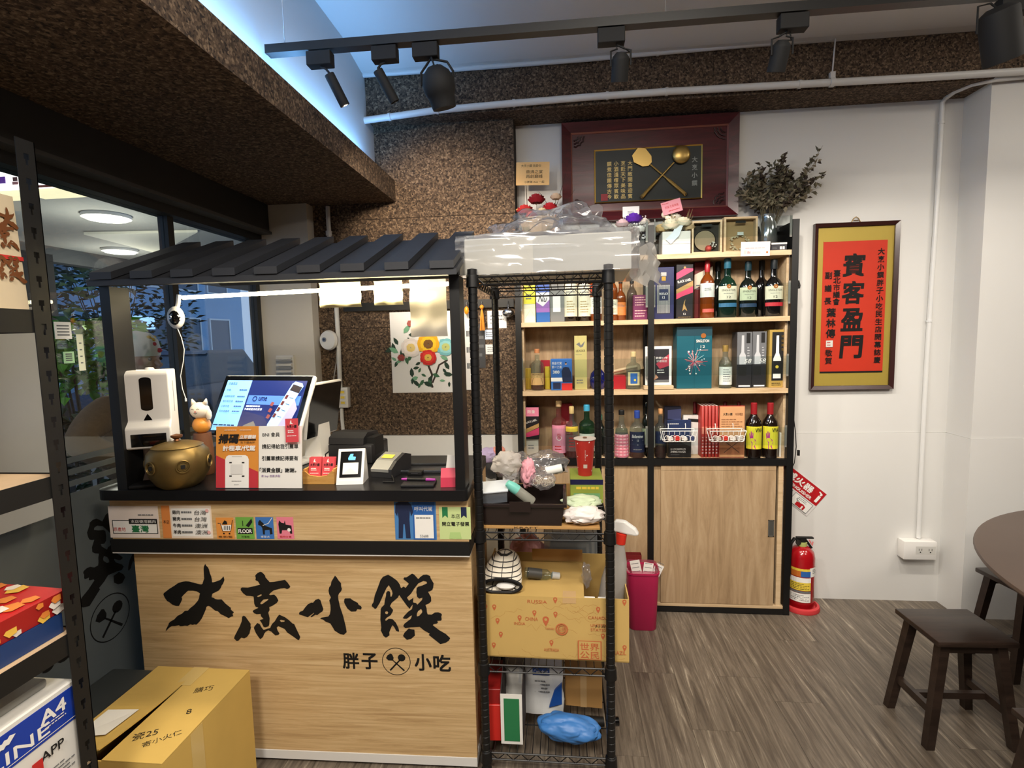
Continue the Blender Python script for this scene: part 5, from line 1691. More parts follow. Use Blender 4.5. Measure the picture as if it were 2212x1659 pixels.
P.vtext('大烹小饌胖子小吃', .5, .72, .42, .025, KW).rect(.42, .22, .58, .32, mat((206, 190, 180), .5, var=0, name='blank_square'))
q = P.build('printed_wrap', t)
for v in q.data.vertices:
    k = (0.027 + 0.012 * min(1, max(0, v.co.z / ct_)) + 0.0006) / math.hypot(v.co.x, v.co.y)
    v.co.x *= k
    v.co.y *= k
MB(mat((120, 80, 60), .5, name='lid_sticker')).cyl((0.0, -0.01, ct_ + 0.0015), (0.0, -0.01, ct_ + 0.0035), 0.008, n=14).build('lid_plug', t)
for px, py, Y, rr_, sd_, lab, m_ in ((1258, 1083, 1.77, (0.062, 0.05, 0.020), 21, 'folded pale green cloth on the wire rack right of the bin', mat((206, 220, 186), .9, bump=.3, scale=60, name='green_cloth')), (1262, 1119, 1.715, (0.066, 0.04, 0.030), 23, 'crumpled white cloth with pink edge hanging at the shelf edge', mat((240, 230, 224), .9, bump=.3, scale=60, name='white_cloth'))):
    c = at(px, py, Y=Y)
    o = crumple(MB(), (0, 0, 0), rr_, m_, .26, 1.7, sd_, 4).build('cleaning_cloth', None, (c.x, Y, max(c.z, z2 + rr_[2] * .9 + .012 if sd_ == 23 else 0)))
    tag(o, lab, 'cloth')

# ---- third shelf: open carton printed with a world map
z3 = WZ[1] + 0.0023
fx0, fx1, _, _ = span((1036, 1290, 1361, 1432), 1.70)
CW = (fx1 - fx0) / 2
CD_, CHh = 0.20, at(1200, 1290, Y=1.70).z - z3
t = thing('map_carton', 'open kraft carton printed with a red world map on the wire rack', 'box', ((fx0 + fx1) / 2, 1.70 + CD_, z3), R_(-1.0))
MC = mat((206, 172, 102), .75, var=.05, scale=12, name='map_cardboard')
sd = MB(MC)
for a in ((-CW, -CD_, 0, CW, -CD_ + 0.004, CHh), (-CW, CD_ - 0.004, 0, CW, CD_, CHh - 0.015), (-CW, -CD_ + 0.004, 0, -CW + 0.004, CD_ - 0.004, CHh), (CW - 0.004, -CD_ + 0.004, 0, CW, CD_ - 0.004, CHh + 0.004), (-CW, -CD_, 0, CW, CD_, 0.004)):
    sd.box(*a)
sd.build('walls', t)
MB(MC).box(-CW + 0.006, -CD_ + 0.006, CHh - 0.006, CW * .42, CD_ - 0.12, CHh - 0.002).build('inner_flap', t)
MB(KRAFT).box(-CW * .35, CD_ - 0.11, CHh - 0.002, CW * .42, CD_ - 0.106, CHh + 0.045).build('raised_flap', t)
MB(mat((206, 170, 120), .5, name='packing_tape')).box(0.035, -CD_ - 0.0006, CHh - 0.012, 0.08, -CD_ + 0.05, CHh - 0.0015).box(0.035, -CD_ - 0.001, CHh - 0.02, 0.08, -CD_ - 0.0003, CHh - 0.001).build('packing_tape', t)
P = Print(CW * 2, CHh, -CD_)
MR = mat((198, 104, 62), .75, var=0, name='map_red')
MO = mat((186, 138, 74), .75, var=0, name='map_line')
rgm = random.Random(6)
for k in range(16):
    u, v = rgm.uniform(.02, .8), rgm.uniform(.08, .95)
    pts = [(u, v)]
    for j in range(9):
        u += rgm.uniform(.005, .035)
        v += rgm.uniform(-.06, .06)
        pts.append((u, min(.97, max(.03, v))))
    P.n = 1
    P.line(pts, .0009, MO)
def pin(u, v, s=1.0):
    P.n = 3
    P.disc(u, v, .007 * s, MR, .0032 * s, 14)
    P.poly([(u - .012 * s, v - .02 * s), (u + .012 * s, v - .02 * s), (u, v - .07 * s)], MR)
for u, v in ((.05, .82), (.11, .82), (.02, .60), (.13, .60), (.15, .38), (.10, .20), (.28, .66), (.38, .75), (.52, .74), (.52, .97), (.49, .28), (.80, .84), (.83, .42), (.97, .97), (.97, .25)):
    pin(u, v)
pin(.455, .64, 1.6)
P.n = 5
for tx, u, v, h_, w_ in (('RUSSIA', .40, .92, .052, .13), ('CHINA', .36, .64, .058, .085), ('INDIA', .28, .56, .045, .075), ('CANADA', .80, .70, .048, .13), ('UNITED', .80, .58, .045, .10), ('STATES', .80, .51, .045, .10), ('BRAZIL', .93, .16, .06, .10), ('AUSTRALIA', .49, .16, .05, .10), ('TAIWAN', .48, .50, .035, .06)):
    P.text(tx, u, v, h_, MR, w=w_)
P.disc(.56, .50, .021, MR, .017).disc(.56, .50, .014, MR, .0115).text('公民', .56, .50, .06, MR, w=.045)
P.rect(.665, .03, .82, .335, MR).rect(.672, .042, .813, .323, MC).text('世界', .742, .24, .115, MR, w=.125, bold=.01).text('公民', .742, .11, .115, MR, w=.125, bold=.01)
P.text('3ヶ月より', .84, .58, .05, K, w=.12, shear=.2)
P.build('map_print', t)
cc = t.location
zi = z3 + CHh - 0.0015
# oven mitt on the flap
c = at(1085, 1270, Y=1.74)
t = thing('oven_mitt', 'quilted cream oven mitt with black grid and trim lying on the carton', 'mitt', (c.x, 1.785, zi + 0.0012))
t.scale = (1.18, 1.18, 1.05)
def mitt_mat():
    m, nt, b, N, L = base('quilted_check')
    tc = N.new('ShaderNodeTexCoord')
    br = N.new('ShaderNodeTexBrick')
    br.offset = 0
    br.inputs['Scale'].default_value = 1
    br.inputs['Brick Width'].default_value = 0.030
    br.inputs['Row Height'].default_value = 0.010
    br.inputs['Mortar Size'].default_value = 0.0012
    br.inputs['Color1'].default_value = (*lin((238, 230, 214)), 1)
    br.inputs['Color2'].default_value = (*lin((232, 224, 206)), 1)
    br.inputs['Mortar'].default_value = (*lin((60, 58, 56)), 1)
    mp = N.new('ShaderNodeMapping')
    mp.inputs['Rotation'].default_value = (R_(90), 0, 0)
    L.new(tc.outputs['Object'], mp.inputs['Vector'])
    L.new(mp.outputs[0], br.inputs['Vector'])
    L.new(br.outputs['Color'], b.inputs['Base Color'])
    b.inputs['Roughness'].default_value = .9
    return m
mm = MB(mitt_mat())
secs = [(-0.055, 0.058, 0.024, 0.032), (-0.03, 0.058, 0.030, 0.045), (0.01, 0.054, 0.034, 0.062), (0.05, 0.046, 0.030, 0.072), (0.08, 0.034, 0.022, 0.074), (0.098, 0.012, 0.008, 0.072)]
vs, n = [], 18
for y_, rx, rz2, zc_ in secs:
    for i in range(n):
        a = 2 * math.pi * i / n
        vs.append((rx * math.cos(a), y_, max(0.0, zc_ + rz2 * math.sin(a) - 0.008)))
fs = [(j * n + i, j * n + (i + 1) % n, (j + 1) * n + (i + 1) % n, (j + 1) * n + i) for j in range(len(secs) - 1) for i in range(n)] + [tuple((len(secs) - 1) * n + i for i in range(n))]
mm.add(vs, fs, None, True)
mm.build('mitt', t)
MB(BLACKM).tube([(0.058 * math.cos(a * .35), -0.056, max(0.003, 0.024 + 0.024 * math.sin(a * .35))) for a in range(18)], 0.005, close=True, n=6).build('binding', t)
MB(PAPER).ball((0.012, -0.045, 0.02), 0.018, sc=(1.6, 1, .6)).build('lining', t)
# bottle lying on the flap
c = at(1172, 1226, Y=1.83)
t = thing('glass_jar', 'small clear spice bottle lying on its side on the carton flap', 'bottle', (c.x, 1.83, zi + 0.020), rot=(0, R_(100), R_(10)))
MB(CLEARB).lathe([(0.0001, -0.066), (0.016, -0.066), (0.018, -0.06), (0.018, 0.015), (0.009, 0.03), (0.009, 0.04)], n=18).build('body', t)
MB(mat((70, 70, 68), .5, name='label_dark')).lathe([(0.0184, -0.055), (0.0184, -0.005)], n=18).build('label', t)
MB(mat((196, 198, 196), .4, name='jar_cap')).lathe([(0.0125, 0.034), (0.0125, 0.062), (0.0001, 0.063)], n=14).build('cap', t)
# spray bottle standing in the open part
zs = z3 + 0.0048
c = at(1312, 1250, Y=1.83)
t = thing('spray_bottle', 'milky white spray bottle with red collar standing in the carton', 'bottle', (c.x - 0.012, 1.83, zs), R_(-20), rot=(R_(0), R_(9), R_(-14)))
top = at(1330, 1160, Y=1.83).z - zs
MB(clear_mat('milky_plastic', (238, 238, 236), 1.45, .9, haze=.7, hazecol=(236, 234, 230), gloss=.2)).lathe([(0.0001, 0), (0.042, 0), (0.045, 0.008), (0.045, top * .58), (0.034, top * .80), (0.018, top * .94), (0.016, top * .98), (0.0001, top * .98)], n=24).build('body', t)
MB(mat((224, 52, 34), .4, name='red_plastic')).lathe([(0.019, top * .97), (0.019, top + .026), (0.0001, top + .027)], n=18).build('collar', t)
hd = MB(WPLAST).prism([(-0.03, top + .028), (0.02, top + .028), (0.05, top + .030), (0.060, top + .038), (0.045, top + .056), (0.005, top + .074), (-0.028, top + .070), (-0.036, top + .05)], -0.012, 0.012, plane='xz').build('spray_head', t)
bv = hd.modifiers.new('bevel', 'BEVEL')
bv.width, bv.segments = 0.006, 2
MB(WPLAST).tube([(-0.026, 0, top + .03), (-0.036, 0, top + .012), (-0.034, 0, top - .015)], 0.0045, n=6).build('trigger', t)
# receipts and gauze in the carton
for i, (px, lab) in enumerate(((1272, 'stack of white receipts with pink print, left one in the carton'), (1305, 'stack of pale receipts with pink print, right one in the carton'))):
    c = at(px, 1288, Y=1.725)
    o = tag(MB(PAPER).rbox(-0.021, -0.012, 0, 0.021, 0.04, 0.012, 0.002, seg=1).build('receipt_stack', None, (c.x, 1.735, z3 + CHh - 0.028), (R_(-38), 0, 0)), lab, 'receipts', 'receipts in the map carton')
    P = Print(0.042, 0.052, 0, step=0.0002)
    P.rows(.1, .9, .9, .55, 3, KP, t=.5).rect(.3, .15, .9, .4, KP).rect(.35, .2, .85, .35, KW)
    P.build('printed_face', o, (0, -0.012, 0.0122), (R_(-90), 0, 0))
c = at(1267, 1242, Y=1.80)
o = tag(crumple(MB(), (0, 0, 0), (0.016, 0.014, 0.04), PLASTIC, .5, 3, 31, 3).build('wrapped_tissue', None, (c.x, 1.80, c.z)), 'narrow clear-wrapped tissue pack standing in the carton', 'packet')
# behind the carton on the third shelf
c = at(1138, 1185, Y=2.10)
o = tag(crumple(MB(), (0, 0, 0), (0.085, 0.06, 0.09), mat((230, 172, 172), .85, bump=.2, name='pink_bag_cloth'), .25, 2, 33, 4).build('pink_pouch', None, (c.x, 2.16, at(1138, 1200, Y=2.16).z)), 'soft pink pouch behind the map carton on the wire rack', 'pouch')
o, w, hh, d = card('storage_tub', 'clear plastic storage tub of papers behind the map carton', 'container', (1176, 1142, 1290, 1290), 2.12, 0.08, clear_mat('tub_plastic', (230, 234, 236), 1.5, 1.0, haze=.45, hazecol=(170, 174, 176), gloss=.15), zb=z3)
for k in range(5):
    MB(PAPER if k % 2 else mat((170, 178, 184), .5, name='folder_grey')).box(-w * .42 + .004 * k, -d * .36 + .012 * k, 0.003, w * .3 + .012 * k, -d * .36 + .0015 + .012 * k, hh * (.72 + .04 * k)).build('paper_sheet', o)

# ---- bottom shelf
z4 = WZ[0] + 0.0023
def onz(px, Y):
    return at(px, 1560, Y=Y).x
o = tag(MB(mat((206, 44, 36), .45, name='red_card')).rbox(-0.028, -0.09, 0, 0.03, 0.09, 0.135, 0.002, seg=1).build('red_box', None, (onz(1062, 1.72) + 0.005, 1.80, z4), (0, 0, R_(3))), 'bright red box at the left of the lowest wire shelf', 'box')
MB(mat((150, 26, 24), .5, name='dark_red_card')).rbox(-0.024, -0.085, 0.1355, 0.026, 0.085, 0.19, 0.002, seg=1).build('upper_flap', o)
t = thing('green_bag', 'green and white paper bag standing open on the lowest wire shelf', 'bag', (onz(1107, 1.70) - 0.003, 1.775, z4))
gh_ = at(1107, 1500, Y=1.70).z - z4
MB(mat((240, 238, 232), .6, name='bag_white')).prism([(-0.075, 0), (0.075, 0), (0.085, gh_ + 0.09), (0.0835, gh_ + 0.09), (0.0735, 0.002), (-0.0735, 0.002), (-0.0735, gh_), (-0.075, gh_)], -0.038, 0.038, plane='yz').build('front_and_back', t)
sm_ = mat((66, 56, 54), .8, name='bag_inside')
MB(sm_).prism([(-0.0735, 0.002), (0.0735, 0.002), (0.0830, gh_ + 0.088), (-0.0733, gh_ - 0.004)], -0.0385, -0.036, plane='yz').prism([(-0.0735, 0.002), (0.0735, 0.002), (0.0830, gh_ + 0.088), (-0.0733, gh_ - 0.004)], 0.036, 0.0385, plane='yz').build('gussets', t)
MB(mat((40, 122, 74), .6, name='bag_green')).box(-0.026, -0.0765, 0.012, 0.028, -0.0753, gh_ - 0.016).build('green_panel', t)
t = thing('white_bag', 'white parcel bag with a small blue logo on the lowest wire shelf', 'bag', (onz(1170, 1.86), 1.91, z4))
bm = bmesh.new()
bmesh.ops.create_cube(bm, size=1)
bmesh.ops.subdivide_edges(bm, edges=bm.edges[:], cuts=9, use_grid_fill=True)
for v in bm.verts:
    p = v.co.copy()
    k = 1 + .18 * (0.5 - p.z) - .25 * max(0, p.z) 
    v.co = Vector((p.x * 0.165, p.y * 0.10 * k, (p.z + .5) * 0.285))
    v.co.y += mnoise.noise(Vector((p.x * 5, p.z * 5, 3))) * 0.014
    v.co.x += mnoise.noise(Vector((p.y * 4, p.z * 6, 9))) * 0.008
MB()._bm(bm, mat((226, 228, 228), .5, var=.04, name='bag_poly'), True).build('bag_body', t)
P = Print(0.15, 0.28, -0.058)
P.rect(.3, .56, .72, .66, mat((28, 70, 150), .5, var=0, name='logo_blue')).text('Carrefour', .51, .61, .05, KW, w=.36).rows(.35, .72, .50, .30, 4, KGR)
P.build('printed_logo', t)
MB(mat((32, 84, 170), .4, name='blue_corner')).prism([(0.03, 0.035), (0.078, 0.05), (0.078, 0.13), (0.05, 0.10)], -0.066, -0.055, plane='xz').build('blue_corner', t)
o, w, hh, d = card('kraft_parcel', 'tall kraft paper parcel leaning at the right of the lowest wire shelf', 'parcel', (1222, 1430, 1302, 1600), 1.90, 0.06, KRAFT, zb=z4, rz=R_(-4), h=0.285)
MB(mat((206, 170, 120), .5, name='packing_tape')).box(-0.012, -d / 2 - 0.0006, 0, 0.012, -d / 2 - 0.0001, hh).build('packing_tape', o)
c = at(1228, 1595, Y=1.74)
o = tag(crumple(MB(), (0, 0, 0), (0.112, 0.05, 0.043), mat((66, 126, 196), .45, var=.1, name='blue_bag_poly'), .16, 1.5, 41, 5, flat=-0.036).build('blue_bag', None, (c.x, 1.745, z4 + 0.0365), (0, R_(3), R_(-4))), 'rolled blue plastic bag lying at the front of the lowest wire shelf', 'bag')
c = at(1331, 1594, Y=1.70)
t = thing('umbrella', 'black folded umbrella whose handle sticks out of the lowest wire shelf', 'umbrella', (c.x, 1.80, z4 + 0.026), rot=(0, R_(90), R_(6)))
MB(BLACKM).lathe([(0.0001, -0.26), (0.018, -0.25), (0.022, -0.1), (0.016, -0.035), (0.0001, -0.034)], n=14).build('canopy', t)
MB(BLACKG).lathe([(0.0001, 0.02), (0.016, 0.019), (0.016, -0.02), (0.012, -0.022), (0.0001, -0.022)], n=16).build('handle', t)
MB(CHROME).lathe([(0.0163, -0.004), (0.0163, 0.004)], n=16).build('ring', t)
# clutter on the ledge behind the rack
for px, py, lab, c_, r_ in ((1056, 985, 'lilac folded pouch on the ledge behind the booth', (196, 178, 220), (0.05, 0.04, 0.04)), (1078, 975, 'salmon pink box-shaped pouch on the ledge behind the booth', (240, 160, 140), (0.03, 0.03, 0.03)), (1062, 1012, 'dark headset bag on the ledge behind the booth', (30, 30, 34), (0.05, 0.04, 0.05))):
    p = at(px, py, Y=2.45)
    o = tag(crumple(MB(), (0, 0, 0), r_, mat(c_, .7, name='pouch_cloth'), .2, 2, int(px), 3).build('soft_pouch', None, (p.x, 2.45, p.z)), lab, 'pouch')
p0 = at(1062, 1030, Y=2.45)
lz = p0.z - 0.025
t = thing('side_ledge', 'white low cupboard ledge against the wall behind the wire rack', 'cabinet', (p0.x + 0.01, 2.62, 0))
MB(mat((222, 220, 214), .5, name='ledge_white')).box(-0.15, -0.26, 0, 0.095, 0.20, lz - 0.02).build('body', t)
MB(mat((236, 234, 228), .4, name='ledge_top')).rbox(-0.155, -0.265, lz - 0.0195, 0.10, 0.205, lz, 0.004).build('top', t)
MB(mat((222, 220, 214), .5, name='ledge_white')).box(-0.13, -0.266, 0.06, 0.08, -0.2605, lz - 0.05).build('door', t)

# ================================================================== DISPLAY CABINET
CY0, CY1 = 2.756, 2.944
S0, S1, S2, S3 = 1.893, 1.567, 1.203, 0.838
cab = thing('display_cabinet', 'tall oak and black steel display cabinet full of bottles', 'cabinet', (0.46, (CY0 + CY1) / 2, 0))
ox, oy = 0.46, (CY0 + CY1) / 2
def cb(mb, n, lab=None):
    o = mb.build(n, cab)
    o.location = (-ox, -oy, 0)
    return tag(o, lab)
PX = ((-0.247, -0.217), (0.437, 0.467), (1.134, 1.166))
for a, b in PX:
    for y0, y1 in ((CY0, CY0 + 0.03), (CY1 - 0.03, CY1)):
        cb(MB(BLACK).box(a, y0, 0, b, y1, 2.04), 'post')
BAYS = ((-0.217, 0.437), (0.467, 1.134))
for i, (a, b) in enumerate(BAYS):
    for z in (S0, S1, S2):
        cb(MB(OAK_S).box(a + 0.0005, CY0 + 0.004, z - 0.024, b - 0.0005, CY1 - 0.012, z), 'shelf_board')
    cb(MB(OAK_S).box(a + 0.0005, CY0 + 0.03, S3 - 0.010, b - 0.0005, CY1 - 0.012, S3), 'shelf_board')
    cb(MB(BLACK).box(a + 0.0005, CY0, S3 - 0.034, b - 0.0005, CY0 + 0.0295, S3), 'rail')
    cb(MB(BLACK).box(a + 0.0005, CY0, 0.004, b - 0.0005, CY0 + 0.03, 0.034), 'rail')
    cb(MB(BLACK).box(a + 0.0005, CY1 - 0.03, 2.01, b - 0.0005, CY1, 2.04), 'rail')
    cb(MB(OAK_Z).box(a + 0.0005, CY1 - 0.0115, 0.036, b - 0.0005, CY1 - 0.003, S0 - 0.025), 'back_panel')
    for z in (S1, S2, S3):
        cb(MB(OAK_Z).box(a + 0.0005, CY1 - 0.022, z + (0.30 if z == S1 else 0.30), b - 0.0005, CY1 - 0.012, (S0, S1, S2)[(S1, S2, S3).index(z)] - 0.0245), 'back_batten')
cb(MB(OAK_S).box(1.122, CY0 + 0.031, 0.036, 1.1335, CY1 - 0.031, S0 - 0.025), 'side_panel')
cb(MB(OAK_S).box(-0.2165, CY0 + 0.031, 0.036, -0.206, CY1 - 0.031, S0 - 0.025), 'side_panel')
cb(MB(BLACK).box(1.134, CY0 + 0.0305, 1.90, 1.166, CY1 - 0.0305, 2.03), 'top_side_plate')
# lower doors
cb(MB(OAK_Z).box(-0.205, CY0 + 0.012, 0.036, 0.436, CY0 + 0.026, S3 - 0.0345), 'door')
cb(MB(OAK_Z).box(0.468, CY0 + 0.016, 0.05, 0.80, CY0 + 0.028, S3 - 0.036), 'door')
d2 = cb(MB(OAK_Z).box(0.505, CY0 + 0.004, 0.052, 1.085, CY0 + 0.015, S3 - 0.062), 'door')
cb(MB(OAK_Z).box(0.505, CY0 + 0.004, S3 - 0.061, 1.085, CY0 + 0.0155, S3 - 0.0345), 'door_head')
cb(MB(OAK_S).box(0.468, CY0 + 0.002, 0.0345, 1.1335, CY0 + 0.03, 0.049), 'door_track')
cb(MB(OAK_S).box(1.098, CY0 + 0.006, 0.0495, 1.121, CY0 + 0.03, S3 - 0.035), 'door_jamb')
hx0, hx1, hz0, hz1 = span((1659, 1123, 1672, 1159), CY0 + 0.004)
hd = MB(mat((150, 146, 138), .35, .7, name='brushed_steel')).box(hx0, CY0 + 0.001, hz0, hx1, CY0 + 0.0038, hz0 + 0.004).box(hx0, CY0 + 0.001, hz1 - 0.004, hx1, CY0 + 0.0038, hz1).box(hx0, CY0 + 0.001, hz0, hx0 + 0.005, CY0 + 0.0038, hz1).box(hx1 - 0.005, CY0 + 0.001, hz0, hx1, CY0 + 0.0038, hz1).box(hx0 + 0.005, CY0 + 0.0028, hz0, hx1 - 0.005, CY0 + 0.0038, hz1, mat((110, 110, 106), .4, .6, name='recess_steel'))
hd.build('handle', d2)
for i, (a, b) in enumerate(BAYS):
    for z in (S0, S1, S2, S3):
        g_ = MB(ACRYL).box(a + 0.001, CY0 + 0.001, z + 0.072, b - 0.001, CY0 + 0.0035, z + 0.165)
        cb(g_, 'acrylic_guard')
        cb(MB(mat((120,118,112),.5,name='clip_grey')).box(b - 0.012, CY0 + 0.0037, z + 0.062, b - 0.001, CY0 + 0.006, z + 0.175).box(a + 0.001, CY0 + 0.0037, z + 0.062, a + 0.006, CY0 + 0.006, z + 0.175), 'guard_clip')

# ---- bottles and boxes
GRP = {S0: 'things on the top cabinet shelf', S1: 'bottles and boxes on the second cabinet shelf', S2: 'bottles and boxes on the third cabinet shelf', S3: 'bottles and boxes on the lowest cabinet shelf'}
FB, TB = 2.79, 0.07


def cbox(label, r, S, Y, d, m, name='liquor_box', art=None, rz=0.0, cat='box', h=None):
    o, w, hh, d = card(name, label, cat, r, Y, d, m, zb=S, group=GRP[S], rz=rz, h=h)
    if art:
        P = Print(w, hh, -d / 2)
        art(P)
        P.build('printed_front', o)
    return o


SHAPES = {
    'whisky': [(0.0, 0), (.92, 0), (1, .015), (1, .58), (.93, .65), (.62, .72), (.36, .76), (.34, .86)],
    'round': [(0.0, 0), (.9, 0), (1, .02), (1, .50), (.95, .56), (.72, .63), (.4, .68), (.34, .72), (.33, .88)],
    'wine': [(0.0, 0), (.94, 0), (1, .02), (1, .60), (.9, .67), (.5, .75), (.38, .80), (.36, .9)],
    'gin': [(0.0, 0), (.92, 0), (1, .02), (1, .58), (.96, .63), (.8, .67), (.42, .71), (.36, .74), (.35, .86)],
    'slim': [(0.0, 0), (.94, 0), (1, .015), (1, .52), (.9, .60), (.55, .68), (.42, .74), (.40, .88)],
}


def bottle(label, px, S, Y, top, r, shape, glass, cap, liquid=None, fillz=.5, cap_h=.14, cap_r=.42, lab=None, name='liquor_bottle', rz=0.0, sy=1.0, X=None):
    """top: photo row of the bottle top; lab: list of (v0, v1, width fraction, material, art)."""
    x_ = at(px, 760, Y=Y).x if X is None else X
    zt = at(px, top, Y=Y).z
    t = thing(name, label, 'bottle', (x_, Y, S + 0.0008), rz, GRP[S])
    H_ = zt - S
    pr = [(max(.0001, a * r), b * H_) for a, b in SHAPES[shape]]
    MB(glass).lathe(pr, n=22, sy=sy).build('glass_body', t)
    if liquid:
        lp = [(max(.0001, a * r * .93), b * H_ + (.004 if b == 0 else 0)) for a, b in SHAPES[shape] if b < fillz]
        lp.append((lp[-1][0], fillz * H_))
        lp.append((.0001, fillz * H_ + .0003))
        MB(liquid).lathe(lp, n=20, sy=sy).build('liquid', t)
    nk = pr[-1][0]
    cr = max(nk * 1.12, r * cap_r * .9)
    z0 = H_ * (1 - cap_h)
    MB(cap).lathe([(cr * .98, z0), (cr, z0 + .002), (cr, H_ - .003), (cr * .85, H_), (.0001, H_)], n=16).build('cap', t)
    for k, (v0, v1, wf, m, art) in enumerate(lab or []):
        W_ = wf * r * 2
        P = Print(W_, (v1 - v0) * H_, 0, cyl=r * 1.012, z0=v0 * H_)
        P.rect(0, 0, 1, 1, m)
        if art:
            P.w *= 0.72
            art(P)
        q = P.build('label' if k == 0 else 'neck_label', t)
        if sy != 1.0:
            for v in q.data.vertices:
                v.co.y *= sy
    return t


AMB = mat((120, 56, 16), .12, var=.05, coat=.6, name='amber_whisky')
AMBL = clear_mat('amber_liquid', (196, 110, 30), 1.33, .4, haze=.25, hazecol=(176, 96, 24))
DKG = mat((14, 22, 18), .1, var=.05, coat=.7, name='dark_green_glass')
DKB = mat((24, 14, 10), .1, var=.05, coat=.7, name='dark_brown_glass')
BLKGL = mat((10, 10, 12), .08, var=0, coat=.8, name='black_glass')
GRNG = clear_mat('green_glass', (120, 170, 140), 1.5, 1.1, haze=.1, hazecol=(90, 140, 110))
TEALG = clear_mat('teal_glass', (90, 150, 130), 1.5, 1.1, haze=.18, hazecol=(60, 110, 96))
CREAM = mat((238, 230, 206), .7, var=.02, name='cream_label')
SAGE = mat((206, 214, 182), .7, var=.02, name='sage_label')
COPP = mat((190, 118, 60), .4, .5, var=.03, name='copper_seal')
def sing(band, txt12=True):
    def art(P):
        P.disc(.5, .98, .011, COPP).text('SINGLETON', .5, .70, .15, K, w=.86, bold=.005).rows(.2, .8, .5, .42, 1, KGR).text('12', .5, .20, .17, K, w=.22)
    return [(.30, .53, 1.25, CREAM, art), (.18, .245, 1.2, mat(band, .5, var=.02, name='band'), None)]


# second shelf, right bay
def a_mort(P):
    SV = mat((170, 170, 168), .4, .3, var=0, name='silver_print')
    P.poly([(.18, .10), (.82, .10), (.82, .66), (.74, .70), (.26, .70), (.18, .66)], mat((40, 40, 60), .5, var=0, name='print_dark'))
    for k in range(10):
        P.n -= 1 if k else 0
        P.rect(.20 + .062 * k, .12, .235 + .062 * k, .66, SV)
    P.rect(.28, .36, .72, .58, KN).text('MORTLACH', .5, .49, .045, KW, w=.40).text('12', .5, .42, .045, KW, w=.12).rect(.40, .74, .60, .82, GOLD).rect(.37, .83, .63, .9, SV)
cbox('navy whisky box with silver ribbed bottle print', (1411, 577, 1456, 683), S1, 2.80, .09, mat((36, 40, 86), .4, name='navy_card'), art=a_mort)
def a_jw(P):
    PK, GO = mat((226, 70, 110), .5, var=0, name='print_pink'), mat((176, 140, 84), .5, var=0, name='print_gold')
    P.poly([(0, .72), (1, .88), (1, .92), (.5, .93), (0, .84)], PK).poly([(0, .54), (1, .70), (1, .60), (0, .46)], GO).poly([(0, .46), (1, .60), (1, .48), (.4, .42), (0, .36)], PK)
    P.text('BLACK LABEL', .48, .70, .045, KW, w=.82, ang=11, bold=.01).disc(.5, .94, .006, GO).poly([(.45, .30), (.55, .36), (.5, .26), (.62, .18), (.66, .14), (.5, .18), (.36, .14)], GO).text('12', .5, .09, .035, KW, w=.14).rows(.1, .9, .04, .02, 1, GO)
cbox('black whisky box with pink swirls and a striding figure', (1461, 571, 1497, 681), S1, 2.80, .085, mat((34, 32, 36), .4, name='black_card'), art=a_jw)
def a_rb(P):
    P.poly([(.0, .78), (1, .92), (1, .70), (0, .52)], mat((226, 212, 190), .5, var=0, name='print_cream')).rows(.1, .9, .62, .5, 2, KGR)
cbox('oxblood whisky box behind the red-capped bottle', (1500, 566, 1539, 680), S1, 2.875, .055, mat((110, 34, 34), .4, name='oxblood_card'), art=a_rb)
bottle('amber whisky bottle with red capsule and slanted white label', 1526, S1, 2.83, 563, .036, 'whisky', AMB, mat((170, 34, 44), .35, name='red_capsule'), cap_h=.2, lab=[(.36, .60, 1.4, KW, lambda P: P.poly([(0, 0), (1, .45), (1, .2), (0, -.0)], KR).rows(.2, .8, .7, .45, 2, KGR)), (.10, .16, .9, mat((200, 90, 80), .5, name='pink_band'), None)])
bottle('teal glass whisky bottle with cream label and teal cap', 1569, S1, 2.82, 559, .047, 'round', TEALG, mat((46, 104, 128), .35, name='teal_cap'), mat((20, 30, 22), .2, name='dark_liquor'), .26, .17, .40, sing((50, 110, 150)), sy=.62)
bottle('dark whisky bottle with sage label between two cream-labelled ones', 1613, S1, 2.83, 565, .044, 'round', DKG, mat((28, 56, 66), .35, name='dark_teal_cap'), cap_h=.17, cap_r=.4, lab=[(.30, .53, 1.25, SAGE, sing((0, 0, 0))[0][4]), (.18, .245, 1.2, mat((32, 60, 90), .5, name='band'), None)], sy=.62)
bottle('dark whisky bottle with cream label and red band', 1668, S1, 2.82, 561, .046, 'round', BLKGL, mat((24, 30, 34), .35, name='black_cap'), cap_h=.17, cap_r=.4, lab=sing((190, 40, 54)), sy=.62)
bottle('dark spare bottle half hidden behind the teal whisky bottle', 1549, S1, 2.895, 566, .040, 'round', DKG, BLACKM, cap_h=.17, cap_r=.4, sy=.7)
bottle('dark spare bottle hidden behind the red-banded whisky bottle', 1642, S1, 2.895, 563, .040, 'round', BLKGL, BLACKM, cap_h=.17, cap_r=.4, sy=.7)

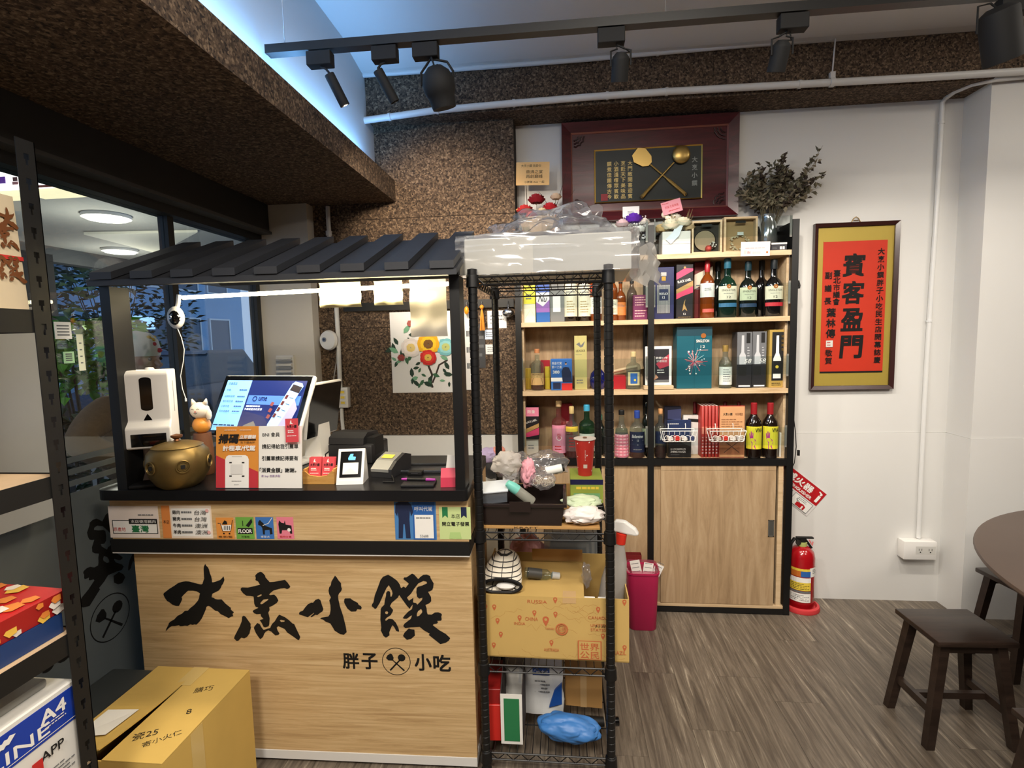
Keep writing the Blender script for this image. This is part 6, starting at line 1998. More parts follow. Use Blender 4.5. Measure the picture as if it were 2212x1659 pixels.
# second shelf, left bay
cbox('yellow liquor box at the left end of the second shelf', (1131, 600, 1156, 690), S1, 2.81, .07, mat((236, 224, 60), .45, name='yellow_card'), art=lambda P: P.rect(0, 0, 1, .42, CREAM).line([(0, .4), (1, .42)], .001, K).line([(.1, .1), (.6, .3), (.9, .15)], .001, KY_).line([(.5, .72), (.5, .95)], .0015, K).line([(.2, .83), (.8, .83)], .0015, K).line([(.28, .74), (.72, .92)], .0015, K).line([(.28, .92), (.72, .74)], .0015, K).rows(.2, .8, .66, .5, 2, KGR))
cbox('white and purple liquor box with blue base', (1158, 598, 1187, 690), S1, 2.81, .07, mat((236, 230, 238), .45, name='lilac_card'), art=lambda P: P.rect(0, 0, 1, .22, KB).rect(0, .66, 1, 1, mat((60, 90, 170), .5, var=0, name='print_blue2')).poly([(.0, .22), (1, .22), (1, .5), (.5, .35), (0, .45)], mat((150, 100, 180), .5, var=0, name='print_purple')).text('Nu', .5, .52, .14, K, w=.6, shear=.3))
cbox('frosted clear liquor box with a white label', (1188, 596, 1219, 690), S1, 2.81, .07, clear_mat('frosted_case', (226, 230, 230), 1.45, .9, haze=.65, hazecol=(204, 206, 206), gloss=.2), art=lambda P: P.rect(.2, .22, .72, .58, KW))
LL = lambda P: P.rows(.15, .85, .9, .6, 3, KGR).rows(.2, .8, .5, .1, 5, mat((176, 150, 100), .7, var=0, name='ink_tan'))
bottle('bottle with tall cream label, left of the pair under the rack top', 1234, S1, 2.82, 560, .034, 'whisky', DKB, mat((30, 30, 30), .4, name='black_cap2'), lab=[(.08, .60, 1.5, CREAM, LL)])
bottle('bottle with tall cream label, right of the pair under the rack top', 1263, S1, 2.835, 562, .034, 'whisky', DKB, mat((30, 30, 30), .4, name='black_cap2'), lab=[(.08, .60, 1.5, CREAM, LL)])
bottle('whisky bottle with red seal and white label', 1288, S1, 2.83, 566, .030, 'whisky', AMB, mat((190, 60, 40), .4, name='orange_cap'), lab=[(.12, .40, 1.4, KW, LL), (.48, .62, 1.2, mat((200, 66, 40), .5, name='orange_seal'), None)])
bottle('amber bottle with a white and orange label, left of two', 1324, S1, 2.83, 585, .026, 'whisky', AMB, BLACKM, lab=[(.12, .42, 1.3, CREAM, LL)])
bottle('amber bottle with a small orange label, right of two', 1341, S1, 2.845, 600, .028, 'round', AMB, BLACKM, lab=[(.12, .42, 1.3, mat((226, 130, 60), .6, name='orange_label'), LL)])
bottle('empty clear bottle beside the plum coloured box', 1365, S1, 2.86, 600, .027, 'wine', clear_mat('smoky_glass', (190, 180, 172), 1.5, 1.0, haze=.2, hazecol=(160, 150, 140)), BLACKM)
cbox('plum coloured box with fine white print', (1368, 637, 1400, 684), S1, 2.80, .08, mat((116, 40, 84), .45, name='plum_card'), art=lambda P: P.rows(.12, .9, .95, .55, 4, KP, seed=3).rows(.1, .9, .42, .1, 3, KP, seed=5))

# third shelf, left bay
cbox('small mustard tin box behind the amber bottle', (1132, 796, 1147, 840), S2, 2.86, .04, mat((206, 170, 60), .5, name='mustard_card'))
bottle('round amber bottle with a cork and arched label', 1160, S2, 2.83, 754, .036, 'gin', CLEARB, mat((196, 130, 84), .6, name='cork_stopper'), AMBL, .33, .1, .36, [(.13, .42, 1.5, mat((222, 180, 120), .6, name='parchment_label'), lambda P: P.text('MONKEY', .5, .88, .12, K, w=.7).line([(.08, .08), (.2, .55), (.5, .72), (.8, .55), (.92, .08)], .0016, K))])
cbox('flat red gift pack standing behind the blue card', (1168, 778, 1188, 840), S2, 2.885, .02, mat((176, 28, 48), .5, name='red_pack'))
cbox('narrow yellow pack beside the amber bottle', (1177, 792, 1188, 840), S2, 2.855, .02, mat((226, 196, 60), .5, name='yellow_pack'))
o, w, hh, d = card('price_card', 'blue card stand with a man in a dark vest and 300 offer', 'sign', (1190, 775, 1236, 840), 2.80, .02, mat((52, 110, 190), .5, name='card_blue'), zb=S2, group=GRP[S2])
P = Print(w, hh, -d / 2)
P.rect(0, .28, .55, .40, KW).text('現金代駕', .28, .86, .09, KW, w=.46).text('第一之選', .28, .74, .09, KW, w=.46).text('300', .25, .58, .09, KW, w=.3, bold=.02).shape([[(.55, .25), (.5, .6), (.58, .72), (.7, .74), (.85, .72), (.95, .55), (1, .25)]], KN).disc(.71, .84, .0055, mat((220, 170, 140), .7, var=0, name='print_skin')).disc(.71, .87, .0045, K).rect(.5, 0, 1, .22, KR).rect(.1, .05, .45, .25, KN)
P.build('printed_front', o)
cbox('tall gold box printed with an eagle', (1241, 725, 1268, 840), S2, 2.82, .065, mat((206, 196, 130), .4, .2, name='pale_gold_card'), art=lambda P: P.shape([[(.15, .84), (.4, .88), (.52, .82), (.85, .9), (.7, .80), (.5, .78), (.3, .82)]], KGR).text('LEADER', .5, .72, .04, K, w=.74).rows(.1, .6, .66, .64, 1, KGR).rows(.15, .85, .2, .1, 2, KGR))
c = at(1292, 815, Y=2.83)
t = thing('porcelain_decanter', 'round cobalt blue porcelain decanter behind the rack post', 'decanter', (c.x, 2.84, S2 + .0008), 0, GRP[S2])
MB(mat((20, 24, 96), .12, coat=.6, name='cobalt_glaze')).lathe([(.0001, 0), (.03, 0), (.042, .02), (.045, .05), (.038, .085), (.02, .104), (.012, .115), (.0001, .116)], n=24, sy=.7).build('body', t)
MB(GOLD).lathe([(.0125, .116), (.014, .122), (.008, .132), (.0001, .133)], n=12).build('stopper', t)
MB(CHROME).tube([(.0462 * math.cos(a * .1 + 3.6), -.0324 * abs(math.sin(a * .1 + 3.6)) - .001, .05 + .02 * math.sin(a * .2)) for a in range(20)], .0012, n=5).build('silver_line', t)
o = cbox('flat red box lying under the wooden mallet', (1312, 812, 1352, 840), S2, 2.82, .09, mat((176, 28, 40), .45, name='crimson_box'))
c = at(1345, 797, Y=2.85)
t = thing('wooden_mallet', 'long pale wooden mallet handle lying across the third shelf', 'mallet', (c.x + .01, 2.895, c.z - .004), rot=(0, R_(-12), 0), group=GRP[S2])
MB(OAK_S).cyl((-.085, 0, 0), (.085, 0, 0), .0085, n=12).build('handle', t)
MB(OAK_S).lathe([(.0001, -.022), (.017, -.02), (.017, .02), (.0001, .022)], n=14, T=Matrix.Translation((.09, 0, 0))).build('head', t)
bottle('square clear bottle with a blue and gold label', 1368, S2, 2.815, 760, .038, 'gin', CLEARB, mat((214, 192, 140), .5, name='pale_stopper'), clear_mat('clear_liquor', (238, 240, 238), 1.33, .5, haze=.05), .5, .13, .34, [(.11, .46, .9, mat((206, 196, 150), .5, name='gold_label'), lambda P: P.rect(.12, .12, .88, .92, KB).disc(.6, .4, .006, KY_))], sy=.7)
o, w, hh, d = card('photo_frame', 'white framed picture card on a pale wooden stand', 'frame', (1394, 748, 1451, 822), 2.775, .012, KW, zb=S2 + .022, group=GRP[S2])
P = Print(w, hh, -d / 2)
P.rect(.1, .08, .9, .93, mat((40, 36, 44), .5, var=0, name='print_night')).poly([(.4, .55), (.9, .8), (.9, .5), (.55, .42)], mat((190, 60, 80), .5, var=0, name='print_rose')).text('歡慶12年', .62, .70, .06, KW, w=.45).text('好禮相送', .62, .62, .06, KW, w=.4).rows(.45, .8, .42, .3, 2, KW).rect(.1, .08, .9, .14, KGR).shape([[(.1, .2), (.4, .28), (.5, .2), (.3, .12)]], mat((200, 150, 120), .5, var=0, name='print_tan'))
P.build('printed_picture', o)
MB(OAK_S).rbox(-w * .56, -.022, -.0215, w * .56, .02, -.001, .002, seg=1).build('wooden_foot', o)

# third shelf, right bay
def a_teal(P):
    TD = mat((18, 62, 76), .5, var=0, name='print_teal_dark')
    P.rect(0, .855, 1, 1, TD)
    cx, cy = .50, .44
    rgq = random.Random(5)
    for k in range(46):
        a = rgq.uniform(0, 6.283)
        r0, r1 = rgq.uniform(.01, .05), rgq.uniform(.10, .38)
        m = random.Random(k).choice([mat((214, 60, 90), .5, var=0, name='spark_rose'), mat((226, 190, 190), .5, var=0, name='spark_pale'), mat((110, 200, 210), .5, var=0, name='spark_aqua'), mat((240, 120, 110), .5, var=0, name='spark_coral')])
        P.n -= .85 if k else 0
        P.line([(cx + r0 * math.cos(a), cy + r0 * .6 * math.sin(a)), (cx + r1 * math.cos(a), cy + r1 * .6 * math.sin(a))], rgq.uniform(.0006, .0022), m)
    for k in range(16):
        a, r_ = rgq.uniform(0, 6.283), rgq.uniform(.18, .40)
        P.n -= .85 if k else 0
        P.disc(cx + r_ * math.cos(a), cy + r_ * .62 * math.sin(a), rgq.uniform(.0015, .005), KW, n=9)
    P.disc(.75, .855, .013, COPP).text('SINGLETON', .73, .77, .045, KW, w=.36, bold=.015).text('12', .73, .68, .045, KW, w=.12).rect(.56, .62, .88, .626, KP).line([(.5, 0), (.5, .855)], .0008, TD)
cbox('large teal gift box printed with a red firework burst', (1462, 706, 1538, 836), S2, 2.80, .10, mat((24, 92, 108), .4, name='teal_card'), art=a_teal)
bottle('clear liquor bottle with gold cap and white label', 1567, S2, 2.82, 746, .033, 'slim', CLEARB, mat((206, 170, 96), .3, .6, name='gold_cap'), clear_mat('clear_liquor2', (236, 240, 232), 1.33, .5, haze=.05), .56, .15, .5, [(.08, .50, 1.3, mat((232, 236, 228), .6, name='white_label'), lambda P: P.rows(.2, .8, .9, .15, 6, KGR))])
def a_58(P):
    SV = mat((196, 198, 202), .4, var=0, name='print_silver')
    P.rect(.0, .0, 1, 1, mat((110, 112, 116), .4, var=0, name='print_steel')).rect(0, 0, 1, .42, mat((38, 38, 42), .4, var=0, name='print_black'))
    P.shape([[(.16, .42), (.16, .58), (.28, .64), (.30, .94), (.46, .94), (.48, .64), (.60, .58), (.60, .42)]], SV).rect(.62, .80, .88, .98, K).rect(.1, .22, .64, .38, K).text('58', .74, .48, .075, KW, w=.44, shear=.25).rect(.12, .02, .9, .045, KW).rows(.68, .84, .74, .55, 4, SV)
cbox('grey liquor box numbered 58, left of the pair', (1592, 717, 1624, 836), S2, 2.805, .085, mat((60, 60, 64), .35, name='steel_card'), art=a_58)
cbox('grey liquor box numbered 58, right of the pair', (1625, 716, 1655, 835), S2, 2.815, .085, mat((60, 60, 64), .35, name='steel_card'), art=a_58)
def a_kaol(P):
    P.rect(.14, .12, .84, .96, K).rect(.84, .0, 1, 1, GOLD).shape([[(.22, .16), (.22, .5), (.36, .6), (.38, .9), (.52, .9), (.54, .6), (.66, .5), (.66, .16)]], KW).rect(.22, .24, .66, .46, K).disc(.44, .36, .008, KY_).vtext('特級陳年', .74, .92, .62, .05, GOLD).rows(.15, .85, .09, .03, 2, K)
cbox('gold and black liquor box with a white bottle picture', (1662, 712, 1700, 836), S2, 2.80, .08, mat((200, 168, 90), .35, .3, name='gold_card'), art=a_kaol)

# lowest open shelf, left bay
o = cbox('small white box under the black and pink whisky box', (1136, 948, 1163, 992), S3, 2.82, .07, mat((214, 208, 198), .5, name='small_white_card'), art=lambda P: P.rows(.2, .8, .7, .4, 2, KGR))
_, _, _, zt_ = span((1136, 948, 1163, 992), 2.82)
GRP[zt_] = GRP[S3]
cbox('black whisky box with pink front stacked on a small white box', (1132, 880, 1164, 947), zt_, 2.81, .08, mat((30, 28, 32), .4, name='black_card2'), art=lambda P: P.rect(0, .72, 1, 1, mat((226, 130, 160), .5, var=0, name='print_pink2')).text('BLACK LABEL', .48, .56, .06, KW, w=.8, ang=16).poly([(0, .3), (1, .5), (1, .38), (0, .16)], mat((176, 140, 84), .5, var=0, name='print_gold')).poly([(0, .16), (1, .36), (1, .14), (.4, .08), (0, .06)], mat((214, 60, 110), .5, var=0, name='print_pink')).text('限量', .5, .86, .1, KW, w=.5))
bottle('pink gin bottle with wide pink label and cork', 1205, S3, 2.82, 866, .040, 'gin', clear_mat('pink_glass', (236, 200, 200), 1.5, 1.1, haze=.1, hazecol=(226, 150, 150)), mat((206, 176, 130), .6, name='cork_pale'), clear_mat('pink_gin', (226, 120, 120), 1.33, .5, haze=.35, hazecol=(206, 80, 86)), .55, .1, .34, [(.08, .58, 1.15, mat((232, 150, 176), .5, name='pink_label'), lambda P: P.disc(.5, .55, .014, KW, .011).text('梅', .5, .62, .2, KR, w=.3).rows(.15, .85, .3, .1, 2, KR))])
cbox('dark red gift box behind the pink bottle', (1212, 872, 1237, 985), S3, 2.895, .03, mat((150, 24, 40), .45, name='dark_red_card'), art=lambda P: P.text('春節', .4, .62, .06, KP, w=.5).rows(.2, .8, .5, .3, 3, KP))
bottle('clear bottle with a yellow price tag and reddish spirit', 1233, S3, 2.80, 878, .034, 'gin', CLEARB, mat((206, 180, 120), .5, name='wooden_stopper'), clear_mat('rose_spirit', (214, 100, 80), 1.33, .5, haze=.3, hazecol=(176, 60, 50)), .2, .14, .38, [(.52, .62, 1.25, KY_, None), (.14, .46, 1.1, clear_mat('printed_glass', (214, 200, 196), 1.4, .6, haze=.4, hazecol=(196, 170, 170)), lambda P: P.rows(.2, .8, .9, .2, 4, KR))])
bottle('pale green gin bottle with blue collar', 1266, S3, 2.82, 874, .043, 'gin', GRNG, mat((70, 170, 210), .4, name='sky_blue_cap'), clear_mat('clear_gin', (220, 236, 226), 1.33, .5, haze=.05), .5, .12, .30, [(.12, .46, 1.2, mat((222, 226, 214), .5, name='pale_label'), lambda P: P.disc(.5, .75, .009, mat((110, 70, 50), .5, var=0, name='wax_brown')).rows(.2, .8, .5, .2, 3, KGR))])
bottle('slim green bottle half hidden by the rack post', 1296, S3, 2.87, 895, .026, 'wine', DKG, mat((60, 110, 90), .4, name='green_cap'))
bottle('black-labelled bottle between the rack posts', 1312, S3, 2.83, 900, .030, 'whisky', CLEARB, BLACKM, AMBL, .3, .12, .4, [(.08, .5, 1.3, BLACKM, lambda P: P.rows(.2, .8, .5, .2, 3, KW))])
t = bottle('bottle wrapped in pink gingham cloth', 1342, S3, 2.80, 886, .034, 'slim', CLEARB, BLACKM, clear_mat('clear_gin2', (226, 232, 226), 1.33, .5, haze=.05), .6, .10, .36)
GING = mat((240, 180, 190), .9, bump=.2, name='gingham_pink')
gh2 = MB(GING)
gh2.lathe([(.0352, .004), (.038, .02), (.036, .06), (.037, .10), (.034, .128)], n=24)
gh2.build('gingham_wrap', t)
gm = MB(mat((220, 120, 140), .9, name='gingham_dark'))
for k in range(7):
    gm.lathe([(.0388, .01 + .017 * k), (.0388, .016 + .017 * k)], n=24)
for k in range(12):
    a = k * .5236
    gm.lathe([(.0390, .006), (.0390, .126)], n=2, arc=(a, a + .12))
gm.build('gingham_stripes', t)
bottle('whisky bottle with navy shield label and blue cap', 1376, S3, 2.805, 887, .040, 'whisky', CLEARB, mat((44, 70, 150), .4, name='royal_blue_cap'), AMBL, .22, .16, .40, [(.12, .56, 1.35, mat((26, 34, 62), .5, name='navy_label'), lambda P: P.text('Ballantines', .5, .78, .15, KW, w=.8, shear=.2).text('12', .5, .58, .09, KW, w=.1).line([(.1, .6), (.5, .36), (.9, .6)], .0015, KW).rows(.2, .8, .2, .08, 1, KGR))], sy=.75)
bottle('tall green bottle behind the middle cabinet post', 1397, S3, 2.875, 868, .026, 'wine', DKG, DKG, lab=[(.2, .5, 1.2, SAGE, None)])

# lowest open shelf, right bay
bottle('small bottle with cork and dark navy band at the cabinet post', 1427, S3, 2.80, 883, .030, 'gin', clear_mat('grey_glass', (196, 204, 204), 1.5, 1.1, haze=.12, hazecol=(150, 160, 166)), mat((206, 150, 96), .6, name='cork_orange'), AMBL, .22, .1, .42, [(.3, .55, 1.2, KN, lambda P: P.text('K', .5, .5, .4, KW, w=.2))])
cbox('dark slate box standing at the back of the lowest shelf', (1435, 878, 1471, 985), S3, 2.89, .03, mat((44, 46, 66), .45, name='slate_card'), art=lambda P: P.poly([(.2, .74), (1, .70), (1, .95), (.2, .92)], mat((90, 98, 150), .5, var=0, name='print_periwinkle')))
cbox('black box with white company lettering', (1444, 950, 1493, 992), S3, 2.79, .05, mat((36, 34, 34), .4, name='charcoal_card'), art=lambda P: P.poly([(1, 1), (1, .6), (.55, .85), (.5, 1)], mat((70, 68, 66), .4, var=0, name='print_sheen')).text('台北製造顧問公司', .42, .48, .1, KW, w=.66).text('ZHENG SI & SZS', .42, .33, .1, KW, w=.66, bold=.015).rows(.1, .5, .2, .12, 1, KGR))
cbox('navy folded card behind the left wire basket', (1441, 907, 1493, 948), S3, 2.855, .012, mat((34, 50, 90), .45, name='navy_card2'), h=.19, art=lambda P: P.rows(.1, .5, .92, .86, 1, KW).rect(.05, .1, .95, .5, KW))
cbox('white carton with a black carry handle', (1476, 897, 1516, 990), S3, 2.865, .03, mat((226, 224, 220), .5, name='white_carton2'), art=lambda P: P.poly([(.25, .92), (.8, .90), (.8, .82), (.25, .84)], K))
# books
for k in range(6):
    x0 = 1515 + 7.6 * k
    lab_ = ['red-spined booklet at the left end of the row', 'second red-spined booklet from the left end of the row', 'third red-spined booklet from the left end of the row', 'fourth red-spined booklet from the left end of the row', 'fifth red-spined booklet from the left end of the row', 'front booklet of the row showing its tan printed cover'][k]
    a_, b_ = at(x0, 930, Y=2.79).x, at(x0 + 7.2, 930, Y=2.79).x
    hb = at(1550, 877, Y=2.79).z - S3 - .0006
    rz_k = R_(-34)
    if k < 5:
        o = MB(mat((176, 56, 50), .5, name='booklet_red')).rbox(-.0065, 0, 0, .0065, .105, hb, .0012, seg=1).box(-.005, .002, hb - .0005, .005, .1045, hb + .0003, PAPER)
        o = o.build('booklet', None, ((a_ + b_) / 2, 2.792 + .0005 * k, S3 + .0006))
        P = Print(.013, hb, 0)
        P.vtext('大烹小饌食譜', .5, .42, .06, .03, KW).rect(.1, .46, .9, .60, mat((214, 130, 110), .5, var=0, name='spine_patch'))
        P.build('spine_print', o)
    else:
        xw = at(1608, 930, Y=2.79).x - a_
        o = MB(mat((176, 56, 50), .5, name='booklet_red')).rbox(0, 0, 0, xw, .012, hb, .0012, seg=1).build('booklet', None, (a_ + .0005, 2.788, S3 + .0006))
        P = Print(xw, hb, 0, x0=xw / 2)
        P.rect(.02, .01, .99, .99, mat((214, 160, 112), .6, var=.06, name='cover_tan')).text('大烹小饌', .33, .84, .05, K, w=.36, bold=.02).text('年菜禮盒', .77, .84, .05, mat((120, 70, 40), .6, var=0, name='ink_umber'), w=.3)
        P.rows(.08, .9, .76, .5, 6, mat((150, 100, 66), .6, var=0, name='ink_sienna'))
        P.rect(.02, .06, .98, .34, mat((150, 96, 62), .6, var=.2, name='cover_photo')).line([(.2, .1), (.8, .33)], .004, mat((80, 50, 36), .6, var=0, name='ink_dark_brown')).line([(.2, .33), (.8, .1)], .004, mat((80, 50, 36), .6, var=0, name='ink_dark_brown'))
        P.build('cover_print', o)
    tag(o, lab_, 'booklet', 'row of red booklets')
# wire baskets hooked on the guard
def basket(r, lab, item):
    X0_, X1_, Z0_, Z1_ = span(r, 2.725)
    w_, h_ = X1_ - X0_, Z1_ - Z0_
    t = thing('wire_basket', lab, 'basket', ((X0_ + X1_) / 2, 2.716, Z0_), 0, 'white wire baskets hooked on the shelf guard')
    WW = mat((244, 242, 238), .35, name='white_wire')
    fr = MB(WW)
    top = [(-w_ / 2, -.034, h_), (w_ / 2, -.034, h_), (w_ / 2, .034, h_), (-w_ / 2, .034, h_)]
    bot = [(-w_ * .42, -.026, .002), (w_ * .42, -.026, .002), (w_ * .42, .03, .002), (-w_ * .42, .03, .002)]
    for lp in (top, bot):
        fr.tube(lp, .0022, close=True, n=5)
    for a, b in zip(top, bot):
        fr.tube([a, b], .0018, n=5)
    fr.build('frame', t)
    lo = MB(WW)
    n = 6
    for k in range(n):
        u0 = -w_ * .44 + w_ * .88 * k / n
        lo.tube([(u0 + w_ * .088 * (1 + .9 * math.cos(a * .628)), -.030, h_ * .32 + h_ * .3 * math.sin(a * .628)) for a in range(10)], .0015, close=True, n=4)
        lo.tube([(u0, -.031, h_ * .66), (u0, -.0335, h_)], .0013, n=4)
        lo.tube([(u0, -.026, .002), (u0, .03, .002)], .0013, n=4)
    tag(lo.build('loops', t), kind='stuff')
    hk = MB(WW)
    for u in (-w_ * .25, w_ * .25):
        hk.tube([(u, .034, h_), (u, .034, h_ + .02), (u, .0385, h_ + .026), (u, .046, h_ + .02)], .0018, n=5)
    hk.build('hooks', t)
    for k, c_ in enumerate(item):
        MB(mat(c_, .5, name='basket_packet')).rbox(-w_ * .32 + w_ * .2 * k, -.02, .006, -w_ * .16 + w_ * .2 * k, .02, .022 + .004 * (k % 2), .002, seg=1).build('packet', t)
basket((1427, 928, 1502, 952), 'white wire basket of small packets, left one on the shelf guard', [(226, 220, 214), (206, 50, 44), (230, 226, 220), (60, 70, 110)])
basket((1529, 928, 1606, 952), 'white wire basket of small packets in front of the booklets', [(190, 180, 170), (206, 56, 46), (228, 224, 216), (200, 196, 190)])
def a_viva(P):
    MG = mat((196, 50, 150), .5, var=0, name='print_magenta')
    P.shape([[(u * .72 + .02, v * .86) for u, v in ((.28, .0), (.30, .3), (.12, .52), (.06, .8), (.13, .82), (.22, .62), (.20, .9), (.27, .92), (.33, .64), (.36, .86), (.42, .85), (.42, .58), (.6, .5), (.70, .4), (.66, .3), (.56, .22), (.66, .0))]], MG).disc(.40, .36, .004, KY_).text('VIVA', .70, .84, .17, K, w=.50, bold=.02)
for px, lab in ((1631, 'dark wine bottle labelled VIVA with magenta hand, left of two'), (1667, 'dark wine bottle labelled VIVA with magenta hand, right of two')):
    bottle(lab, px, S3, 2.805 if px < 1650 else 2.81, 870, .039, 'wine', DKB, mat((150, 30, 36), .4, name='red_foil'), cap_h=.24, cap_r=.38, lab=[(.17, .58, 1.35, mat((240, 226, 60), .5, name='lemon_label'), a_viva)], name='wine_bottle')
for px, lab in ((1502, 'dark wine bottle with red foil at the far left behind the booklets'), (1537, 'dark wine bottle with red foil behind the booklets, second from left'), (1568, 'dark wine bottle with red foil behind the booklets, third from left'), (1598, 'dark wine bottle with red foil behind the booklets, nearest the VIVA pair')):
    bottle(lab, px, S3, 2.912, 868, .020, 'wine', DKB, mat((120, 24, 30), .4, name='red_foil2'), cap_h=.26, cap_r=.5, name='wine_bottle')
cbox('small folded white card leaning at the right end of the lowest shelf', (1684, 935, 1694, 990), S3, 2.80, .012, mat((226, 224, 218), .7, name='white_card'))

# ---- top shelf
def bloom(mb, c, r, m, n=12, seed=0):
    rg = random.Random(seed)
    for ring in range(4):
        k = max(3, int(n * (1 - ring * .2)))
        for i in range(k):
            a = 6.283 * i / k + ring * .4
            tilt = .25 + ring * .33
            d = Vector((math.cos(a) * math.cos(tilt), math.sin(a) * math.cos(tilt), math.sin(tilt)))
            s = d.cross(Vector((0, 0, 1))).normalized()
            p = Vector(c) + d * r * (.15 + .1 * ring)
            L_ = r * (1 - .15 * ring)
            e = p + d * L_ * .8 + Vector((0, 0, L_ * .15))
            q = p + d * L_ * .45
            w_ = L_ * .42
            mb.add([p, q + s * w_, e + s * w_ * .6, e - s * w_ * .6, q - s * w_, q + Vector((0, 0, -L_ * .15))], [(0, 1, 5), (1, 2, 5), (2, 3, 5), (3, 4, 5), (4, 0, 5)], m, True)


def bouquet(name, label, px, Y, z0, pot, blooms, extras, cardinfo=None, rz=0):
    x_ = at(px, 500, Y=Y).x
    t = thing(name, label, 'flowers', (x_, Y, z0), rz, GRP[S0])
    pot(t)
    st = MB(mat((90, 84, 50), .7, name='dry_stem'))
    for k, (dx, dy, dz, r, col) in enumerate(blooms):
        b = MB()
        bloom(b, (dx, dy, dz), r, mat(col, .7, var=.15, name='petal'), 11, k)
        b.build('flower_head', t)
        st.tube([(dx * .2, dy * .2, .02), (dx * .8, dy * .8, dz * .7), (dx, dy, dz)], .0015, n=5)
    extras(t)
    st.build('stems', t)
    if cardinfo:
        r, Yc, col, art, tilt = cardinfo
        X0_, X1_, Z0_, Z1_ = span(r, Yc)
        w_, h_ = X1_ - X0_, Z1_ - Z0_
        q = MB(mat(col, .7, var=.03, name='gift_card')).box(-w_ / 2, 0, 0, w_ / 2, .001, h_).build('gift_card', t, ((X0_ + X1_) / 2 - x_, Yc - Y, Z0_ - z0), (0, R_(tilt), 0))
        P = Print(w_, h_, 0)
        art(P)
        P.build('card_print', q)
    return t


def sprigs(t, n, rad, zlo, zhi, col, seed, r=.004, name='dried_sprigs'):
    rg = random.Random(seed)
    mb = MB(mat(col, .8, var=.15, name='dried_sprig'))
    for k in range(n):
        a = rg.uniform(0, 6.283)
        q = Vector((math.cos(a) * rad * rg.uniform(.4, 1.2), math.sin(a) * rad * .5, rg.uniform(zlo, zhi)))
        mb.tube([(0, 0, .03), q * .6, q], .0009, n=4)
        for j in range(4):
            p = q + Vector((rg.uniform(-.012, .012), rg.uniform(-.01, .01), rg.uniform(-.012, .012)))
            mb.ball(p, r * rg.uniform(.7, 1.3), n=6)
    tag(mb.build(name, t), kind='stuff')


BOXW = mat((214, 212, 206), .6, var=.04, name='grey_white_box')
def pot_box(w_, d_, h_, m):
    def f(t):
        MB(m).rbox(-w_ / 2, -d_ / 2, 0, w_ / 2, d_ / 2, h_, .002, seg=1).build('pot', t)
        MB(KGR).box(-w_ / 2 - .0004, -d_ / 2 - .0006, h_ * .45, w_ / 2 + .0004, -d_ / 2 - .0001, h_ * .46).build('box_seam', t)
    return f
zt0 = S0 + .0008
def ext_white(t):
    sprigs(t, 26, .075, .10, .20, (150, 130, 96), 3)
    mb = MB(mat((250, 240, 220), .6, name='pompon_cream'))
    for dx, dz, r in ((-.055, .205, .016), (-.04, .19, .013), (-.03, .185, .012), (.0, .16, .014)):
        mb.ball((dx, -.02, dz), r, n=10)
    mb.build('pompons', t)
    rb = MB(mat((206, 214, 224), .5, name='satin_ribbon'))
    rb.add([(.0, -.052, .15), (.035, -.055, .15), (.01, -.062, .09), (-.03, -.06, .05), (-.055, -.058, .075), (-.02, -.06, .11)], [(0, 1, 2, 5), (5, 2, 3, 4)], None, True)
    rb.build('ribbon', t)
    wp = MB(mat((110, 92, 60), .8, name='wheat'))
    for k in range(9):
        wp.tube([(.05, -.01, .10), (.06 + .004 * k, -.01 + .004 * (k % 3), .20 + .01 * (k % 4))], .0016, n=4)
    wp.build('dry_grass', t)
bouquet('dried_bouquet', 'cream and yellow dried bouquet on a white box with a pink card', 1457, 2.83, zt0, pot_box(.14, .10, .115, BOXW),
        [(-.03, -.035, .125, .056, (244, 232, 204)), (.035, -.03, .14, .05, (244, 232, 206)), (-.075, -.02, .12, .04, (232, 198, 140)), (.0, .01, .175, .044, (248, 242, 228)), (.07, -.01, .125, .036, (214, 190, 150))], ext_white,
        ((1433, 432, 1476, 460), 2.79, (238, 158, 172), lambda P: P.text('祝福 生意興隆', .5, .55, .2, KR, w=.7).rows(.3, .9, .3, .15, 1, KR).rows(.05, .4, .9, .8, 1, KR), -14))
def ext_purple(t):
    sprigs(t, 44, .085, .05, .20, (226, 222, 224), 6, .0045)
    sprigs(t, 20, .08, .04, .14, (70, 62, 74), 7, .006, 'dark_sprigs')
bouquet('dried_bouquet', 'purple rose dried bouquet with white berries and a white card', 1369, 2.83, zt0, pot_box(.11, .10, .08, mat((24, 24, 26), .4, name='black_box')),
        [(-.005, -.035, .17, .05, (104, 44, 184)), (-.06, -.03, .15, .042, (232, 200, 206)), (.05, -.02, .16, .034, (240, 230, 222)), (.03, -.03, .12, .036, (244, 240, 236))], ext_purple,
        ((1345, 446, 1381, 468), 2.80, (232, 230, 232), lambda P: P.rows(.3, .8, .6, .3, 2, KGR), 0))
def ext_red(t):
    sprigs(t, 26, .13, .10, .28, (206, 150, 90), 11, .004)
    br = MB(mat((60, 44, 34), .8, name='twig'))
    for pts in (((.02, 0, .1), (.10, .0, .30), (.16, 0, .50)), ((.04, 0, .16), (.11, .0, .24), (.19, 0, .36)), ((-.06, 0, .2), (-.065, .02, .38), (-.07, .02, .46)), ((.03, 0, .2), (.055, .01, .28), (.0, .01, .36))):
        br.tube(pts, [.0022, .0016, .0008], n=5)
    br.build('twigs', t)
    wr_ = MB(mat((196, 176, 146), .8, name='wrapping'))
    wr_.lathe([(.03, .04), (.08, .13), (.11, .21)], n=9)
    wr_.build('wrapping', t)
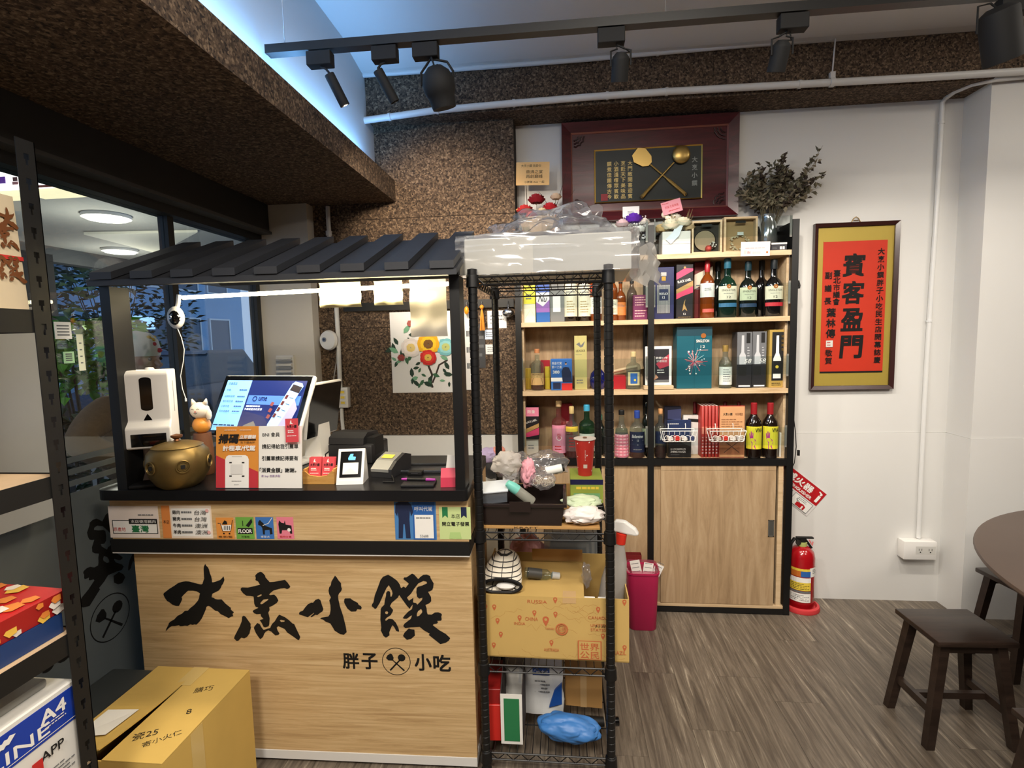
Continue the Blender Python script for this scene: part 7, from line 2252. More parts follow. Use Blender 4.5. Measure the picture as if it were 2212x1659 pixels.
bouquet('dried_bouquet', 'red and cream rose bouquet with an orange gift card', 1165, 2.83, zt0, pot_box(.11, .10, .07, mat((60, 50, 46), .6, name='brown_box')),
        [(-.01, -.03, .29, .05, (146, 20, 36)), (-.07, -.04, .235, .05, (196, 50, 50)), (.06, -.04, .245, .045, (186, 30, 44)), (.02, -.05, .225, .038, (226, 206, 170)), (.09, -.01, .31, .034, (222, 196, 170)), (-.035, -.055, .21, .036, (220, 96, 84))], ext_red,
        ((1114, 350, 1186, 400), 2.83, (244, 196, 130), lambda P: P.text('大烹小饌 我愛你', .45, .84, .12, K, w=.6).text('鼎沸之宴', .55, .58, .16, K, w=.5).text('再創巔峰', .55, .38, .16, K, w=.5).text('小胖弟 Ami 一起', .55, .14, .1, K, w=.6), 2))
# shadow boxes
for r, lab, kind in (((1495, 476, 1560, 541), 'wooden shadow box holding a wood slice, red berry and pine cone', 0), ((1563, 468, 1637, 538), 'wooden shadow box holding a small dried flower wreath', 1)):
    X0, X1, Z0, Z1 = span(r, 2.80)
    w, hh = X1 - X0, Z1 - S0 - .001
    t = thing('shadow_box', lab, 'frame', ((X0 + X1) / 2, 2.82, zt0), R_(-2 + 6 * kind), GRP[S0])
    f_ = MB(OAK_S)
    for a in ((-w / 2, -.02, 0, w / 2, .02, .010), (-w / 2, -.02, hh - .010, w / 2, .02, hh), (-w / 2, -.02, .010, -w / 2 + .009, .02, hh - .010), (w / 2 - .009, -.02, .010, w / 2, .02, hh - .010)):
        f_.box(*a)
    f_.build('frame', t)
    MB(mat((60, 52, 46) if not kind else (186, 150, 106), .8, var=.08, name='mount_board')).box(-w / 2 + .009, .014, .010, w / 2 - .009, .018, hh - .010).build('backing', t)
    MB(ACRYL).box(-w / 2 + .0092, -.017, .0102, w / 2 - .0092, -.0155, hh - .0102).build('glass', t)
    MB(BLACKM).box(-.025, -.0154, hh - .030, .025, -.0145, hh - .018).build('name_plate', t)
    if kind == 0:
        MB(mat((170, 146, 118), .8, var=.1, name='wood_slice')).cyl((-.005, .0135, hh * .42), (-.005, .004, hh * .42), w * .34, n=26).cyl((-.005, .0139, hh * .42), (-.005, .0035, hh * .42), w * .36, m=mat((76, 58, 44), .9, name='bark_ring'), n=26, caps=False).build('wood_slice', t)
        MB(mat((170, 60, 50), .6, name='berry_red')).ball((.012, -.002, .028), .017, n=12).build('berry', t)
        pc = MB(mat((60, 44, 36), .8, name='pine_cone'))
        for k in range(26):
            a, v = k * 2.4, k / 26
            pc.ball((.035 + .014 * math.cos(a) * math.sin(3.0 * v + .1), -.001 + .010 * math.sin(a), .045 + .028 * (v - .5)), .0045, n=6, m=mat((226, 222, 214), .7, name='snow_tip') if k % 2 else None)
        tag(pc.build('pine_cone', t), kind='stuff')
    else:
        wr_ = MB(mat((206, 192, 160), .8, var=.15, name='dried_petal'))
        rg = random.Random(3)
        for k in range(70):
            a = rg.uniform(0, 6.283)
            q = .042 + rg.uniform(-.008, .008)
            wr_.ball((.002 + q * math.cos(a), .004 + rg.uniform(-.005, .005), .052 + q * math.sin(a) * .9), rg.uniform(.002, .006), n=6)
        tag(wr_.build('wreath', t), kind='stuff')
        MB(PAPER).box(-.012, -.008, .088, .018, -.004, .104).build('paper_bow', t)
# vase with dried flowers
X0, X1, Z0, Z1 = span((1642, 462, 1679, 524), 2.83)
t = thing('flower_vase', 'silvery glass vase of dried dark flowers on the cabinet top', 'vase', ((X0 + X1) / 2 + .005, 2.855, zt0), 0, GRP[S0])
vh = Z1 - S0
SVG = mat((176, 180, 178), .12, .85, var=.05, name='mercury_glass')
MB(SVG).lathe([(.0001, 0), (.036, 0), (.042, .01), (.044, vh * .5), (.040, vh * .75), (.030, vh * .88), (.034, vh), (.031, vh - .002), (.027, vh * .88)], n=28).build('vase', t)
rg = random.Random(12)
stm = MB(mat((84, 76, 54), .8, name='dried_stem'))
lvs = MB()
dk_ = [mat(c_, .85, var=.12, name='dried_leaf') for c_ in ((104, 100, 80), (134, 128, 104), (76, 64, 56), (152, 142, 120))]
for k in range(46):
    side = rg.uniform(-1, 1)
    top_ = Vector((.165 * side + (.03 if side > 0 else 0), rg.uniform(-.07, .05), vh + .26 - .13 * abs(side) ** 1.3 + rg.uniform(-.07, .02)))
    if k < 4:
        top_ = Vector((.23 + .03 * (k % 2), -.02 + .01 * k, vh + .12 + .07 * k))
    p0, p1 = Vector((rg.uniform(-.01, .01), 0, .05)), Vector((top_.x * .30, top_.y * .4, vh + .03))
    stm.tube([p0, p1, top_], [.0016, .0013, .0007], n=4)
    for j in range(34):
        s_ = rg.uniform(.02, 1)
        q = p1.lerp(top_, s_) + Vector((rg.uniform(-.012, .012), rg.uniform(-.012, .012), rg.uniform(-.012, .012)))
        d = Vector((rg.uniform(-1, 1), rg.uniform(-1, 1), rg.uniform(-.3, 1)))
        leaf(lvs, q, d, rg.uniform(.020, .042), .020, dk_[(k + j % 2) % 4])
stm.build('stems', t)
tag(lvs.build('dried_leaves', t), kind='stuff')
# price card hooked on the guard and a small dark box
X0, X1, Z0, Z1 = span((1600, 522, 1663, 553), 2.75)
w, hh = X1 - X0, Z1 - Z0
o = tag(MB(mat((240, 228, 226), .6, name='pinkish_card')).box(-w / 2, 0, 0, w / 2, .0015, hh).box(-w * .2, .0015, hh - .02, w * .2, .006, hh - .016).build('voucher_card', None, ((X0 + X1) / 2, 2.749, Z0), (0, R_(1), 0)), 'white voucher card hung on the top shelf edge', 'card')
P = Print(w, hh, 0)
P.rows(.15, .85, .62, .48, 1, KP).text('BNI', .28, .25, .18, KR, w=.1).rows(.4, .8, .3, .15, 2, KP).disc(.9, .25, .005, COPP).rect(.1, .15, .2, .4, mat((210, 204, 202), .6, var=0, name='blank_square2'))
P.build('printed_face', o)
cbox('small dark jar box at the right end of the top shelf', (1666, 524, 1700, 546), S0, 2.78, .06, mat((36, 34, 44), .4, name='midnight_card'), art=lambda P: P.rect(.55, .15, .68, .5, KW).rect(.72, .15, .85, .5, KW).rows(.08, .45, .5, .2, 2, KGR).rect(0, .78, 1, 1, mat((226, 222, 222), .5, var=0, name='print_white2')))

# ================================================================== WALL PIECES
# carved plaque with spatula and ladle
X0, X1, Z0, Z1 = span((1214, 254, 1596, 472), 2.905)
w, hh = X1 - X0, Z1 - Z0
Z1 = min(Z1, BEAM_Z - 0.004)
t = thing('wooden_plaque', 'large rosewood plaque with crossed brass spatula and ladle', 'plaque', ((X0 + X1) / 2, 2.93, Z0))
hh = Z1 - Z0
def framed(t, w, h, fw, y0, y1, m, nm, inset=0.0):
    mb = MB(m)
    o = [(-w / 2 + inset, inset), (w / 2 - inset, inset), (w / 2 - inset, h - inset), (-w / 2 + inset, h - inset)]
    i = [(-w / 2 + inset + fw, inset + fw), (w / 2 - inset - fw, inset + fw), (w / 2 - inset - fw, h - inset - fw), (-w / 2 + inset + fw, h - inset - fw)]
    vs = [(a, y0, b) for a, b in o] + [(a, y0 + (y1 - y0) * .35, b) for a, b in i] + [(a, y1, b) for a, b in o] + [(a, y1, b) for a, b in i]
    fs = []
    for k in range(4):
        n = (k + 1) % 4
        fs += [(k, n, 4 + n, 4 + k), (8 + k, 12 + k, 12 + n, 8 + n), (k, 8 + k, 8 + n, n), (4 + k, 4 + n, 12 + n, 12 + k)]
    mb.add(vs, fs)
    return mb.build(nm, t)
framed(t, w, hh, .048, -.028, .018, REDWOOD, 'frame')
framed(t, w, hh, .007, -.010, .010, mat((150, 96, 84), .35, .3, name='copper_fillet'), 'inner_fillet', .0482)
MB(REDWOOD).box(-w / 2 + .04, 0, .04, w / 2 - .04, .010, hh - .04).build('panel', t)
bx0_, bx1_, bz0_, bz1_ = span((1284, 318, 1517, 434), 2.92)
cxw = (X0 + X1) / 2
bx0_, bx1_, bz0_, bz1_ = bx0_ - cxw, bx1_ - cxw, bz0_ - Z0, bz1_ - Z0
bw_, bh_ = bx1_ - bx0_, bz1_ - bz0_
bc_ = (bx0_ + bx1_) / 2
brd = MB(mat((34, 40, 38), .5, var=.1, name='black_slate')).box(-bw_ / 2, -.008, 0, bw_ / 2, -.0003, bh_).build('inner_board', t, (bc_, 0, bz0_))
fr2 = framed(brd, bw_, bh_, .006, -.012, -.0004, GOLD, 'gold_border')
GI = mat((214, 188, 120), .5, .2, var=0, name='gold_ink')
P = Print(bw_, bh_, -.008)
for s_, u in (('大門敞開喜迎賓', .335), ('烹飪天下美味品', .27), ('小酒淺嚐眾賓歡', .205), ('饌煮佳餚傳古今', .14)):
    P.vtext(s_, u, .78, .06, .085, GI, bold=.012)
P.vtext('大烹小饌', .93, .80, .22, .10, mat((150, 156, 150), .5, var=0, name='pale_ink'), bold=.012)
P.rect(.06, .04, .125, .17, mat((140, 30, 40), .5, var=0, name='seal_red'))
P.build('gilt_lettering', brd)
def bp(px, py):
    q = at(px, py, Y=2.915)
    return (q.x - cxw - bc_, q.z - Z0 - bz0_)
def tool(kind):
    hx_, hz_ = bp(1388, 341) if kind == 'spatula' else bp(1471, 335)
    ex, ez = bp(1482, 421) if kind == 'spatula' else bp(1384, 428)
    y = -.016 if kind == 'spatula' else -.024
    mb = MB(mat((196, 164, 96), .32, .8, var=.08, name='brass_tool'))
    mb.tube([(hx_ + (ex - hx_) * .18, y, hz_ + (ez - hz_) * .18), (hx_ + (ex - hx_) * .55, y, hz_ + (ez - hz_) * .55), (hx_ + (ex - hx_) * .62, y, hz_ + (ez - hz_) * .62), (ex, y, ez)], [.0045, .005, .0085, .0095], n=8)
    if kind == 'ladle':
        mb.ball((hx_, y, hz_), .046, n=20, sc=(1, .32, 1))
    else:
        a = math.atan2(hz_ - ez, hx_ - ex)
        outl = [(-.052, .012), (-.03, .034), (.02, .046), (.05, .026), (.052, -.022), (.02, -.044), (-.03, -.034), (-.052, -.012)]
        pts = [(hx_ + p * math.cos(a) - q * math.sin(a), hz_ + p * math.sin(a) + q * math.cos(a)) for p, q in outl]
        mb.prism(pts, y - .004, y + .003)
    mb.tube([(ex + .006 * math.cos(k * .63), y - .0092, ez + .006 * math.sin(k * .63)) for k in range(10)], .0013, close=True, n=5, m=BLACKM)
    mb.build(kind, brd)
tool('spatula')
tool('ladle')
cv = MB(mat((50, 22, 24), .5, name='carving_dark'))
for cx_, cz_, a0 in ((-w / 2 + .065, hh - .065, 270), (w / 2 - .065, hh - .065, 180), (-w / 2 + .065, .065, 0), (w / 2 - .065, .065, 90)):
    for k in range(3):
        r_ = .022 + .016 * k
        cv.tube([(cx_ + r_ * math.cos(R_(a0 + 9 * j)) + .003 * math.sin(j * 2), -.002, cz_ + r_ * math.sin(R_(a0 + 9 * j)) + .003 * math.cos(j * 2.3)) for j in range(11)], .004, n=5)
cv.build('corner_carving', t)

# red calligraphy scroll in a dark frame
X0, X1, Z0, Z1 = span((1755.5, 480, 1937, 841), 2.93)
w, hh = X1 - X0, Z1 - Z0
t = thing('framed_calligraphy', 'red calligraphy scroll on gold mount in a dark frame', 'picture', ((X0 + X1) / 2, 2.94, Z0))
framed(t, w, hh, .020, -.016, .010, mat((52, 22, 20), .3, coat=.4, name='dark_mahogany'), 'frame')
GM_ = mat((206, 180, 84), .45, .25, var=.08, scale=5, name='gold_silk')
MB(GM_).box(-w / 2 + .015, .002, .015, w / 2 - .015, .009, hh - .015).build('gold_mount', t)
rx0, rx1, rz0, rz1 = span((1775, 519, 1912, 803), 2.94)
cx_ = (X0 + X1) / 2
rw, rh = rx1 - rx0, rz1 - rz0
sc_ = MB(mat((224, 60, 34), .6, var=.06, scale=20, name='vermilion_paper')).box(-rw / 2, 0, 0, rw / 2, .0012, rh).build('red_paper', t, ((rx0 + rx1) / 2 - cx_, .0004, rz0 - Z0))
P = Print(rw, rh, 0)
P.rect(0, .995, 1, 1.008, GM_).rect(0, -.008, 1, .005, K)
for i, ch in enumerate('賓客盈門'):
    P.text(ch, .49, .815 - .207 * i, .165, K, w=.33, bold=.028, shear=.06)
P.vtext('大烹小饌胖子小吃民生店開幕誌慶', .905, .94, .06, .047, K, bold=.015)
P.vtext('臺北市議會', .225, .785, .515, .048, K, bold=.015).vtext('副議長', .09, .79, .50, .05, K, bold=.015).vtext('葉林傳', .15, .50, .26, .065, K, bold=.018).vtext('敬賀', .13, .18, .06, .05, K, bold=.012)
P.rect(.08, .195, .19, .245, KW).rows(.10, .17, .24, .2, 2, KR)
P.build('calligraphy', sc_)
MB(clear_mat('picture_glass', (250, 250, 250), 1.5, 1.0)).box(-w / 2 + .018, -.0085, .018, w / 2 - .018, -.0075, hh - .018).build('glass', t)
MB(mat((150, 120, 70), .4, .8, name='old_brass2')).tube([(-.022, .004, hh + .002), (-.012, .004, hh + .022), (0, .004, hh + .03), (.012, .004, hh + .022), (.022, .004, hh + .002)], .0022, n=6).tube([(-.012, .004, hh + .012), (.012, .004, hh + .012)], .002, n=6).build('hook', t)

# extinguisher sign hanging askew
A = at(1786, 1068, Y=2.945)
ang = R_(39)
ux, uz = math.cos(ang), -math.sin(ang)
sw_, sh_ = .285, .160
t = tag(MB(mat((232, 228, 226), .4, name='sign_white')).box(-sw_, 0, -sh_, 0, .002, 0).build('extinguisher_sign', None, (A.x, 2.946, A.z), (0, ang, 0)), 'red and white fire extinguisher sign hanging askew on the wall', 'sign')
P = Print(sw_, sh_, 0, x0=-sw_ / 2, z0=-sh_)
P.rect(0, .46, 1, 1, mat((186, 28, 36), .4, var=.02, name='sign_red'))
P.text('滅火器', .46, .80, .24, KW, w=.60, bold=.03).text('FIRE EXTINGUISHER', .44, .56, .10, KW, w=.78, bold=.02)
P.rect(.90, .55, .955, .80, KW).rect(.91, .82, .945, .88, KW).poly([(.86, .90), (.95, .86), (.95, .90), (.87, .94)], KW)
for u0 in (.05, .53):
    P.rect(u0, .04, u0 + .42, .42, KGR).rect(u0 + .008, .055, u0 + .412, .405, KW).rows(u0 + .1, u0 + .36, .38, .28, 2, KGR)
P.poly([(.66, .07), (.86, .07), (.86, .2), (.8, .24), (.66, .2)], mat((186, 28, 36), .4, var=.02, name='sign_red')).rect(.79, .07, .82, .18, KW).line([(.62, .26), (.72, .22)], .003, KGR).line([(.66, .2), (.62, .3)], .003, KGR)
P.build('printed_face', t)
# fire extinguisher on a red stand
t = thing('fire_extinguisher', 'red fire extinguisher with yellow and white labels beside the cabinet', 'extinguisher', (1.262, 2.85, 0.0005))
ER = mat((168, 16, 26), .18, coat=.6, var=.03, name='extinguisher_red')
MB(ER).lathe([(.0001, .012), (.060, .012), (.064, .02), (.064, .285), (.058, .315), (.040, .335), (.022, .345), (.0001, .346)], n=36).build('cylinder', t)
MB(mat((176, 186, 110), .5, name='collar_lime')).lathe([(.024, .345), (.024, .365), (.0001, .3655)], n=18).build('collar', t)
MB(BLACKM).box(-.012, -.014, .3655, .012, .014, .385).box(-.03, -.010, .385, .055, .010, .391).prism([(.004, .384), (.018, .384), (.052, .335), (.044, .33)], -.008, .008).build('valve', t)
MB(BLACKM).tube([(-.02, 0, .375), (-.045, -.01, .385), (-.062, -.012, .36), (-.066, -.012, .30), (-.066, -.012, .18)], .009, n=8).build('hose', t)
MB(CHROME).cyl((-.028, -.016, .368), (-.028, -.022, .368), .014, n=16).build('gauge', t)
MB(mat((230, 120, 120), .5, name='pin_pink')).tube([(.03, -.012, .38), (.038, -.014, .365), (.046, -.014, .35), (.05, -.012, .37)], .003, n=6).build('safety_pin', t)
P = Print(.12, .22, 0, cyl=.0645, x0=-.028, z0=.05)
P.rect(0, .80, 1, .86, KY_).rect(0, .66, .9, .80, mat((200, 110, 40), .5, var=0, name='label_orange')).rect(.5, .66, .9, .80, KB).rect(0, .32, .92, .64, KY_).rect(0, .52, .92, .64, KW).rows(.1, .85, .5, .34, 4, K, t=.3).rect(0, .26, .92, .31, KGR).rect(0, .03, .92, .25, KW).rows(.1, .85, .22, .06, 4, KGR, t=.4)
P.build('instruction_label', t)
P = Print(.06, .05, 0, cyl=.0645, x0=.046, z0=.194)
P.rect(0, 0, 1, 1, KW).rows(.3, .9, .85, .3, 3, KGR, t=.4)
P.build('maker_label', t)
MB(mat((206, 58, 62), .5, name='stand_red')).lathe([(.0001, 0), (.092, 0), (.094, .006), (.090, .022), (.078, .026), (.072, .0115), (.0001, .0112)], n=32).build('stand', t)

# socket box, conduits
c = at(1980, 1185, Y=2.92)
t = thing('socket_box', 'white surface socket box low on the wall', 'socket', (c.x, 2.922, c.z - .05))
MB(WPLAST).rbox(-.082, -.032, 0, .082, .026, .10, .004).build('box', t)
P = Print(.164, .10, -.0322)
P.rect(.36, .30, .96, .74, mat((214, 212, 206), .4, var=0, name='socket_plate'))
for u in (.50, .80):
    P.rect(u - .05, .50, u - .035, .62, K).rect(u + .035, .50, u + .05, .62, K).disc(u, .43, .0035, K).rect(u - .1, .36, u + .1, .362, KGR)
P.build('socket_face', t)
def pipe(pts, r, lab, clips=(), cat='pipe', nm='conduit_pipe'):
    mb = MB(PIPE).tube(pts, r, n=12)
    o = mb.build(nm)
    tag(o, lab, cat)
    V = [Vector(p) for p in pts]
    for f in clips:
        i = min(int(f * (len(V) - 1)), len(V) - 2)
        fr = f * (len(V) - 1) - i
        p, d = V[i].lerp(V[i + 1], fr), (V[i + 1] - V[i]).normalized()
        MB(PIPE).cyl(p - d * .006, p + d * .006, r + .003, n=12).build('clip', o)
    return o
vp = [at(x, y, Y=2.935) for x, y in ((2036, 222), (2030, 330), (2022, 470), (2013, 600), (2004, 745), (1998, 850), (1988, 1060), (1984, 1162))]
top_ = [at(2212, 166, Y=2.755), at(2150, 172, Y=2.755), at(2100, 182, Y=2.80), at(2062, 198, Y=2.87), at(2043, 212, Y=2.925)]
pipe(top_ + vp, .011, 'white conduit pipe bending off the right wall down to the socket box', (.45, .72))
mp_ = [at(x, y, Y=2.725) for x, y in ((768, 263), (860, 250), (945, 238), (1110, 223), (1280, 209), (1440, 198), (1620, 188), (1800, 178), (2000, 167), (2212, 154), (2300, 150))]
pipe(mp_, .0165, 'thick white conduit pipe running along the front of the cork beam', (.08, .2, .3, .42, .5, .66))
up_ = [at(x, y, Y=2.735) for x, y in ((772, 163), (1000, 148), (1240, 130), (1500, 107), (1720, 87), (1868, 73), (1895, 66), (1930, 45), (1965, 25), (2010, 0))]
pipe(up_, .0125, 'thin white conduit pipe along the top edge of the cork beam', (.3, .5, .56))
rd = thing('hanger_rod', 'thin white hanger rod clamped to the thick conduit pipe', 'hanger', at(1797, 178, Y=2.725))
p1 = at(1806, 40, Y=2.725)
MB(PIPE).cyl((0, 0, .03), (p1.x - rd.location.x, 0, CEIL_Z - .05 - rd.location.z), .0035, n=8).build('rod', rd)
MB(PIPE).lathe([(.018, -.011), (.021, -.010), (.021, .010), (.018, .011)], n=14, T=Matrix.Rotation(R_(90), 4, 'Y')).box(-.011, -.01, .018, .011, .01, .045).build('clamp', rd)

# ================================================================== TRACK LIGHTS
TY = 1.78
tl, tr_ = at(578, 114, Y=TY), at(2100, 8, Y=TY)
tz_ = (tl.z + tr_.z) / 2
t = thing('light_track', 'long black ceiling track hung on thin wires', 'track', (tl.x, TY, tz_))
MB(BLACK).box(0, -.018, 0, 2.7, .018, .028).box(0.0, -.012, -.003, .004, .012, 0, CHROME).build('rail', t)
for px in (613, 1437, 1970):
    xx = at(px, 60, Y=TY).x - tl.x
    MB(mat((200, 200, 200), .3, .6, name='steel_wire')).cyl((xx, 0, .0285), (xx, 0, CEIL_Z - tz_), .0016, n=6).build('wire', t)
HB = mat((10, 10, 11), .75, var=.08, name='lamp_black')
SPOTS = [
    ('slim', (692, 130), (711, 160), (738, 222), 'slim black tube spotlight, leftmost on the ceiling track', (-0.66, 2.85, 2.05), 70, 62),
    ('slim', (832, 123), (816, 152), (848, 214), 'slim black tube spotlight, second from the left on the track', (-0.25, 2.9, 1.6), 16, 74),
    ('par', (920, 118), (940, 150), (958, 235), 'round black bell spotlight with yoke on the ceiling track', (0.15, 2.9, 1.5), 42, 84),
    ('can', (1320, 90), (1341, 118), (1340, 172), 'small black can spotlight in the middle of the ceiling track', (0.45, 2.9, 1.2), 40, 88),
    ('can', (1712, 60), (1690, 92), (1684, 150), 'small black can spotlight right of the middle of the track', (0.95, 2.9, 1.2), 38, 88),
    ('big', (2190, 10), (2155, 20), (2190, 122), 'large black can spotlight at the right end of the track', (1.75, 2.95, 1.3), 30, 88),
]
for kind, ad, a, b, lab, tgt, pw, cone in SPOTS:
    ax = at(ad[0], ad[1], Y=TY).x
    t = thing('track_spotlight', lab, 'spotlight', (ax, TY, tz_), 0, 'spotlights on the ceiling track')
    MB(HB).rbox(-.042, -.018, -.048, .042, .018, -.0035, .0015, seg=1).build('adapter', t)
    A_, B_ = at(a[0], a[1], Y=TY), at(b[0], b[1], Y=TY)
    L_ = (B_ - A_).length
    dirv = (Vector(tgt) - A_).normalized()
    ap = Vector((dirv.x, dirv.y * .55, dirv.z)).normalized()
    a0 = A_ - t.location
    Q = Matrix.Translation(a0) @ ((B_ - A_ + Vector((0, .035, 0))).to_track_quat('Z', 'Y').to_matrix().to_4x4())
    if kind == 'slim':
        MB(HB).lathe([(.0001, 0), (.016, 0), (.017, .003), (.017, L_), (.014, L_), (.014, L_ - .01), (.0001, L_ - .01)], n=20, T=Q).build('tube', t)
        MB(HB).tube([(0, 0, -.048), (a0.x * .6, 0, -.055), a0 + Vector((0, 0, .004))], .004, n=6).build('joint', t)
    elif kind == 'par':
        MB(HB).lathe([(.0001, -.012), (.024, -.008), (.044, .010), (.054, .038), (.053, .062), (.047, .078), (.044, .082), (.041, .108), (.039, .118), (.0001, .110)], n=28, T=Q).build('bell', t)
        vt = MB(BLACKM)
        for k in range(6):
            vt.cyl(Q @ Vector((.014 * math.cos(k * 1.05), .014 * math.sin(k * 1.05), -.006)), Q @ Vector((.014 * math.cos(k * 1.05), .014 * math.sin(k * 1.05), -.0112)), .0022, n=8)
        vt.build('vent_holes', t)
        m_ = a0 + Vector((.004, .008, -.045))
        MB(HB).tube([m_ + Vector((-.054, 0, 0)), m_ + Vector((-.054, 0, .04)), m_ + Vector((-.03, 0, .07)), (.016, 0, -.049), m_ + Vector((.035, 0, .07)), m_ + Vector((.054, 0, .04)), m_ + Vector((.054, 0, 0))], .004, n=6).build('yoke', t)
        MB(BLACKM).tube([(.02, -.01, -.049), m_ + Vector((0, -.03, .04)), Q @ Vector((0, -.004, .0))], .003, n=6).build('cable', t)
    else:
        r_ = .027 if kind == 'can' else .05
        MB(HB).lathe([(.0001, -.008), (r_ * .5, -.007), (r_ * .95, .006), (r_, .012), (r_, L_), (r_ * .88, L_), (r_ * .85, L_ - .012), (.0001, L_ - .012)], n=26, T=Q).build('can', t)
        MB(HB).tube([a0 + Vector((-r_ - .004, 0, -L_ * .45)), a0 + Vector((-r_ - .004, 0, .012)), a0 + Vector((-r_ * .4, 0, .018)), (0 + a0.x * .5, 0, -.049), a0 + Vector((r_ * .4, 0, .018)), a0 + Vector((r_ + .004, 0, .012)), a0 + Vector((r_ + .004, 0, -L_ * .45))], .003, n=6).build('yoke', t)
        MB(BLACKM).tube([(a0.x * .6 + .012, .004, -.049), a0 + Vector((.03, .01, .01)), Q @ Vector((0, .004, -.006))], .0025, n=6).build('cable', t)
    tip = Q @ Vector((0, 0, (L_ if kind != 'par' else .115) + .004)) + t.location
    s = spot('spot_light', tip, tgt, pw, cone, .75, WARM if kind == 'slim' else NEUT, .03)

# ================================================================== FLOOR THINGS AT THE RIGHT
def stool(x, y, rz, lab):
    t = thing('wooden_stool', lab, 'stool', (x, y, 0.0004), rz, 'dark wooden stools at the round table')
    MB(DARKWOOD).rbox(-.135, -.115, .382, .135, .115, .402, .004).build('seat', t)
    for sx in (-1, 1):
        for sy in (-1, 1):
            a, b = Vector((sx * .095, sy * .078, .3775)), Vector((sx * .146, sy * .106, 0))
            n = MB(DARKWOOD)
            vs = []
            for p, q in ((b, .014), (a, .016)):
                vs += [p + Vector((i * q, j * q, 0)) for i, j in ((-1, -1), (1, -1), (1, 1), (-1, 1))]
            n.add(vs, [(3, 2, 1, 0), (4, 5, 6, 7)] + [(k, (k + 1) % 4, 4 + (k + 1) % 4, 4 + k) for k in range(4)])
            n.build('leg', t)
    for sx in (-1, 1):
        MB(DARKWOOD).box(sx * .128 - .009, -.083, .115, sx * .128 + .009, .083, .143).build('stretcher', t)
    MB(DARKWOOD).box(-.1185, -.009, .117, .1185, .009, .141).build('cross_stretcher', t)
    for sy in (-1, 1):
        MB(DARKWOOD).box(-.09, sy * .078 - .008, .345, .09, sy * .078 + .008, .3775).build('apron_rail', t)
stool(1.42, 1.985, R_(2), 'dark wooden stool standing alone in front of the round table')
stool(2.00, 2.385, R_(6), 'dark wooden stool tucked under the round table by the wall')
stool(1.405, 1.43, R_(0), 'dark wooden stool cut off by the bottom right corner')
t = thing('round_table', 'large round dark table top at the right edge', 'table', (2.414, 1.60, 0))
TT = mat((92, 76, 66), .45, var=.05, scale=20, name='table_laminate')
MB(TT).lathe([(.0001, .632), (.965, .632), (.985, .640), (.990, .648), (.987, .657), (.978, .660), (.0001, .660)], n=96).build('table_top', t)
MB(BLACK).lathe([(.06, .03), (.05, .05), (.05, .60), (.09, .631)], n=24).build('pedestal', t)
MB(BLACK).lathe([(.0001, .001), (.30, .001), (.31, .008), (.28, .02), (.08, .032), (.0001, .033)], n=40).build('foot', t)

# waste bin with papers, red paper bag and cup behind
t = thing('waste_bin', 'magenta plastic waste bin with papers in front of the cabinet', 'bin', (.385, 2.625, 0.0004))
MG = mat((186, 34, 84), .45, var=.04, name='magenta_plastic')
def rrect(w_, d_, r_, z_):
    o = []
    for cx_, cy_, a0 in ((w_ - r_, d_ - r_, 0), (-w_ + r_, d_ - r_, 90), (-w_ + r_, -d_ + r_, 180), (w_ - r_, -d_ + r_, 270)):
        o += [(cx_ + r_ * math.cos(R_(a0 + 22.5 * k)), cy_ + r_ * math.sin(R_(a0 + 22.5 * k)), z_) for k in range(5)]
    return o
rings = [rrect(.066, .056, .03, 0), rrect(.068, .058, .03, .004), rrect(.080, .068, .034, .292), rrect(.083, .071, .035, .294), rrect(.083, .071, .035, .303), rrect(.079, .067, .033, .303), rrect(.066, .055, .03, .012)]
n = 20
MB(MG).add([p for q in rings for p in q], [tuple(reversed(range(n)))] + [(k * n + i, k * n + (i + 1) % n, (k + 1) * n + (i + 1) % n, (k + 1) * n + i) for k in range(6) for i in range(n)] + [tuple(6 * n + i for i in range(n))], None, True).build('tub', t)
rg = random.Random(2)
for k in range(4):
    p = MB(PAPER)
    p.box(-.024, -.0006, 0, .026, .0006, .16 - .012 * k)
    for j in range(5):
        p.box(-.018, -.0009, .13 - .02 * j, .018, -.0007, .133 - .02 * j, KGR)
    p.build('waste_paper', t, (-.03 + .024 * k, -.02 + .016 * k, .185 + .008 * (k % 2)), (R_(-6), R_(-34 + 22 * k), R_(8 * k - 10)))
MB(clear_mat('pink_liner', (240, 170, 190), 1.45, 1.0, haze=.4, hazecol=(230, 130, 160), gloss=.2)).add([p for q in (rrect(.076, .064, .033, .25), rrect(.079, .067, .033, .30), rrect(.081, .069, .034, .318)) for p in q], [(k * n + i, k * n + (i + 1) % n, (k + 1) * n + (i + 1) % n, (k + 1) * n + i) for k in range(2) for i in range(n)], None, True).build('bin_liner', t)
c = at(1372, 1228, Y=2.735)
t = thing('paper_bag', 'small dark red paper bag with rope handles beside the waste bin', 'bag', (at(1364, 1228, Y=2.725).x, 2.728, 0.0004))
bh2 = at(1365, 1199, Y=2.71).z
MB(mat((116, 26, 28), .6, name='oxblood_paper')).prism([(-.022, 0), (.022, 0), (.020, bh2), (.0185, bh2), (.0205, .002), (-.0205, .002), (-.0185, bh2), (-.020, bh2)], -.05, .05, plane='yz').prism([(-.022, 0), (.022, 0), (.0202, bh2), (-.0202, bh2)], -.0505, -.0495, plane='yz').prism([(-.022, 0), (.022, 0), (.0202, bh2), (-.0202, bh2)], .0495, .0505, plane='yz').build('bag_body', t)
for sy in (-1, 1):
    MB(mat((140, 50, 46), .6, name='rope_red')).tube([(-.02, sy * .022, bh2 - .02), (-.015, sy * .024, bh2 - .05), (0, sy * .025, bh2 - .065), (.015, sy * .024, bh2 - .05), (.02, sy * .022, bh2 - .02)], .0018, n=5).build('handle', t)
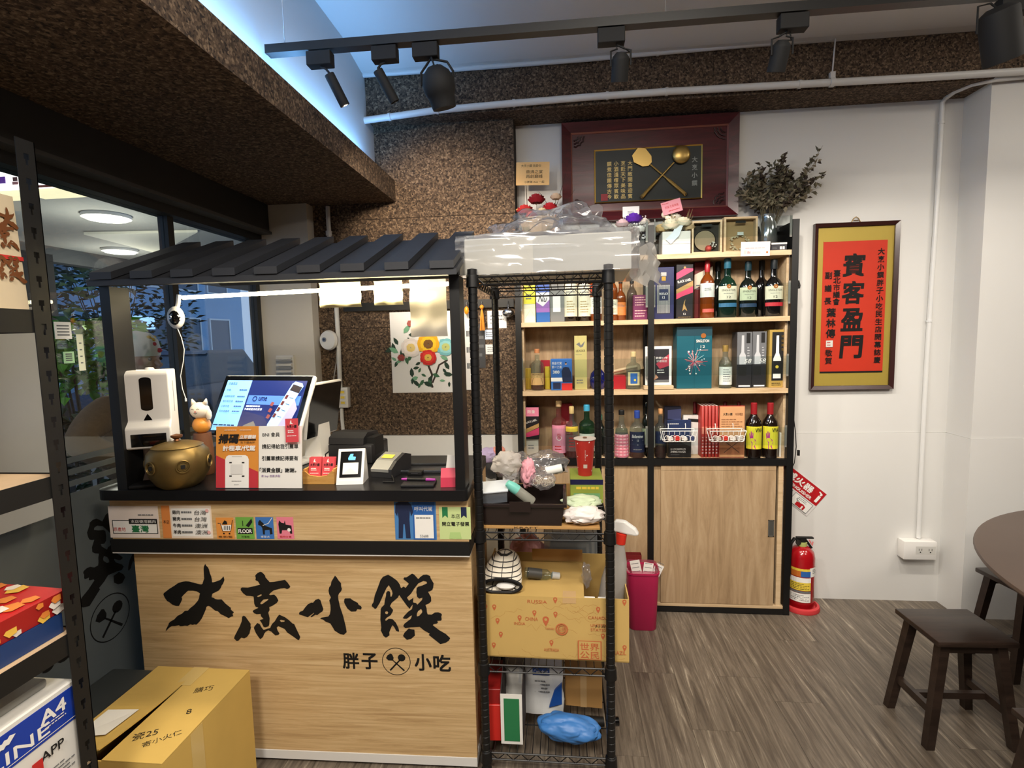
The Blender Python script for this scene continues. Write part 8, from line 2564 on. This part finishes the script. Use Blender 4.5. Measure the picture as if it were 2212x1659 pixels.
t = thing('paper_tub', 'open cream paper tub standing beside the waste bin', 'tub', (.262, 2.64, 0.0004))
ph = at(1352, 1230, Y=2.64).z
MB(mat((232, 226, 204), .5, name='cream_cup')).lathe([(.0001, 0), (.026, 0), (.028, .004), (.032, ph), (.0335, ph + .002), (.031, ph + .003), (.026, .006), (.0001, .005)], n=26).build('tub', t)
MB(mat((214, 206, 176), .6, name='cup_lid')).lathe([(.0305, ph - .012), (.0001, ph - .010)], n=26).build('sealed_lid', t)
# cable and hook at the cabinet's right side
o = tag(MB(BLACKM).tube([at(1714, 900, Y=2.80), at(1718, 930, Y=2.80), at(1720, 965, Y=2.81), at(1716, 1000, Y=2.82), at(1711, 1010, Y=2.82)], .0022, n=6).rbox(1.205, 2.80, .845, 1.217, 2.81, .875, .002).build('lamp_cable'), 'thin black cable with plug hanging beside the cabinet', 'cable')
o = tag(MB(BLACK).prism([(1.167, 1.70), (1.195, 1.705), (1.197, 1.72), (1.190, 1.745), (1.185, 1.745), (1.187, 1.718), (1.167, 1.712)], 2.80, 2.812).build('side_hook'), 'small black hook on the right side of the cabinet', 'hook')

# ================================================================== PERSON BEYOND THE GLASS
t = thing('person', 'person in brown jacket and floral cap standing outside the window', 'person', (-2.20, 2.45, -0.06))
def skin_body(name, verts, edges, m, parent, root=0, sub=2):
    me = bpy.data.meshes.new(name)
    me.from_pydata([v[0] for v in verts], edges, [])
    o = bpy.data.objects.new(name, me)
    COL.objects.link(o)
    o.parent = parent
    sk = o.modifiers.new('skin', 'SKIN')
    sk.use_smooth_shade = True
    for i, v in enumerate(verts):
        me.skin_vertices[0].data[i].radius = v[1]
        me.skin_vertices[0].data[i].use_root = (i == root)
    sb_ = o.modifiers.new('subdivision', 'SUBSURF')
    sb_.levels = sb_.render_levels = sub
    me.materials.append(m)
    return o
JK = mat((122, 94, 66), .95, var=.15, scale=40, bump=.3, name='brown_fleece')
SKN = mat((206, 160, 132), .55, name='skin')
TRS = mat((40, 42, 50), .85, name='dark_trousers')
skin_body('trousers', [((0, 0, .80), (.13, .12)), ((0, -.08, .76), (.10, .09)), ((.0, -.10, .42), (.07, .07)), ((-.01, -.11, .09), (.05, .05)), ((0, .08, .76), (.10, .09)), ((0, .10, .42), (.07, .07)), ((-.01, .11, .09), (.05, .05))], [(0, 1), (1, 2), (2, 3), (0, 4), (4, 5), (5, 6)], TRS, t)
for sy in (-1, 1):
    MB(BLACKM).rbox(-.07, sy * .11 - .045, 0.001, .17, sy * .11 + .045, .075, .02, seg=3).build('shoe', t)
skin_body('jacket', [((0, 0, .84), (.15, .16)), ((.0, 0, 1.02), (.14, .16)), ((.01, 0, 1.20), (.13, .17)), ((.02, 0, 1.30), (.08, .08)),
                     ((.02, -.17, 1.25), (.085, .08)), ((.10, -.42, 1.14), (.075, .075)), ((.17, -.26, 1.02), (.06, .06)), ((.21, -.14, 1.00), (.05, .05)),
                     ((.02, .17, 1.25), (.085, .08)), ((.06, .30, 1.06), (.07, .07)), ((.16, .20, .95), (.06, .06)), ((.22, .10, .95), (.05, .05))],
          [(0, 1), (1, 2), (2, 3), (2, 4), (4, 5), (5, 6), (6, 7), (2, 8), (8, 9), (9, 10), (10, 11)], JK, t)
hd = MB(SKN)
hd.cyl((.02, 0, 1.30), (.03, .01, 1.42), .05, .048, n=14)
hd.ball((.05, .02, 1.475), .098, n=20, sc=(1.0, .82, 1.2))
hd.cyl((.14, .02, 1.47), (.168, .02, 1.45), .016, .012, n=8)
for sy in (-1, 1):
    hd.ball((.04, .02 + sy * .082, 1.47), .022, sc=(.8, .4, 1.3), n=8)
hd.build('head', t)
fc = MB(BLACKG)
for sy in (-1, 1):
    fc.ball((.140, .02 + sy * .035, 1.485), .009, n=8)
fc.box(.140, .0, 1.415, .144, .045, 1.42, mat((150, 80, 76), .6, name='lips'))
fc.build('face', t)
for sy, p in ((-1, (.235, -.10, .995)), (1, (.24, .06, .945))):
    hn = MB(SKN)
    hn.ball(p, .03, sc=(1.2, .6, 1), n=10)
    for k in range(4):
        q = Vector(p) + Vector((.02, 0, .022 - .014 * k))
        hn.tube([q, q + Vector((.035, -sy * .004, -.004)), q + Vector((.052 - .004 * k, -sy * .014, -.016))], [.0088, .0084, .007], n=6)
    q = Vector(p) + Vector((.0, -sy * .012, .024))
    hn.tube([q, q + Vector((.022, -sy * .014, .018)), q + Vector((.042, -sy * .018, .016))], [.0095, .009, .0075], n=6)
    hn.build('hand', t)
cp = MB(mat((232, 224, 210), .85, name='cap_cream'))
cp.lathe([(.104, 1.50), (.108, 1.53), (.098, 1.58), (.066, 1.615), (.0001, 1.63)], n=24, c=(.045, .02, 0), sy=.86)
cp.build('cap', t)
fl2 = MB()
rg = random.Random(21)
for k in range(22):
    a, z = rg.uniform(0, 6.283), rg.uniform(1.52, 1.60)
    r_ = .110 - max(0, z - 1.54) * .55
    p = Vector((.045 + r_ * math.cos(a), .02 + r_ * .86 * math.sin(a), z))
    fl2.ball(p, rg.uniform(.012, .024), sc=(.6, .6, .6), n=8, m=mat(random.Random(k).choice([(226, 176, 60), (196, 40, 60), (60, 96, 60), (226, 120, 60)]), .85, name='cap_flower'))
tag(fl2.build('flower_print', t), kind='stuff')
